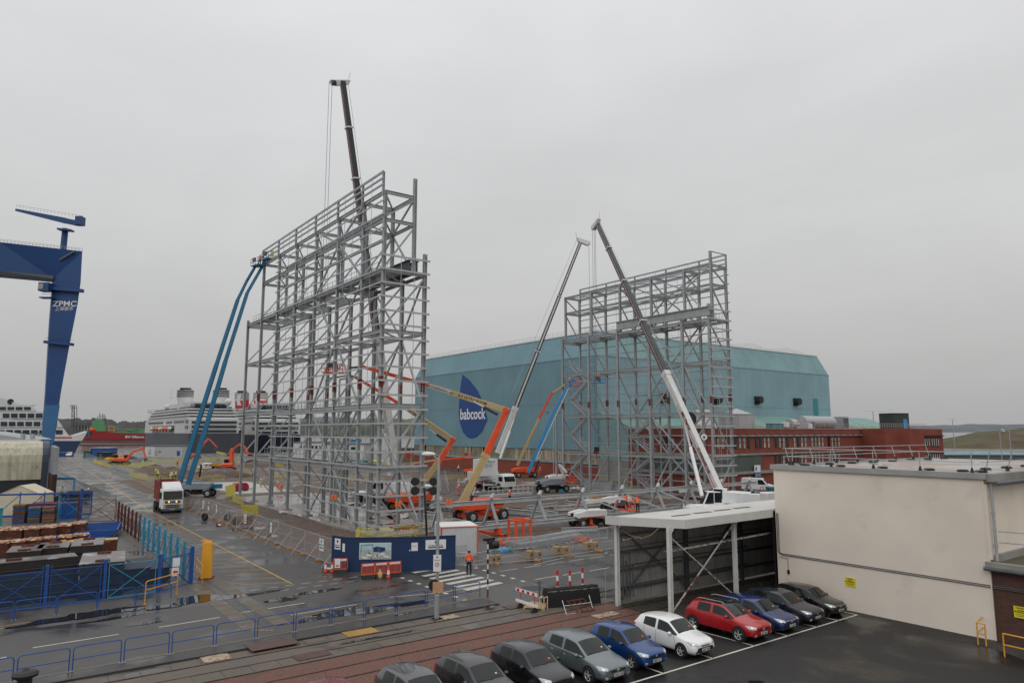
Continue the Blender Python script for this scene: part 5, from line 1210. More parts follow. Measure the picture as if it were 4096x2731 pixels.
# near crane body facing the camera
nb = Vector((73.26,55.94,1.91)); ux = V(.8048,-.5936,0)
def cboard(nm, px0, px1, z0, z1, m, d, th=.3, par=cC):
    k_ = d/1612.6; a = (px0-1655)*k_; b_ = (px1-1655)*k_; c_ = Vector(((73.51,55.75,10.39)[0], (73.51,55.75,10.39)[1], 0)); fw = V(.5936,.8048,0)
    c_ = c_+fw*(d-88.5)+ux*((a+b_)/2); mb = MB().obox(V(c_.x,c_.y,(z0+z1)/2), ux*((b_-a)/2), fw*(th/2), V(0,0,(z1-z0)/2)); return mb.build(nm, m, par, wc=True, bevel=.03), c_
o_, cc_ = cboard('slew_body', 1655, 1684, .5, 2.6, M['white_paint'], 88.5, 1.5)
text('STEEL\nERECTORS', .26, 'lettering', M['black'], cC, (cc_-V(.5936,.8048,0)*.78+V(0,0,1.95)), (R(90),0,R(-36.41)))
o_, cc_ = cboard('slew_body', 1686, 1712, .4, 2.9, M['white_dirty'], 89.5, 1.2)
for q in range(3): cboard('locker_slot', 1690, 1700, .9+q*.6, 1.0+q*.6, M['black'], 88.86, .04)
o_, cc_ = cboard('operator_cab', 1604, 1652, .4, 1.55, M['white_paint'], 88.5, 1.6)
text('STRUCTURAL\nSTEELWORK', .27, 'lettering', M['black'], cC, (cc_-V(.5936,.8048,0)*.84+ux*.35+V(0,0,1.15)), (R(90),0,R(-36.41)))
cboard('stripe', 1606, 1651, .62, .72, M['red'], 87.68, .02)
c_ = Vector(((72.33,56.62,10.39)[0], (72.33,56.62,10.39)[1], 0)); fw = V(.5936,.8048,0)
g_ = MB().prism([c_-fw*.78-ux*1.25+V(0,0,1.5), c_-fw*.78+ux*1.3+V(0,0,1.5), c_-fw*.78+ux*1.2+V(0,0,3.1), c_-fw*.78-ux*.55+V(0,0,3.1)], fw*1.5); go_ = g_.build('operator_cab', M['white_paint'], cC, wc=True, bevel=.05)
MB().prism([c_-fw*.82-ux*1.05+V(0,0,1.6), c_-fw*.82+ux*.1+V(0,0,1.7), c_-fw*.82+ux*.1+V(0,0,3.0), c_-fw*.82-ux*.45+V(0,0,3.0)], fw*.03).prism([c_-fw*.82+ux*.2+V(0,0,1.8), c_-fw*.82+ux*1.15+V(0,0,1.8), c_-fw*.82+ux*1.1+V(0,0,3.0), c_-fw*.82+ux*.2+V(0,0,3.0)], fw*.03).build('cab_window', M['carglass'], go_, wc=True)
MB().prism([c_-fw*.6-ux*1.27+V(0,0,1.55), c_+fw*.6-ux*1.27+V(0,0,1.55), c_+fw*.6-ux*.6+V(0,0,3.05), c_-fw*.6-ux*.6+V(0,0,3.05)], -ux*.03).build('cab_window', M['carglass'], go_, wc=True)

# ------------------------------------------------------------------ skip lorry on the road
tk = thing('skip_lorry', 'white cab lorry with lit amber lamps carrying a dark red skip', 'lorry', (19.75,102.6,0), R(-93))
def P_(nm, mb, m, par=tk, **k): return mb.build(nm, m, par, **k)
for x_ in (-5.4,-4.0,-.9,1.1):
    for sg in (1,-1): wheel(tk, V(x_,sg*1.05,.52), .52, .4, 0, rim='steel_dark')
P_('chassis', MB().box(-6.4,-.5,.6,1.6,.5,1.0), M['black'])
cab = P_('cab', MB().prism([(.0,-1.25,.55),(2.25,-1.25,.55),(2.3,-1.25,1.7),(2.05,-1.25,3.0),(0,-1.25,3.0)], (0,2.5,0)), M['white_paint'], bevel=.07)
P_('roof_fairing', MB().prism([(-.1,-1.1,3.0),(1.95,-1.1,3.0),(1.6,-1.1,3.3),(.1,-1.1,3.85),(-.1,-1.1,3.85)], (0,2.2,0)), M['white_paint'], bevel=.06)
P_('windscreen', MB().prism([(2.345,-1.12,1.75),(2.345,1.12,1.75),(2.10,1.12,2.78),(2.10,-1.12,2.78)], (.02,0,0)), M['carglass'])
P_('side_window', MB().box(.7,-1.27,1.75,1.9,-1.25,2.6).box(.7,1.25,1.75,1.9,1.27,2.6), M['carglass'])
P_('grille', MB().box(2.3,-.85,.95,2.34,.85,1.1).box(2.3,-.8,.72,2.34,.8,.86).box(2.3,-.9,1.3,2.35,.9,1.55), M['black'])
P_('grille_bar', MB().bar((2.36,-.3,1.33),(2.36,.3,1.52),.03,.04), M['alloy'])
for sg in (1,-1):
    P_('headlight', MB().box(2.25,sg*.95-.14,.75,2.33,sg*.95+.14,1.15), M['headlamp']); P_('amber_lamp', MB().lathe([(0,.04),(.09,.03),(.1,0)], (2.36,sg*.45,1.45), 10, 'X'), M['lamp_amber'])
    P_('wing_mirror', MB().box(1.9,sg*1.45-.1,1.9,2.05,sg*1.45+.1,2.7), M['black'])
P_('bumper', MB().box(2.1,-1.2,.35,2.38,1.2,.62), M['steel_dark'])
pl_ = P_('number_plate', MB().box(2.385,-.26,.45,2.40,.26,.57), M['plate']); text('SJ08 HHO', .10, 'lettering', M['black'], pl_, (2.405,0,.51), (R(90),0,R(90)), wc=False)
P_('wiper', MB().tube((2.38,-.8,1.72),(2.33,.0,1.8),.015,5).tube((2.38,.0,1.72),(2.33,.8,1.8),.015,5), M['black'])
sk_ = thing('waste_skip', 'dark red open steel skip carried on the white cab lorry', 'skip', tuple(Matrix.Translation(tk.location)@Matrix.Rotation(R(-93),4,'Z')@V(-3.2,0,1.35)), R(-93))
fl = MB(); 
for sg in (1,-1): fl.prism([(-3.1,sg*1.2,0),(2.6,sg*1.2,0),(2.9,sg*1.2,2.5),(-3.2,sg*1.2,2.5)], (0,-.08*sg,0))
fl.prism([(2.6,-1.2,0),(2.6,1.2,0),(2.9,1.2,2.5),(2.9,-1.2,2.5)], (-.08,0,0)).box(-3.1,-1.2,-.05,2.6,1.2,.05).prism([(-3.1,-1.2,0),(-3.1,1.2,0),(-3.2,1.2,2.5),(-3.2,-1.2,2.5)], (.08,0,0))
for q in range(6):
    for sg in (1,-1): fl.box(-2.8+q*1.05,sg*1.2-.03,.05,-2.7+q*1.05,sg*1.2+.06*sg+.03,2.45)
fl.build('bin', M['red_skip'], sk_); MB().bar((-3.2,1.22,2.5),(2.9,1.22,2.5),.12,.12).bar((-3.2,-1.22,2.5),(2.9,-1.22,2.5),.12,.12).bar((2.92,-1.2,2.5),(2.92,1.2,2.5),.12,.12).build('rim_bar', M['red_skip'], sk_)
MB().box(2.80,-.95,2.1,2.92,-.5,2.35).box(2.80,.55,2.1,2.92,1.05,2.35).build('sign', M['paint_white'], sk_); MB().path([(2.4,-1.2,2.5),(2.4,-1.2,3.1),(2.4,1.2,3.1),(2.4,1.2,2.5)], .04, 6).build('net_bar', M['rust'], sk_)

# ------------------------------------------------------------------ vans, pick-up, far vehicles
def van(label, x, y, az, m='white_paint', L_=5.2, W_=1.95, H_=2.3, nm='van', cat='van'):
    t = thing(nm, label, cat, (x,y,0), az)
    prof = [(-L_/2,.35),(L_/2,.35),(L_/2+.05,.8),(L_/2-.1,1.05),(L_/2-.95,1.3),(L_/2-1.75,H_-.12),(L_/2-2.1,H_),(-L_/2+.1,H_),(-L_/2,H_-.2)]
    MB().prism([(a,-W_/2,b) for a,b in prof], (0,W_,0)).build('body', M[m], t, bevel=.07)
    MB().prism([(L_/2-1.02,-W_/2+.12,1.36),(L_/2-1.02,W_/2-.12,1.36),(L_/2-1.72,W_/2-.16,H_-.18),(L_/2-1.72,-W_/2+.16,H_-.18)], (.05,0,.02)).build('windscreen', M['carglass'], t)
    for sg in (1,-1):
        MB().prism([(L_/2-1.25,sg*(W_/2+.004),1.25),(L_/2-1.9,sg*(W_/2+.004),H_-.25),(L_/2-2.6,sg*(W_/2+.004),H_-.25),(L_/2-2.6,sg*(W_/2+.004),1.25)], (0,.01*sg,0)).build('side_window', M['carglass'], t)
        for x_ in (-L_/2+.95, L_/2-.95): wheel(t, V(x_,sg*(W_/2-.1),.34), .34, .24, 0)
    MB().box(L_/2,-W_/2+.1,.75,L_/2+.06,-W_/2+.45,.95).box(L_/2,W_/2-.45,.75,L_/2+.06,W_/2-.1,.95).build('headlight', M['headlamp'], t)
    MB().box(-L_/2-.02,-W_/2+.1,.95,-L_/2,W_/2-.1,.99).box(-L_/2-.03,-W_/2+.02,1.0,-L_/2,-W_/2+.15,1.5).box(-L_/2-.03,W_/2-.15,1.0,-L_/2,W_/2-.02,1.5).build('taillight', M['taillight'], t)
    MB().box(-L_/2-.015,-W_/2+.2,1.35,-L_/2,-.1,H_-.35).box(-L_/2-.015,.1,1.35,-L_/2,W_/2-.2,H_-.35).build('rear_window', M['carglass'], t)
    return t
van('white panel van parked by the brick offices', 109.6, 75.6, R(-62), L_=5.4)
van('silver grey van seen from behind among the excavations', *(47.9,206.65), R(100), 'white_dirty', L_=4.8, H_=1.95)
van('small white vehicle parked far down the road', *(27.53,352.06), R(-100), 'white_paint', L_=4.6, H_=1.8, nm='parked_car', cat='car')
van('small dark red vehicle parked far down the road beside the white one', *(26.66,359.31), R(-100), 'red', L_=4.2, H_=1.5, nm='parked_car', cat='car')
van('dark grey pick up truck standing in the left yard behind the blue gate', *(10.46,122.99), R(170), 'black', L_=5.0, H_=1.8, nm='pickup_truck', cat='pick-up')

# ------------------------------------------------------------------ excavators and dumper
def digger(label, x, y, az, arm, m='orange_red', s=1., nm='excavator', group=None):
    """arm: list of (reach, height) for boom foot, boom bend, stick joint, bucket"""
    t = thing(nm, label, 'excavator', (x,y,0), az, group)
    for sg in (1,-1):
        MB().prism([(-1.9,sg*.95,.35),(-1.6,sg*.95,.0),(1.6,sg*.95,0),(1.9,sg*.95,.35),(1.6,sg*.95,.8),(-1.6,sg*.95,.8)], (0,.5*sg,0)).build('track', M['black'], t)
    MB().box(-1.0,-1,.45,1,1,.9).lathe([(.7,.85),(.7,1.05)], (0,0,0), 14).build('undercarriage', M['steel_dark'], t)
    MB().prism([(-2.4,-1.3,1.05),(1.4,-1.3,1.05),(1.4,-1.3,1.7),(-.3,-1.3,2.0),(-2.2,-1.3,2.05),(-2.5,-1.3,1.8)], (0,2.6,0)).build('engine_body', M[m], t, bevel=.07)
    MB().prism([(-.1,.35,1.7),(1.5,.35,1.7),(1.45,.35,2.5),(1.1,.35,3.0),(-.1,.35,3.0)], (0,.95,0)).build('cab', M['carglass'], t, bevel=.04)
    MB().box(-.15,.3,2.98,1.15,1.32,3.06).build('cab_roof', M[m], t)
    p = [V(a,-.1,b) for a, b in arm]
    def sg_(nm_, a, b_, w_, h_, mm): 
        mb = MB().bar(a, b_, w_, h_); mb.build(nm_, mm, t)
    sg_('boom', p[0], p[1], .42, .6, M[m]); sg_('boom', p[1], p[2], .38, .5, M[m]); sg_('stick', p[2], p[3], .32, .42, M[m])
    MB().tube(p[0]+V(.5,0,-.3), p[1].lerp(p[0],.3), .08, 6).tube(p[1]+V(0,0,.45), p[2].lerp(p[3],-.12)+V(0,0,.2), .07, 6).build('ram', M['alloy'], t)
    b_ = p[3]; MB().prism([b_+V(-.1,-.45,.1), b_+V(.35,-.45,-.15), b_+V(.25,-.45,-.8), b_+V(-.35,-.45,-1.05), b_+V(-.8,-.45,-.75)], (0,.9,0)).build('bucket', M['steel_dark'], t)
    return t
g1 = digger('orange excavator nearest the left road fence, its arm curled down to the right', *(35.17,257.63), R(-25), [(.9,1.6),(2.7,4.0),(5.6,5.0),(6.6,2.0)][:4])
digger('orange excavator in front of the pale sheds, its boom arched high beside the blue booms', *(64.9,294.68), R(-30), [(.9,1.8),(2.8,5.6),(4.6,7.6),(7.6,4.6)])
digger('orange excavator digging beside the silver van, boom raised to a point', *(52.68,200.44), R(60), [(.9,1.8),(-1.0+2.0,5.5),(3.0,5.2),(3.6,2.0)])
digger('orange excavator half hidden by the left posts of the tall frame', *(71.34,242.67), R(150), [(.9,1.7),(3.0,5.6),(5.0,6.0),(8.0,3.2)])
digger('yellow and black excavator with flat arm near the left road', *(33.24,262.85), R(20), [(.9,1.5),(2.0,2.6),(3.2,2.4),(4.0,1.4)], 'yellow_o')
dm = thing('site_dumper', 'small orange yellow dumper with a roll bar beside the digging excavator', 'dumper', (*(51.74,209.4),0), R(200))
for a in (-.9,.9):
    for sg in (1,-1): wheel(dm, V(a,sg*.75,.45), .45, .35, 0)
MB().box(-1.6,-.5,.5,.6,.5,1.2).build('body', M['yellow_o'], dm, bevel=.05)
MB().prism([(.2,-.8,.9),(1.6,-.8,1.0),(2.0,-.8,1.8),(.0,-.8,1.7)], (0,1.6,0)).build('skip_bowl', M['yellow_o'], dm)
MB().path([(-.4,-.5,1.2),(-.4,-.5,2.8),(-.4,.5,2.8),(-.4,.5,1.2)], .05, 6).build('roll_bar', M['black'], dm)
rl_ = thing('roller', 'small red compressor trailer on the slab by the frame end', 'compressor', (*(35.36,126.73),0), R(20))
MB().prism([(-1.3,-.7,.5),(1.3,-.7,.5),(1.3,-.7,1.2),(.8,-.7,1.7),(-1.0,-.7,1.7),(-1.3,-.7,1.3)], (0,1.4,0)).build('hood', mat('deep_red',(.30,.01,.03),.4,0,.1,2), rl_, bevel=.08)
MB().bar((1.3,0,.6),(2.6,0,.5),.1,.1).box(-1.2,-.6,.35,1.2,.6,.5).build('drawbar', M['black'], rl_)
for sg in (1,-1): wheel(rl_, V(-.1,sg*.8,.35), .35, .25, 0)

# ------------------------------------------------------------------ giant gantry crane
fyy = V(0,1,0)
gc = thing('gantry_crane', 'giant dark blue gantry crane with a tapering leg and a small jib on top', 'gantry crane', (*(19.76,358.19),0))
D_ = 300; gfw = V(.5936,.8048,0); grt = V(.8048,-.5936,0)
def gpt(px, py, d=D_):
    k_ = 1612.6; # point on the plane facing along the yard at distance d
    return None
pts = [(19.32,358.52,-4.9),(18.05,359.46,5.08),(17.88,359.58,27.15),(17.2,360.08,57.23),(17.13,360.14,76.43),(-1.62,365.27,76.97),(-39.07,376.73,78.73),(-40.2,377.57,91.15),(-2.66,366.03,90.87),(26.59,353.16,88.68),(26.87,352.95,74.5),(26.41,353.29,64.88),(24.78,354.49,47.75),(23.12,355.72,27.15),(21.9,356.62,5.08),(21.98,356.56,-4.9)]
leg = [pts[i] for i in (0,1,2,3,4,9,10,11,12,13,14,15)]; 
MB().prism([Vector(p)+gfw*0 for p in leg], fyy*7).build('leg', M['crane_blue'], gc, wc=True)
gird = [pts[4], pts[5], pts[6], pts[7], pts[8], pts[9]]
MB().prism([Vector(p) for p in gird], fyy*9).build('girder', M['crane_blue'], gc, wc=True)
MB().prism([Vector((17.07,358.94,76.21)), Vector((-1.62,364.02,76.74)), Vector((-38.93,375.39,78.49)), Vector((-39.05,375.47,79.75)), Vector((-1.72,364.09,78.06)), Vector((16.98,359,77.56))], gfw*2).build('girder_walkway', M['steel_dark'], gc, wc=True)
MB().prism([Vector((18.17,358.75,5.09)), Vector((17.93,358.92,21.57)), Vector((22.85,355.3,21.57)), Vector((21.86,356.02,5.09))], gfw*.4).build('leg_panel', mat('crane_blue_light', (.035,.13,.29), .5, 0, .1, .05), gc, wc=True)
for (a, b_, h_) in (((105,785),(166,795),4),((116,667),(189,675),5)):
    m_ = MB(); 
    for q, off in ((0,-1.2),(0,8.2)): pass
A1, B1 = Vector((16.06,359.68,48.57)), Vector((25.76,352.53,47.44)); MB().bar(A1, B1, 2, 1.2).bar(A1+V(0,0,1.8), B1+V(0,0,1.8), .12, .12).build('leg_gallery', M['crane_blue'], gc, wc=True)
A1, B1 = Vector((16.59,359.29,71.97)), Vector((27.75,351.06,70.82)); MB().bar(A1, B1, 2, 1.4).build('leg_gallery', M['crane_blue'], gc, wc=True)
c_ = Vector((14.85,359.33,72.15)); MB().obox(c_, grt*2.2, gfw*2, V(0,0,1.8)).build('operator_cabin', M['crane_blue'], gc, wc=True); MB().obox(c_-grt*1.0-gfw*2.1, grt*1.0, gfw*.1, V(0,0,1.1)).build('cabin_window', M['window_light'], gc, wc=True)
c_ = Vector((15.46,358.88,67.56)); MB().bar(c_-grt*2.5, c_+grt*2.5, 3, .5).bar(c_-grt*2.5+V(0,0,1.6), c_+grt*2+V(0,0,1.6), .15, .15).build('cabin_gallery', M['crane_blue'], gc, wc=True)
hr = MB()
for i in range(24):
    a = Vector((-2.66,366.03,90.87)).lerp(Vector((26.59,353.16,88.68)), i/23) if i else Vector((-2.66,366.03,90.87)); hr.tube(a, a+V(0,0,1.3), .06, 4)
for zz in (.7,1.3): hr.tube(Vector((-40.2,377.57,91.15))+V(0,0,zz), Vector((-2.66,366.03,90.87))+V(0,0,zz), .06, 4); hr.tube(Vector((-2.66,366.03,90.87))+V(0,0,zz), Vector((26.59,353.16,88.68))+V(0,0,zz), .06, 4)
hr.build('girder_railing', M['steel'], gc, wc=True)
MB().tube(Vector((20.01,361.74,89.86)), Vector((20.14,361.64,99.78)), 1.25, 16).build('jib_mast', M['crane_blue'], gc, wc=True)
MB().bar(Vector((17.71,360.95,98.79)), Vector((22.54,357.39,98.2)), 3, .7).build('jib_gallery', M['crane_blue'], gc, wc=True)
seg('jib', (1.77,375.19,108.37), (19.9,361.82,103.37), .6, 1.0, M['crane_blue'], gc, 1.6, 2.4); seg('jib', (19.9,361.82,103.37), (24.34,358.54,102.17), 1.6, 2.2, M['crane_blue'], gc)
MB().obox(Vector((25.22,357.9,103.17)), grt*1.4, gfw*1.6, V(0,0,1.9)).build('jib_counterweight', M['crane_blue'], gc, wc=True)
hr = MB()
for i in range(20): a = Vector((1.85,375.13,109.37)).lerp(Vector((26.08,357.26,104.36)), i/19); hr.tube(a, a+V(0,0,1.2), .06, 4)
hr.tube(Vector((1.85,375.13,109.37))+V(0,0,1.2), Vector((26.08,357.26,104.36))+V(0,0,1.2), .06, 4); hr.build('jib_railing', M['steel'], gc, wc=True)
MB().bar(Vector((18.95,357.55,84.53)), Vector((23.61,354.12,88.23)), 1, .8).build('access_stair', M['steel_dark'], gc, wc=True)
fr_ = (R(90),0,R(-36.41))
lz = text('ZPMC', 3.5, 'lettering', M['white_paint'], gc, (21.89,356.38,65.22), fr_, bold=True); lz.scale = (1.12,.95,1)
text('上海振华', 2.0, 'lettering', M['white_paint'], gc, (21.8,356.44,63.02), fr_)
# tapered lower bogie beam
MB().obox(Vector((20.47,357.67,-0.01))*1, grt*9, gfw*3, V(0,0,1.8)).build('sill_beam', M['crane_blue'], gc, wc=True)

# ------------------------------------------------------------------ ships
def ship_box(nm, root, d, px, z0, z1, m, depth, rake=0, **k):
    """block of superstructure spanning pixel columns px at distance d"""
    a, b_ = px; sc = d/1612.6
    o = V(0,0,0)+gfw*d+grt*0
    A = gfw*d+grt*((a-1176)*sc)+V(0,0,z0); B = gfw*d+grt*((b_-1176)*sc)+V(0,0,z0)
    return MB().prism([A, B, B+V(0,0,z1-z0)-grt*rake, A+V(0,0,z1-z0)], gfw*depth).build(nm, m, root, wc=True, **k)
M['ship_white'] = mat('ship_white', (.62,.62,.61), .5, 0, .05, .05)
M['ship_grey'] = mat('ship_grey', (.095,.10,.115), .6, 0, .12, .05, streak=.3)
M['ship_navy'] = mat('ship_navy', (.010,.017,.035), .5, 0, .1, .05)
M['ship_blue'] = mat('ship_blue', (.012,.035,.085), .5, 0, .1, .05)
M['ship_red'] = mat('ship_red', (.26,.012,.015), .6, 0, .12, .03, streak=.2)
M['ship_boot'] = mat('ship_boot', (.17,.07,.065), .7, 0, .15, .05, streak=.3)
M['ship_green'] = mat('ship_green', (.10,.27,.13), .6, 0, .1, .1)
M['ship_win'] = mat('ship_win', (.02,.035,.05), .15, 0, .4, .3)
M['ship_deck'] = mat('ship_deck', (.12,.11,.10), .5, 0, .3, .4)
zs = lambda y, d: 10.4+(991-y)*d/1612.6
def P4(px, py, d): 
    u_ = (px-1176)/1612.6; v_ = -(py-784)/1612.6; c7, s7 = math.cos(R(7.31)), math.sin(R(7.31)); yy = c7-v_*s7; zz = s7+v_*c7; t_ = d/yy
    return gfw*d+grt*(u_*t_)+V(0,0,10.4+zz*t_)
def spoly(nm, root, d, poly, depth, m, **k):
    return MB().prism([P4(x,y,d) for x,y in poly], fyy*depth).build(nm, m, root, wc=True, **k)
def shiproot(lab, px, d): 
    p = P4(px, 1000, d); return thing('ship', lab, 'ship', (p.x,p.y,-3.2))
# 1 white bow at the left behind the gantry
s1 = shiproot('white cruise ship bow with dark blue hull and lettering, behind the gantry leg', 100, 430); d = 430
spoly('hull', s1, d, [(-120,1030),(-120,1012),(186,1012),(172,1040),(-120,1042)], 20, M['ship_blue'])
spoly('upper_hull', s1, d, [(-120,1010),(-120,1000),(168,1000),(201,990),(188,1012),(-120,1012)], 19, M['ship_white'])
for i, (y0, y1, x1) in enumerate(((1000,983,158),(981,964,145),(962,945,112),(944,930,85))):
    o_ = spoly('deck', s1, d+1, [(-120,y0),(-120,y1),(x1-12,y1),(x1,y0)], 17, M['ship_white'])
    wn_ = []
    for j in range(14):
        xa = x1-30-j*19
        if xa < -10: break
        spoly('window', o_, d+.7, [(xa,y0-3),(xa,y1+4),(xa+15,y1+4),(xa+15,y0-3)], .4, M['ship_win'])
spoly('deck', s1, d+1, [(-120,930),(-120,914),(8,914),(40,928),(84,930)], 12, M['ship_white'])
MB().tube(P4(24,922,d+.5), P4(24,922,d+1.2), 1.7, 18).build('porthole', M['ship_win'], s1, wc=True)
spoly('stripe', s1, d-.15, [(-120,1006.5),(-120,1004),(165,1003),(165,1006)], .3, M['red'])
tx = text('Fred. Olsen Cruises', 3.6, 'lettering', M['steel_dark'], s1, P4(66,996.5,d-.3), fr_, bold=True)
spoly('mast', s1, d+4, [(-30,905),(-30,870),(-8,870),(-4,905)], 4, M['ship_white'])
# 2 red tanker
s2 = shiproot('red hulled offshore vessel with green deck gear moored beyond the white bow', 260, 760); d = 760
spoly('hull', s2, d, [(188,997),(196,990),(340,997),(420,998),(420,1010),(184,1009)], 40, M['ship_red'])
spoly('boot_top', s2, d+.5, [(184,1009),(420,1010),(420,1019),(178,1018)], 39, M['ship_boot'])
spoly('bow', s2, d-.3, [(203,1009),(211,991),(200,990),(197,992),(199,997)], .6, M['navy'])
for (a,b_,c0,c1,mm) in ((208,242,992,976,'ship_green'),(216,240,976,966,'ship_green'),(195,215,992,984,'ship_green'),(222,236,966,962,'ship_green'),(269,320,994,990,'ship_green'),(270,315,987,984.5,'ship_green'),(296,318,992,988,'ship_green'),(212,252,997,990,'ship_red'),(320,334,994,984,'ship_green')):
    spoly('deckhouse' if mm == 'ship_green' else 'rail_block', s2, d+3, [(a,c0),(a,c1),(b_,c1),(b_,c0)], 14, M[mm])
MB().lathe([(0,-4.5),(1.9,-3.5),(2.2,0),(1.9,3.5),(0,4.5)], P4(210,987,d+2), 12, 'X').build('lifeboat', M['orange_red'], s2, wc=True, smooth=True)
ms = MB()
for x_, y_ in ((229,948),(235,950),(239,951),(224,956),(242,957)): ms.tube(P4(x_,975,d+6), P4(x_,y_,d+6), .35, 5)
for q in range(3): ms.bar(P4(226,955+q*5,d+6), P4(242,955+q*5,d+6), .5, .5)
ms.build('mast', M['steel_dark'], s2, wc=True)
MB().bar(P4(250,994,d+3), P4(250,978,d+3), .5,.5).bar(P4(262,994,d+3), P4(262,978,d+3), .5,.5).bar(P4(250,979,d+3), P4(262,979,d+3), .5,.5).bar(P4(250,987,d+3), P4(262,987,d+3), .5,.5).build('frame', M['yellow_o'], s2, wc=True)
MB().bar(P4(268,984,d+3), P4(300,988,d+3), 1,.8).bar(P4(300,988,d+3), P4(318,984,d+3), 1,.8).build('deck_crane', M['ship_green'], s2, wc=True)
text('BW Offshore', 3.6, 'lettering', M['white_paint'], s2, P4(309,1003.2,d-.4), fr_, bold=True)
# 3 and 4: cruise ships seen from the quarter
def liner(lab, d, X, Yb, side, stern, fun, hull_m, sc=1., fm='ship_white'):
    """X: pixel columns (left end, corner, right end); heights taken from rows"""
    xl, xc, xr = X; s_ = shiproot(lab, xc, d)
    L0 = P4(xl,1000,d+110*sc); Cn = P4(xc,1000,d); Rn = P4(xr,1000,d+6)
    L0.z = Cn.z = Rn.z = 0; back = (L0-Cn).normalized(); LL = (L0-Cn).length; rr = (Rn-Cn).normalized(); WW = (Rn-Cn).length
    def blk(nm, z0, z1, f0, f1, m, inset=0, w0=0, w1=1, par=s_, flare=0):
        a = Cn+back*(LL*f0)+rr*(inset+w0*WW); b_ = Cn+back*(LL*f1)+rr*(inset+w0*WW); c_ = b_+rr*(WW*(w1-w0)-2*inset); e = a+rr*(WW*(w1-w0)-2*inset)
        fl = -back*flare
        return MB().add([a+V(0,0,z0),e+V(0,0,z0),c_+V(0,0,z0),b_+V(0,0,z0),a+fl+V(0,0,z1),e+fl+V(0,0,z1),c_+V(0,0,z1),b_+V(0,0,z1)], [(0,3,2,1),(4,5,6,7),(0,1,5,4),(1,2,6,5),(2,3,7,6),(3,0,4,7)]).build(nm, m, par, wc=True)
    zq = Yb
    hl = blk('hull', -3.3, zq, 0, .97, M[hull_m], flare=3)
    H_ = 1.8*d/385; hs = .62
    ups = blk('superstructure', zq, zq+4.4*H_, .0, .99, M['ship_white'], 0)
    for k in range(4):
        zz = zq+4.4*H_+k*H_*.95; blk('deck', zz, zz+H_*.45, .02+.012*k, .96-.03*k, M['ship_white'], .2-.4); dk = blk('deck', zz+H_*.45, zz+H_*.95, .04+.012*k, .94-.03*k, M['ship_win'] if k % 2 == 0 else M['ship_grey'], 1.2)
    zt = zq+4.4*H_+4*H_*.95
    blk('top_house', zt, zt+H_*1.6, .12, .55, M['ship_white'], 3.5); blk('top_house', zt, zt+H_*.9, .05, .12, M['ship_win'], 4); blk('bridge', zt-H_*.6, zt+H_*.6, .80, .93, M['ship_white'], -.4)
    # stern terraces: dark recess bands across the stern
    for k in range(3):
        zz = zq+H_*(.35+k*1.35); a = Cn+rr*1.5-back*(.4)+V(0,0,zz); b_ = Cn+rr*(WW-1.2)-back*.4+V(0,0,zz); MB().bar(a+V(0,0,H_*.35), b_+V(0,0,H_*.35), .8, H_*.62).build('stern_window_band', M['ship_win'], ups, wc=True)
    # side windows and lifeboats
    nrm = -rr
    for k in range(24):
        f = .10+.8*k/24
        if k in (6,11,12): continue
        q = Cn+back*(LL*f)-rr*.3+V(0,0,zq+H_*3.6); MB().obox(q, back*(LL*.011), rr*.1, V(0,0,.55)).build('window', M['ship_win'], ups, wc=True)
    for k in range(2):
        for j in range(2):
            q = Cn+back*(LL*(.035+.02*0))-rr*.3+V(0,0,zq+H_*(1.9+1.7*j)); MB().obox(q, back*3.2, rr*.12, V(0,0,.8)).build('window', M['ship_win'], ups, wc=True) if k == 0 else None
    bay = Cn+back*(LL*.52)-rr*.35+V(0,0,zq+H_*1.4); MB().obox(bay, back*(LL*.25), rr*.15, V(0,0,H_*1.1)).build('boat_recess', M['ship_deck'], ups, wc=True)
    for k in range(7):
        q = Cn+back*(LL*(.30+.072*k))-rr*1.6+V(0,0,zq+H_*1.5); MB().lathe([(0,-4),(.9,-3),(1.15,0),(.9,3),(0,4)], (0,0,0), 10, 'Y').xf(Matrix.Translation(q)@Matrix.Rotation(math.atan2(back.y,back.x)-math.pi/2,4,'Z')).build('lifeboat', M['orange'] if k % 3 else M['ship_white'], s_, wc=True, smooth=True)
        MB().tube(q+back*5+V(0,0,2), q+back*5+V(0,0,-2), .3, 5).build('davit', M['ship_white'], s_, wc=True)
    for q_ in fun:
        fx_, y0, y1, w_ = q_; a = P4(fx_,y0,d+30*sc); b_ = P4(fx_,y1,d+30*sc)
        fo = MB().tube(a, b_, w_, 18, w_*.93).build('funnel', M[fm], s_, wc=True, smooth=False)
        cap = MB()
        for e in range(4): cap.tube(b_+V(0,0,-.2-e*1.1), b_+V(0,0,-.65-e*1.1), w_*1.02, 18)
        cap.tube(b_, b_+V(0,0,1.3), w_*.7, 14); cap.build('funnel_cap', M['black'], fo, wc=True)
        if fm == 'ship_white': pass
        else:
            MB().tube(b_+V(0,0,-5.2), b_+V(0,0,-.1), w_*1.01, 18).build('funnel_band', M['ship_white'], fo, wc=True)
            e = (a+b_)/2-gfw*(w_*1.02); MB().prism([e+grt*-1.6+V(0,0,3.5), e+grt*1.2+V(0,0,3.5), e+V(0,0,.2), e+grt*1.4+V(0,0,-3.4), e+grt*-1.4+V(0,0,-3.4), e+grt*-1.9], gfw*.15).build('emblem', M['ship_white'], fo, wc=True)
    dm_ = MB()
    for (f, w_, zz) in ((.75,.3,2.5),(.5,.3,3.5),(.03,.8,2.5)): 
        q = Cn+back*(LL*f)+rr*(WW*w_)+V(0,0,zt+zz); dm_.lathe([(0,-2),(1.5,-1.5),(2.1,0),(1.5,1.5),(0,2)], q, 12); dm_.tube(q+V(0,0,-4),q,.5,6)
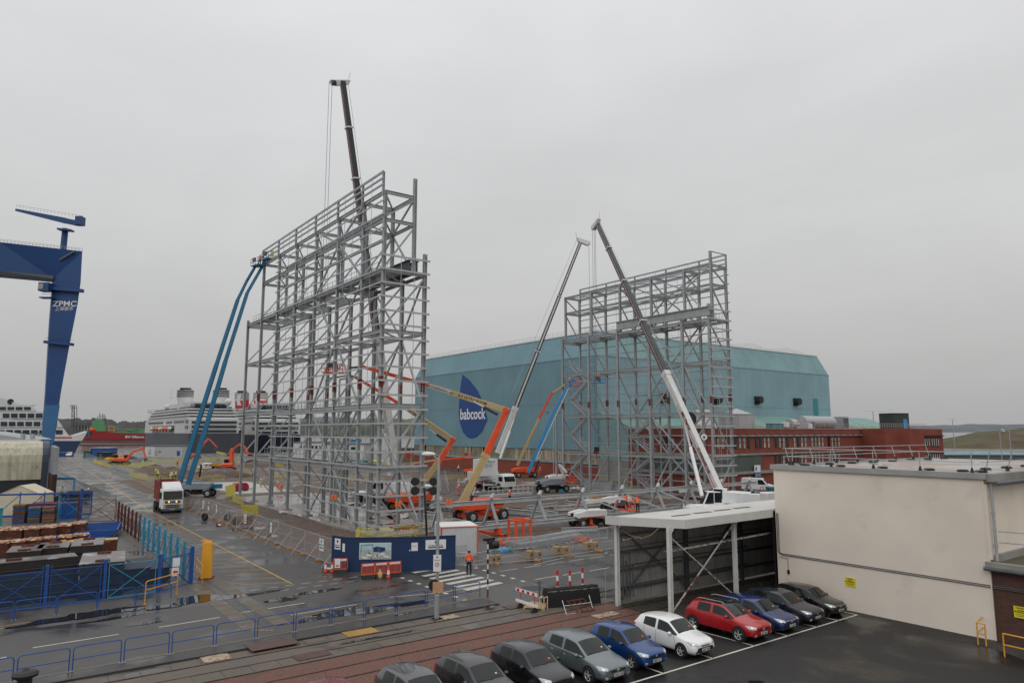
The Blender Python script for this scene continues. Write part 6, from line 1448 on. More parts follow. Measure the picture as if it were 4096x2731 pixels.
    dm_.build('radar_dome', M['ship_white'], s_, wc=True, smooth=True)
    q = Cn+back*(LL*.72)+rr*(WW*.5)+V(0,0,zt); MB().tube(q, q+V(0,0,12*sc), .35, 5).bar(q+V(0,0,8*sc)-rr*5, q+V(0,0,8*sc)+rr*5, .3,.3).tube(q+rr*4+V(0,0,8),q+rr*4+V(0,0,14),.2,4).tube(q-rr*4+V(0,0,8),q-rr*4+V(0,0,14),.2,4).build('mast', M['ship_white'], s_, wc=True)
    for k in range(6):
        q = Cn+rr*(WW*(.12+k*.15))-back*.9+V(0,0,zq+H_*.75); 
    return s_
liner('large white cruise ship with grey hull and white funnels, stern towards the blue booms', 385, (331,432,547), zs(1024+13,385)*0+9.5, 0, 0, [(426,938,896,4.6),(508,938,896,4.6)], 'ship_grey', 1.05)
liner('second white cruise ship with dark hull and red funnels, behind the tall frame', 430, (500,585,688), 8.5, 0, 0, [(556,937,902,4.4),(599,937,902,4.4)], 'ship_navy', 1.05, fm='red')
# lattice mast beyond the gantry
lm = thing('lattice_mast', 'grey lattice mast with a cage top beyond the dock', 'mast', tuple(P4(168,1000,600).xy)+(0,)); mb = MB()
for sg in (1,-1):
    for s2_ in (0,3.2): mb.tube(P4(168+sg*4.0,985,600)+gfw*s2_, P4(168+sg*2.6,932,600)+gfw*s2_, .28, 5)
for q in range(9):
    ya, yb = 985-q*6, 979-q*6; wa, wb = 4.0-q*.16, 3.85-q*.16; s_ = 1 if q % 2 else -1; mb.tube(P4(168-s_*wa,ya,600), P4(168+s_*wb,yb,600), .18, 4); mb.tube(P4(168-wb,yb,600), P4(168+wb,yb,600), .18, 4)
mb.build('lattice', M['steel_dark'], lm, wc=True); MB().obox(P4(168,931,600), grt*1.8, gfw*1.8, V(0,0,.25)).obox(P4(168,936,600), grt*1.8, gfw*1.8, V(0,0,.2)).build('cage', M['steel_dark'], lm, wc=True)
pj = thing('jetty', 'dark steel loading jetty frame beyond the white bow', 'jetty', tuple(P4(180,1000,640).xy)+(-3.2,)); mb = MB()
mb.bar(P4(168,974,640), P4(205,974,640), 6, 3)
for q in range(6): mb.bar(P4(169+q*7,974,640), P4(169+q*7,1005,640), 1.2, 1.2)
mb.build('frame', M['steel_dark'], pj, wc=True); MB().bar(P4(168,968,640), P4(205,968,640), .5, .5).build('railing', M['steel_dark'], pj, wc=True)

# ------------------------------------------------------------------ low sheds, cabins, containers in the distance
def shed(lab, px, y0, y1, d, depth, m, nm='shed', cat='shed', roof='steel_dark', extra=(), grp=None):
    a = P4(px[0],y0,d); b_ = P4(px[1],y0,d); a.z = b_.z = 0; h = P4(px[0],y1,d).z
    t = thing(nm, lab, cat, (a.x,a.y,0), 0, grp); MB().prism([a,b_,b_+V(0,0,h),a+V(0,0,h)], gfw*depth).build('wall', M[m], t, wc=True)
    MB().prism([a-grt*.3-gfw*.3+V(0,0,h),b_+grt*.3-gfw*.3+V(0,0,h),b_+grt*.3-gfw*.3+V(0,0,h+.25),a-grt*.3-gfw*.3+V(0,0,h+.25)], gfw*(depth+.6)).build('roof', M[roof], t, wc=True)
    for (nm2, xa, xb, ya, yb, mm) in extra: spoly(nm2, t, d-.12, [(xa,ya),(xa,yb),(xb,yb),(xb,ya)], .1, M[mm])
    return t
shed('long pale grey site cabin below the grey hulled cruise ship', (354,418), 1048, 1024, 290, 8, 'steel_light', 'site_cabin', 'cabin', extra=(('door',406,413,1046,1035,'blue_rail'),('door',356,360,1045,1034,'steel'),('sign',364,369,1038,1035.5,'green')))
shed('cream site cabin with flat roof beside the long grey cabin', (332,356), 1044, 1024, 300, 7, 'white_dirty', 'site_cabin', 'cabin', extra=(('door',341,346,1043,1031,'steel_light'),))
shed('royal blue container cabin near the end of the left fence', (208,250), 1047, 1029, 290, 6, 'blue_fence', 'container', 'container', 'steel', extra=(('end_frame',208,210,1047,1029,'navy'),))
shed('black site store in front of the royal blue container', (222,245), 1052, 1040, 270, 5, 'black', 'container', 'container', 'black', extra=(('door',228,234,1051,1042,'steel_dark'),))
shed('dark green skip standing left of the royal blue container', (191,208), 1046, 1037, 290, 5, 'green', 'waste_skip', 'skip', 'black', extra=(('rim',191,208,1038,1037,'steel_dark'),))
shed('white two storey cabin range seen through the middle of the tall frame', (672,745), 1062, 1016, 235, 14, 'white_dirty', 'site_cabin', 'cabin', extra=[('window',688+i*9,693+i*9,1030,1023,'ship_win') for i in range(6)])
shed('grey white office cabin with dark windows behind the stairs of the tall frame', (745,835), 1066, 1020, 222, 14, 'white_dirty', 'site_cabin', 'cabin', extra=[('window',758+i*16,768+i*16,1032,1026,'ship_win') for i in range(4)])
shed('teal container left of the near crane boom, seen through the frame', (795,838), 1075, 1058, 205, 6, 'teal', 'container', 'container', 'teal', extra=(('door',800,806,1073,1060,'steel_dark'),))
shed('yellow container seen through the right half of the tall frame', (847,888), 1074, 1060, 205, 6, 'yellow', 'container', 'container', 'yellow', extra=(('door',850,856,1073,1062,'tan'),))
shed('brown low shed with red doors beyond the tall frame', (895,953), 1058, 1030, 250, 12, 'brown_wood', extra=(('door',915,925,1050,1035,'red'),('door',935,945,1050,1035,'red')))
shed('small blue cabin beside the crane boom seen through the frame', (800,822), 1028, 1010, 330, 8, 'boom_blue2', 'site_cabin', 'cabin', extra=(('window',805,812,1022,1017,'ship_win'),))
shed('grey light blue roofed store at the far right beyond the cream roof', (2175,2420), 1080, 1045, 205, 30, 'steel_dark', roof='shed_blue', extra=(('gutter',2175,2420,1062,1057,'black'),))
for i, (x_, y_, z_) in enumerate(((1090,1066,0),)): pass
sp_ = MB()
# stacked materials at the far edge of the site (mounds, pipes)
rnd = random.Random(11)
for i, (x_, y_, lab, cat, mm, s_) in enumerate([(300,1052,'black heap of pipes and tyres in front of the cream cabin','pipe heap','black',3),(325,1058,'grey heap of tarpaulined pipes right of the black heap','pipe heap','steel_dark',3.5),(1105,1075,'white wrapped insulation roll by the shed wall','roll','bag_white',1.3),(1130,1074,'heap of white wrapped bundles by the shed wall','bundle','bag_white',2.2),(1095,1078,'white cube shaped box by the shed wall','box','bag_white',1.0),
      (478,1090,'heap of dark excavated soil beside the silver van','soil heap','mud',3.2),(600,1068,'large dark soil heap behind the left posts of the frame','soil heap','mud',6),(455,1098,'low bank of brown soil below the silver van','soil heap','mud',4.5),(355,1080,'dark soil bank between the yellow barriers','soil heap','mud',5),(395,1088,'brown soil bank left of the blue booms','soil heap','mud',5),(507,1092,'broad brown soil heap behind the digging excavator','soil heap','mud',6)]):
    p = P4(x_,y_,1); 
    g_ = (lambda px,py: (lambda u_,v_: (gfw*1+grt*0))(0,0))(0,0)
    dd = 10.4*1612.6/(y_-991)/1.0; q = P4(x_,y_,dd*.985); q.z = 0
    t = thing(cat.replace(' ','_'), lab, cat, (q.x,q.y,0)); mb = MB(); vs = []; n = 18; rows = 5
    for j in range(rows+1):
        for k in range(n):
            a = 2*math.pi*k/n; rr_ = s_*(1-j/rows)**.8*(1+.3*NS.noise((math.cos(a)*1.5+i*5,math.sin(a)*1.5,j*.4))); vs.append((rr_*math.cos(a)*1.2, rr_*math.sin(a)*.8, s_*.38*(j/rows)**.75*(1+.25*NS.noise((k*.7,j*.9,i)))))
    mb.add(vs, [(j*n+k, j*n+(k+1)%n, (j+1)*n+(k+1)%n, (j+1)*n+k) for j in range(rows) for k in range(n)]).build('heap', M[mm], t, smooth=True)

# ------------------------------------------------------------------ left yard
lb = thing('curved_building', 'dark building with a stained cream curved roof sheet at the left edge', 'building', (5,133,0))
bfw, brt = gfw, grt
def lp(px, py, d): return P4(px, py, d)
bx0, by0 = (7.94,135.95); fy = V(0,1,0); ux2 = V(1,0,0); A_ = V(bx0-16,by0,0)
prof = [(0,0),(0,5.6),(.15,6.7),(.6,7.7),(1.4,8.4),(2.6,8.7),(14,8.7),(14,0)]
MB().prism([A_+fy*x+V(0,0,z) for x, z in prof], ux2*16).build('wall', mat('bld_dark', (.022,.026,.032), .6, 0, .2, .5), lb, wc=True)
pr2 = [(-.12,2.9),(-.12,5.6),(.03,6.75),(.5,7.8),(1.35,8.52),(2.6,8.83),(13,8.83),(13,8.72),(2.6,8.72),(1.4,8.42),(.6,7.72),(.13,6.7),(-.02,5.6),(-.02,2.9)]
MB().prism([A_+fy*x+V(0,0,z) for x, z in pr2], ux2*15.1).build('curved_sheet', mat('cream_sheet', (.52,.49,.37), .5, 0, .12, .8, streak=.75, stain=((.20,.16,.07),.5,.6,.5)), lb, wc=True)
E1 = A_+ux2*15.12; MB().prism([E1+fy*x+V(0,0,z) for x, z in pr2[:7]+[(13,8.9),(13,1.5),(-.12,1.5)]], ux2*.9).build('end_fin', mat('fin_grey', (.05,.065,.10), .5, 0, .1, 1), lb, wc=True)
w1 = V(bx0+.15,by0+1,0); w2 = V(bx0+.15,(127.68,7.97)[0],0)
MB().prism([w1+V(0,0,4.0), w2+V(0,0,4.0), w2+V(0,0,8.0), w1+V(0,0,8.2)], ux2*.6).build('side_cladding', mat('rib_grey', (.30,.32,.34), .5, 0, .1, 1, wave=(3,.05), axis='Y'), lb, wc=True)
MB().prism([w1, w2, w2+V(0,0,4.0), w1+V(0,0,4.0)], ux2*.6).build('side_opening', mat('deep_brown', (.05,.015,.012), .8, 0, .2, 1), lb, wc=True)
MB().prism([lp(-60,990,140), lp(30,1002,140), lp(60,1009,140), lp(-60,1009,140)], gfw*8).build('rear_roof', M['galv'], lb, wc=True)
for x_ in (53,75): MB().tube(lp(x_,1008,125), lp(x_,996,125), .35, 8).build('roof_pipe', M['galv'], lb, wc=True)
tn = thing('tent', 'cream pitched canvas tent behind the pallet stacks', 'tent', (4.3,110.5,0), R(-28))
MB().prism([(-2.5,-1.6,0),(2.5,-1.6,0),(2.35,-1.6,2.6),(0,-1.6,3.7),(-2.35,-1.6,2.6)], (0,3.6,0)).build('canvas', mat('canvas', (.60,.53,.40), .8, 0, .06, 1), tn)
MB().bar((-2.35,-1.62,2.6),(0,-1.62,3.7),.06,.06).bar((0,-1.62,3.7),(2.35,-1.62,2.6),.06,.06).build('seam', mat('canvas2', (.45,.38,.26), .8, 0, .06, 1), tn)
# mesh used in fence panels: a real sheet of thin wires seen as a part transparent screen
def screen(nm, col, a_): 
    m = bpy.data.materials.new(nm); m.use_nodes = True; b = m.node_tree.nodes['Principled BSDF']; b.inputs['Base Color'].default_value = (*col,1); b.inputs['Roughness'].default_value = .5; b.inputs['Alpha'].default_value = a_; return m
M['wire'] = screen('wire', (.36,.38,.39), .20); M['wire_blue'] = screen('wire_blue', (.02,.10,.25), .22); M['wire_brown'] = screen('wire_brown', (.09,.03,.025), .20); M['wire_dark'] = screen('wire_dark', (.04,.05,.07), .3)
# blue frame fence: posts, cross braced framed mesh bays
def mesh_bay(nm, lab, p, q, h, mf, mw, grp, post_m=None, tops=True, z0=.1):
    p = V(*p,0); q = V(*q,0); t = thing(nm, lab, 'fence', (p.x,p.y,0), 0, grp); d = (q-p).normalized(); L_ = (q-p).length; a = p+d*.22; b_ = q-d*.22
    f = MB(); f.bar(a+V(0,0,z0), b_+V(0,0,z0), .05,.06).bar(a+V(0,0,h-.35), b_+V(0,0,h-.35), .05,.06).bar(a+V(0,0,z0), a+V(0,0,h), .05,.06).bar(b_+V(0,0,z0), b_+V(0,0,h), .05,.06).build('frame', M[mf], t, wc=True)
    MB().bar(a+V(0,0,z0), b_+V(0,0,h-.35), .035,.045).bar(a+V(0,0,h-.35), b_+V(0,0,z0), .035,.045).build('cross_brace', M[mf], t, wc=True)
    MB().quad(a+V(0,0,z0), b_+V(0,0,z0), b_+V(0,0,h-.35), a+V(0,0,h-.35)).build('mesh', M[mw], t, wc=True)
    if post_m: MB().box(p.x-.09,p.y-.09,0,p.x+.09,p.y+.09,h).build('post', M[post_m], t, wc=True)
    return t
fx_ = [(-9.0,51.2),(-5.9,51.3),(-2.8,51.45),(.3,51.5),(3.4,51.6),(6.47,51.7),(9.59,51.8),(11.93,53.5)]
for i in range(7): mesh_bay('mesh_fence_bay', f'blue cross braced mesh bay fronting the left yard, {ORD[6-i]} from the yard corner', fx_[i], fx_[i+1], 2.45, 'blue_fence' if i != 5 else 'teal_fence', 'wire_blue', 'blue mesh fence bays of the left yard', 'blue_fence')
MB().box(11.84,53.4,0,12.04,53.6,2.5).build('post', M['blue_fence'], None); tag(bpy.data.objects['post.006'] if False else C.objects[-1], 'blue corner post of the left yard fence', 'fence post'); C.objects[-1].name = 'fence_post'
ys = [53.6+i*2.55 for i in range(17)]
for i in range(16):
    x0 = 11.95+.012*(ys[i]-53.6); x1 = 11.95+.012*(ys[i+1]-53.6); teal = i < 9
    mesh_bay('mesh_fence_bay', (f'{"turquoise" if teal else "rust brown"} cross braced mesh fence bay beside the road hatching, {ORD[i if teal else i-9]} '+('from the yard corner' if teal else 'after the turquoise ones')), (x0,ys[i]), (x1,ys[i+1]), 2.55, 'teal_fence' if teal else 'brown_fence', 'wire_blue' if teal else 'wire_brown', 'mesh fence bays beside the road', 'teal_fence' if teal else 'brown_fence')
mesh_bay('mesh_fence_bay', 'rust brown cross braced mesh panel across the left yard beside the turquoise gate', (8.9,96.5), (12.6,94.6), 3.0, 'brown_fence', 'wire_brown', 'gate panels in the left yard', 'brown_fence')
mesh_bay('mesh_fence_bay', 'turquoise cross braced gate leaf in the left yard right of the pallets', (7.2,99.6), (10.4,98.2), 2.9, 'teal_fence', 'wire_blue', 'gate panels in the left yard', 'teal_fence')
sg_ = thing('sliding_gate', 'royal blue tubular sliding gate across the left yard behind the pallets', 'gate', (-2,104,0)); gA, gB = V(-6,106.5,0), V(10.6,100.6,0); gd = (gB-gA).normalized(); mb = MB()
mb.bar(gA+V(0,0,.5), gB+V(0,0,.5), .14,.2).bar(gA+V(0,0,3.0), gB+V(0,0,3.0), .14,.2)
mb.build('rail', M['blue_fence'], sg_, wc=True); mb = MB()
for i in range(8): q = gA.lerp(gB,i/7); mb.bar(q+V(0,0,.4), q+V(0,0,3.3), .12,.12)
mb.build('upright', M['blue_fence'], sg_, wc=True); mb = MB()
for i in range(7): q, r_ = gA.lerp(gB,i/7), gA.lerp(gB,(i+1)/7); mb.bar(q+V(0,0,.5), r_+V(0,0,3.0) if i%2 else r_+V(0,0,3.0), .07,.07)
mb.build('brace', M['blue_fence'], sg_, wc=True)
MB().box(9.3,99.7,0,9.6,100.0,3.6).build('gate_post', M['blue_fence'], sg_, wc=True)
gf = thing('portal_frame', 'pale blue steel portal frame across the yard entrance beyond the gate', 'portal frame', (8.5,118,0)); q1, q2 = P4(113,1160,112), P4(168,1140,112); q1.z = q2.z = 0
MB().bar(q1, q1+V(0,0,3.1), .2,.2).bar(q2, q2+V(0,0,3.1), .2,.2).build('post', M['boom_blue2'], gf, wc=True); MB().bar(q1+V(0,0,3.1), q2+V(0,0,3.1), .25,.3).build('beam', M['boom_blue2'], gf, wc=True)
bs = thing('blue_skip', 'dark blue open waste skip behind the blue gate', 'skip', (7.2,104,0), R(-20))
MB().prism([(-2.6,-1,0),(2.2,-1,0),(2.8,-1,1.7),(-2.8,-1,1.7)], (0,2,0)).build('bin', M['blue_rail'], bs); MB().bar((-2.8,-1,1.75),(2.8,-1,1.75),.12,.1).bar((-2.8,1,1.75),(2.8,1,1.75),.12,.1).build('rim_bar', M['red_skip'], bs)
lc = thing('locker', 'pale turquoise steel locker at the left edge of the yard', 'locker', (1.0,96,0)); MB().box(-.6,-.5,0,.8,.5,2.1).build('cabinet', M['teal'], lc); MB().box(-.7,-.6,2.1,.9,.6,2.25).build('lid', mat('teal2',(.12,.36,.42),.5,0,.1,2), lc)
# pallets: every pallet in a stack is its own thing
def pallet_mesh():
    b_ = MB()
    for i in range(6): b_.box(-.6+i*.215,-.5,.12,-.6+i*.215+.12,.5,.145)
    for y_ in (-.5,-.05,.4): b_.box(-.6,y_,.02,.6,y_+.1,.12); b_.box(-.6,y_,0,.6,y_+.1,.02)
    return b_
PC = [M['brown_wood'], mat('pallet_dark',(.09,.055,.035),.8,0,.3,4), mat('pallet_blue',(.02,.08,.20),.7,0,.3,4), mat('pallet_red',(.25,.04,.02),.7,0,.3,4)]
base_p = [pallet_mesh().build('pallet', m_, None) for m_ in PC]; used_p = set()
for si, (x_, y_, n, name_) in enumerate(((3.5,99.9,14,'left'),(4.95,99.4,12,'middle'),(6.3,99.0,12,'right'))):
    for k in range(n):
        ci = rnd.choice((1,1,0,2,3,1)) if not (si == 1 and k > 6) else 2
        if k == n-1: ci = 0
        if ci not in used_p: o = base_p[ci]; used_p.add(ci)
        else: o = base_p[ci].copy(); C.objects.link(o)
        o.location = (x_+rnd.uniform(-.04,.04), y_+rnd.uniform(-.04,.04), k*.152); o.rotation_euler = (0,0,R(-20+rnd.uniform(-3,3)))
        lab = f'wooden pallet, {ORD[k]} from the ground in the {name_} stack by the blue gate'
        tag(o, lab, 'pallet', 'stacked pallets in the left yard')
for ci in range(4):
    if ci not in used_p: bpy.data.objects.remove(base_p[ci])
# rusty keel blocks and dark dock blocks
M['rusty'] = mat('rusty', (.26,.085,.03), .5, .0, .35, 3, stain=((.66,.55,.38), 2.6, .50, .95))
M['rusty_side'] = mat('rusty_side', (.085,.022,.012), .8, 0, .35, 3, stain=((.25,.10,.03), 2.5, .58, .8))
M['dock_top'] = mat('dock_top', (.085,.062,.052), .25, 0, .15, 2, stain=((.33,.33,.35), .9, .56, .9))
M['dock_side'] = mat('dock_side', (.022,.019,.018), .6, 0, .3, 3)
def block(lab, x_, y_, w_, l_, h_, az, top, side, pl=0, grp=None, layers=1):
    t = thing('dock_block', lab, 'dock block', (x_,y_,0), az, grp)
    for k in range(layers):
        za, zb = h_*k/layers, h_*(k+1)/layers; e = .06*(k % 2); MB().box(-w_/2+e,-l_/2+e,za+.02,w_/2-e,l_/2-e,zb-.03).build('side', M[side], t)
    MB().box(-w_/2-.04,-l_/2-.04,h_-.08,w_/2+.04,l_/2+.04,h_).build('top', M[top], t, bevel=.03)
    if top == 'rusty':
        for q in (-.3,.0,.3): MB().box(w_*q-.12*w_,-l_/2+.1,h_,w_*q+.12*w_,l_/2-.1,h_+.05).build('top_pad', M[top], t)
    for q in range(pl):
        MB().lathe([(0,.0),(1,0),(1,.09),(.85,.09),(0,.05)], (0,0,0), 18).xf(Matrix.Translation((0,(-.5+q)*l_*.74 if pl > 1 else 0,h_+.0))@Matrix.Diagonal((.42,.2,1,1))).build('lifting_plate', M['rusty_side'], t)
for i, (px, py) in enumerate(((8,1214),(39,1211),(78,1210),(115,1207),(149,1203),(181,1199))):
    q = G_BLK[i] if False else None
RB = [(1.68,81.41),(2.7,81.03),(3.99,80.82),(5.27,81.01),(6.51,81.67),(7.72,82.4)]
for i, (x_, y_) in enumerate(RB): block(f'rust and yellow stained keel block, rear row, {ORD[5-i]} from the road side', x_, y_-.6, 1.15, 2.4, 1.6, R(-12), 'rusty', 'rusty_side', grp='rusty keel blocks')
RB = [(1.53,74.65),(2.65,74.72),(3.84,75.07),(4.96,75.19),(6.1,75.32),(7.31,75.77)]
for i, (x_, y_) in enumerate(RB): block(f'lower rust stained keel block, second row, {ORD[5-i]} from the road side', x_, y_, 1.2, 1.6, 1.2, R(-12), 'rusty', 'rusty_side', grp='rusty keel blocks')
BB = [((2.86,65.61),2.1,3.1,1.7,'wet topped dark dock block with two oval plates, leftmost of the four large ones',2),((4.7,66.3),2.0,3.2,1.7,'wet topped dark dock block between the leftmost one and the layered ones',2),((6.91,65.74),2.1,4.0,1.8,'layered dark dock block beside the lying blue frames',2),((6.67,54.55),2.5,4.6,2.2,'tallest layered dock block with a puddled top, nearest the teal fence',2)]
for (x_, y_), w_, l_, h_, lab, pl_n in BB: block(lab, x_, y_, w_, l_, h_, R(-8), 'dock_top', 'dock_side', pl_n, 'dark dock blocks', 3)
for i, (px, lab) in enumerate(((((2.31,51.27)),'long stack of dark timber beams along the left yard fence, upper one with oval plate'),)):
    for k in range(5): block(['lowest','second lowest','middle','second highest','topmost'][k]+' long dark beam of the stack behind the blue front fence', 2.0-k*.05, 54.2+.1*k, 6.6, 1.9-.1*k, .5, R(3), 'dock_side' if k < 4 else 'dock_top', 'dock_side', 1 if k == 4 else 0, 'stacked long dark beams'); C_last = [o for o in C.objects if o.name.startswith('dock_block')][-1]; C_last.location.z = k*.5
block('dark block stack with a ladder like top lying by the fence corner', 9.8, 57.2, 1.4, 5.2, 1.1, R(8), 'dock_side', 'dock_side', 0, 'dark dock blocks', 2)
block('low dark block beside the corner of the blue yard fence', 8.4, 55.3, 2.2, 2.2, 1.3, R(0), 'dock_side', 'dock_side', 0, 'dark dock blocks', 2)
bx_ = thing('timber_crate', 'small brown crate with a pale top by the turquoise fence', 'crate', (*(9.2,72.14),0), R(-10)); MB().box(-.6,-.5,0,.6,.5,1.0).build('box', M['rusty_side'], bx_); MB().box(-.62,-.52,1.0,.62,.52,1.08).build('lid', M['tan'], bx_)
# blue frames lying flat
for k in range(4):
    t = thing('steel_lattice', f'blue lattice frame lying flat in the left yard, {["lowest","second lowest","second highest","topmost"][k]} of its pile', 'frame panel', (9.0+.1*k,83.0+.2*k,.35+.16*k), R(-16+2*k), 'blue frames lying in a pile'); m_ = MB()
    for x_ in (-2.1,2.1): m_.bar((x_,-3.4,0),(x_,3.4,0),.12,.12)
    for y_ in (-3.4,3.4): m_.bar((-2.1,y_,0),(2.1,y_,0),.12,.12)
    m_.build('frame', M['blue_fence'], t); m_ = MB()
    for q in range(11): m_.bar((-2.1,-3.1+q*.62,.0),(2.1,-3.0+q*.62+.2,.0),.07,.07)
    m_.build('bar', M['blue_fence'], t)
ym_ = thing('trestle_scrap', 'yellow and blue folded steel trestle lying between the dock blocks', 'trestle', (*(6.18,71.39),.9), R(10)); MB().obox((0,0,.25), V(1.1,0,.1), V(0,.6,0), V(0,0,.05)).obox((-1.0,.1,.3), V(.7,.1,.1), V(0,.12,0), V(0,0,.05)).build('plate', M['yellow_o'], ym_); MB().bar((.9,-.5,-.2),(1.6,.3,.6),.1,.2).bar((1.2,-.7,-.1),(1.9,-.2,.1),.12,.2).bar((-1.3,.2,-.2),(-.9,.3,.9),.08,.12).build('leg', M['blue_fence'], ym_)
# yellow bollard cover
yb = thing('pillar_cover', 'tall tapering yellow pillar standing beside the crane track', 'pillar', (13.26,54.9,0), R(-20)); MB().add([(-.36,-.36,0),(.36,-.36,0),(.36,.36,0),(-.36,.36,0),(-.30,-.30,2.5),(.30,-.30,2.5),(.30,.30,2.5),(-.30,.30,2.5)], [(0,3,2,1),(4,5,6,7),(0,1,5,4),(1,2,6,5),(2,3,7,6),(3,0,4,7)]).build('casing', mat('pillar_yellow', (.78,.36,.02), .45, 0, .04, 1), yb)
MB().box(-.5,-.5,0,.5,.5,.06).build('base_plate', M['rusty_side'], yb); MB().bar((-.5,.2,2.62),(.25,-.1,2.58),.12,.08).build('top_tag', M['yellow_o'], yb)
def hoop(name, lab, p, q, h, m, grp, mid=.5, r=.024, cat='guard rail'):
    p = V(*p); q = V(*q); t = thing(name, lab, cat, tuple(p), 0, grp); d = (q-p).normalized(); c_ = .13; A = [p, p+V(0,0,h-c_), p+d*(c_*.3)+V(0,0,h-c_*.3), p+d*c_+V(0,0,h), q-d*c_+V(0,0,h), q-d*(c_*.3)+V(0,0,h-c_*.3), q+V(0,0,h-c_), q]
    MB().path(A, r, 8).build('hoop', M[m], t, wc=True); MB().tube(p+V(0,0,h*mid), q+V(0,0,h*mid), r*.9, 8).build('mid_rail', M[m], t, wc=True); MB().box(-.07,-.07,0,.07,.07,.03).box((q-p).x-.07,(q-p).y-.07,0,(q-p).x+.07,(q-p).y+.07,.03).build('base_plate', M['concrete'], t)
xs = [23.43]; 
for i in range(15):
    xa = 23.5-1.985*i if i else 23.5; 
segs = [(23.50,25.33)]+[(23.36-1.985*i-1.85, 23.36-1.985*i) for i in range(13)]
for i, (xa, xb) in enumerate(segs): hoop('hoop_rail', f'dark blue hoop rail on the near kerb, {ORD[i]} from the striped crossing post', (xa,ky(xa)-.05,.1), (xb,ky(xb)-.05,.1), 1.02, 'blue_rail', 'blue hoop rails along the near kerb')
for i in range(7):
    xa = 1.89-2.02*3+2.02*i; hoop('hoop_rail', f'dark blue hoop rail in front of the yard fence, {ORD[6-i]} counted from the yellow pillar', (xa,49.35,.0), (xa+1.93,49.35,.0), 1.0, 'blue_rail', 'blue hoop rails in front of the left yard')
hoop('handrail', 'yellow tubular hoop handrail in front of the blue yard fence', (8.35,48.9,0), (10.45,50.5,0), 1.35, 'yellow_o', None, .62, .03, 'handrail')
hoop('handrail', 'yellow tubular hoop handrail between the fence corner and the yellow pillar', (12.6,53.2,0), (12.9,56.6,0), 1.2, 'yellow_o', None, .55, .03, 'handrail')
ps = thing('paper_notice', 'two white notices, one with a red arrow, on the blue yard fence', 'notice', (10.6,51.9,1.3)); MB().box(-.22,-.02,.25,.22,0,.8).box(-.25,-.02,-.35,.18,0,.18).build('sheet', M['white_paint'], ps); MB().add([(-.2,-.03,-.09),(-.05,-.03,.03),(-.05,-.03,-.03),(.13,-.03,-.03),(.13,-.03,-.15),(-.05,-.03,-.15),(-.05,-.03,-.21)], [(0,1,2,3,4,5,6)]).build('arrow', M['red'], ps)
# bottom left drum and mooring post
gd_ = thing('vent_cap', 'dark green round vent cap at the lower left corner', 'vent', (-.15,33.2,0)); MB().lathe([(.38,0),(.38,1.35),(.42,1.4),(.42,1.5),(.36,1.58),(0,1.62)], (0,0,0), 20).build('body', M['green'], gd_); MB().lathe([(.43,1.38),(.43,1.42),(.40,1.42)], (0,0,0), 20).build('rim', M['black'], gd_)
bk_ = thing('mooring_capstan', 'black capstan shaped post at the lower left edge', 'capstan', (1.75,33.1,0)); MB().lathe([(.36,0),(.34,.9),(.24,1.05),(.24,1.25)], (0,0,0), 20).build('barrel', M['black'], bk_); MB().lathe([(.24,1.25),(.42,1.32),(.44,1.42),(.34,1.5),(.12,1.56),(.06,1.62),(0,1.63)], (0,0,0), 20).build('cap', M['black'], bk_)
# ------------------------------------------------------------------ lamp posts
def lamp(lab, x_, y_, h, arm=1.4, adir=(-1,0), twin=False, head='white_paint', r=.1):
    t = thing('street_lamp', lab, 'street lamp', (x_,y_,0), 0); ad = V(*adir,0).normalized()
    MB().lathe([(r*1.35,0),(r*1.35,1.3),(r,1.36),(r*.8,h),(0,h)], (0,0,0), 14).build('post', M['galv'], t); MB().box(-.3,-.3,0,.3,.3,.05).build('base_plate', M['steel_dark'], t)
    for s_ in ((1,-1) if twin else (1,)):
        e = ad*(arm*s_)+V(0,0,h+.15); MB().path([V(0,0,h-.15), ad*(.3*s_)+V(0,0,h+.05), e], .04, 6).build('arm', M['galv'], t)
        MB().lathe([(0,-.42),(.13,-.3),(.20,0),(.15,.3),(.05,.42)], (0,0,0), 12, 'X').xf(Matrix.Translation(e+ad*(.3*s_)+V(0,0,.02))@Matrix.Rotation(math.atan2(ad.y,ad.x),4,'Z')@Matrix.Diagonal((1,1,.7,1))).build('lantern', M[head], t, smooth=True)
    return t
l1 = lamp('grey lamp post with a white lantern standing before the blue hoarding', 20.87, 35.39, 8.95, .28, (-.8048,.5936))
sb_ = thing('sign_board', 'white speed sign board strapped to the near lamp post', 'sign', (20.75,35.2,3.1), R(-36)); MB().box(-.22,-.03,-.45,.22,0,.45).build('board', M['white_paint'], sb_); MB().lathe([(.09,-.035),(.12,-.04),(.09,-.045)], (0,0,-.08), 18, 'Y').build('ring', M['red'], sb_); text('10', .1, 'lettering', M['black'], sb_, (0,-.04,-.08), (R(90),0,0), wc=False); text('Deliveries', .075, 'lettering', M['black'], sb_, (0,-.035,.16), (R(90),0,0), wc=False); MB().lathe([(0,-.035),(.045,-.036)], (0,0,.33), 12, 'Y').build('emblem', M['navy'], sb_)
wb_ = thing('wooden_board', 'plain plywood board fixed low on the near lamp post with a black round back plate', 'board', (20.75,35.15,1.85), R(-36)); MB().box(-.25,-.09,-.33,.33,-.05,.25).build('board', mat('ply', (.48,.28,.16), .7, 0, .08, 3), wb_); MB().tube((-.18,-.04,.05),(-.18,.0,.05),.32,20).build('disc', M['black'], wb_)
lamp('tall double headed lamp behind the brick wing', *(231.24,115.24), 17, 2.2, (.8,-.6), True, r=.14); lamp('tall double headed lamp standing before the headland', *(273.87,108.65), 14.8, 1.6, (.8,-.6), True, r=.14)
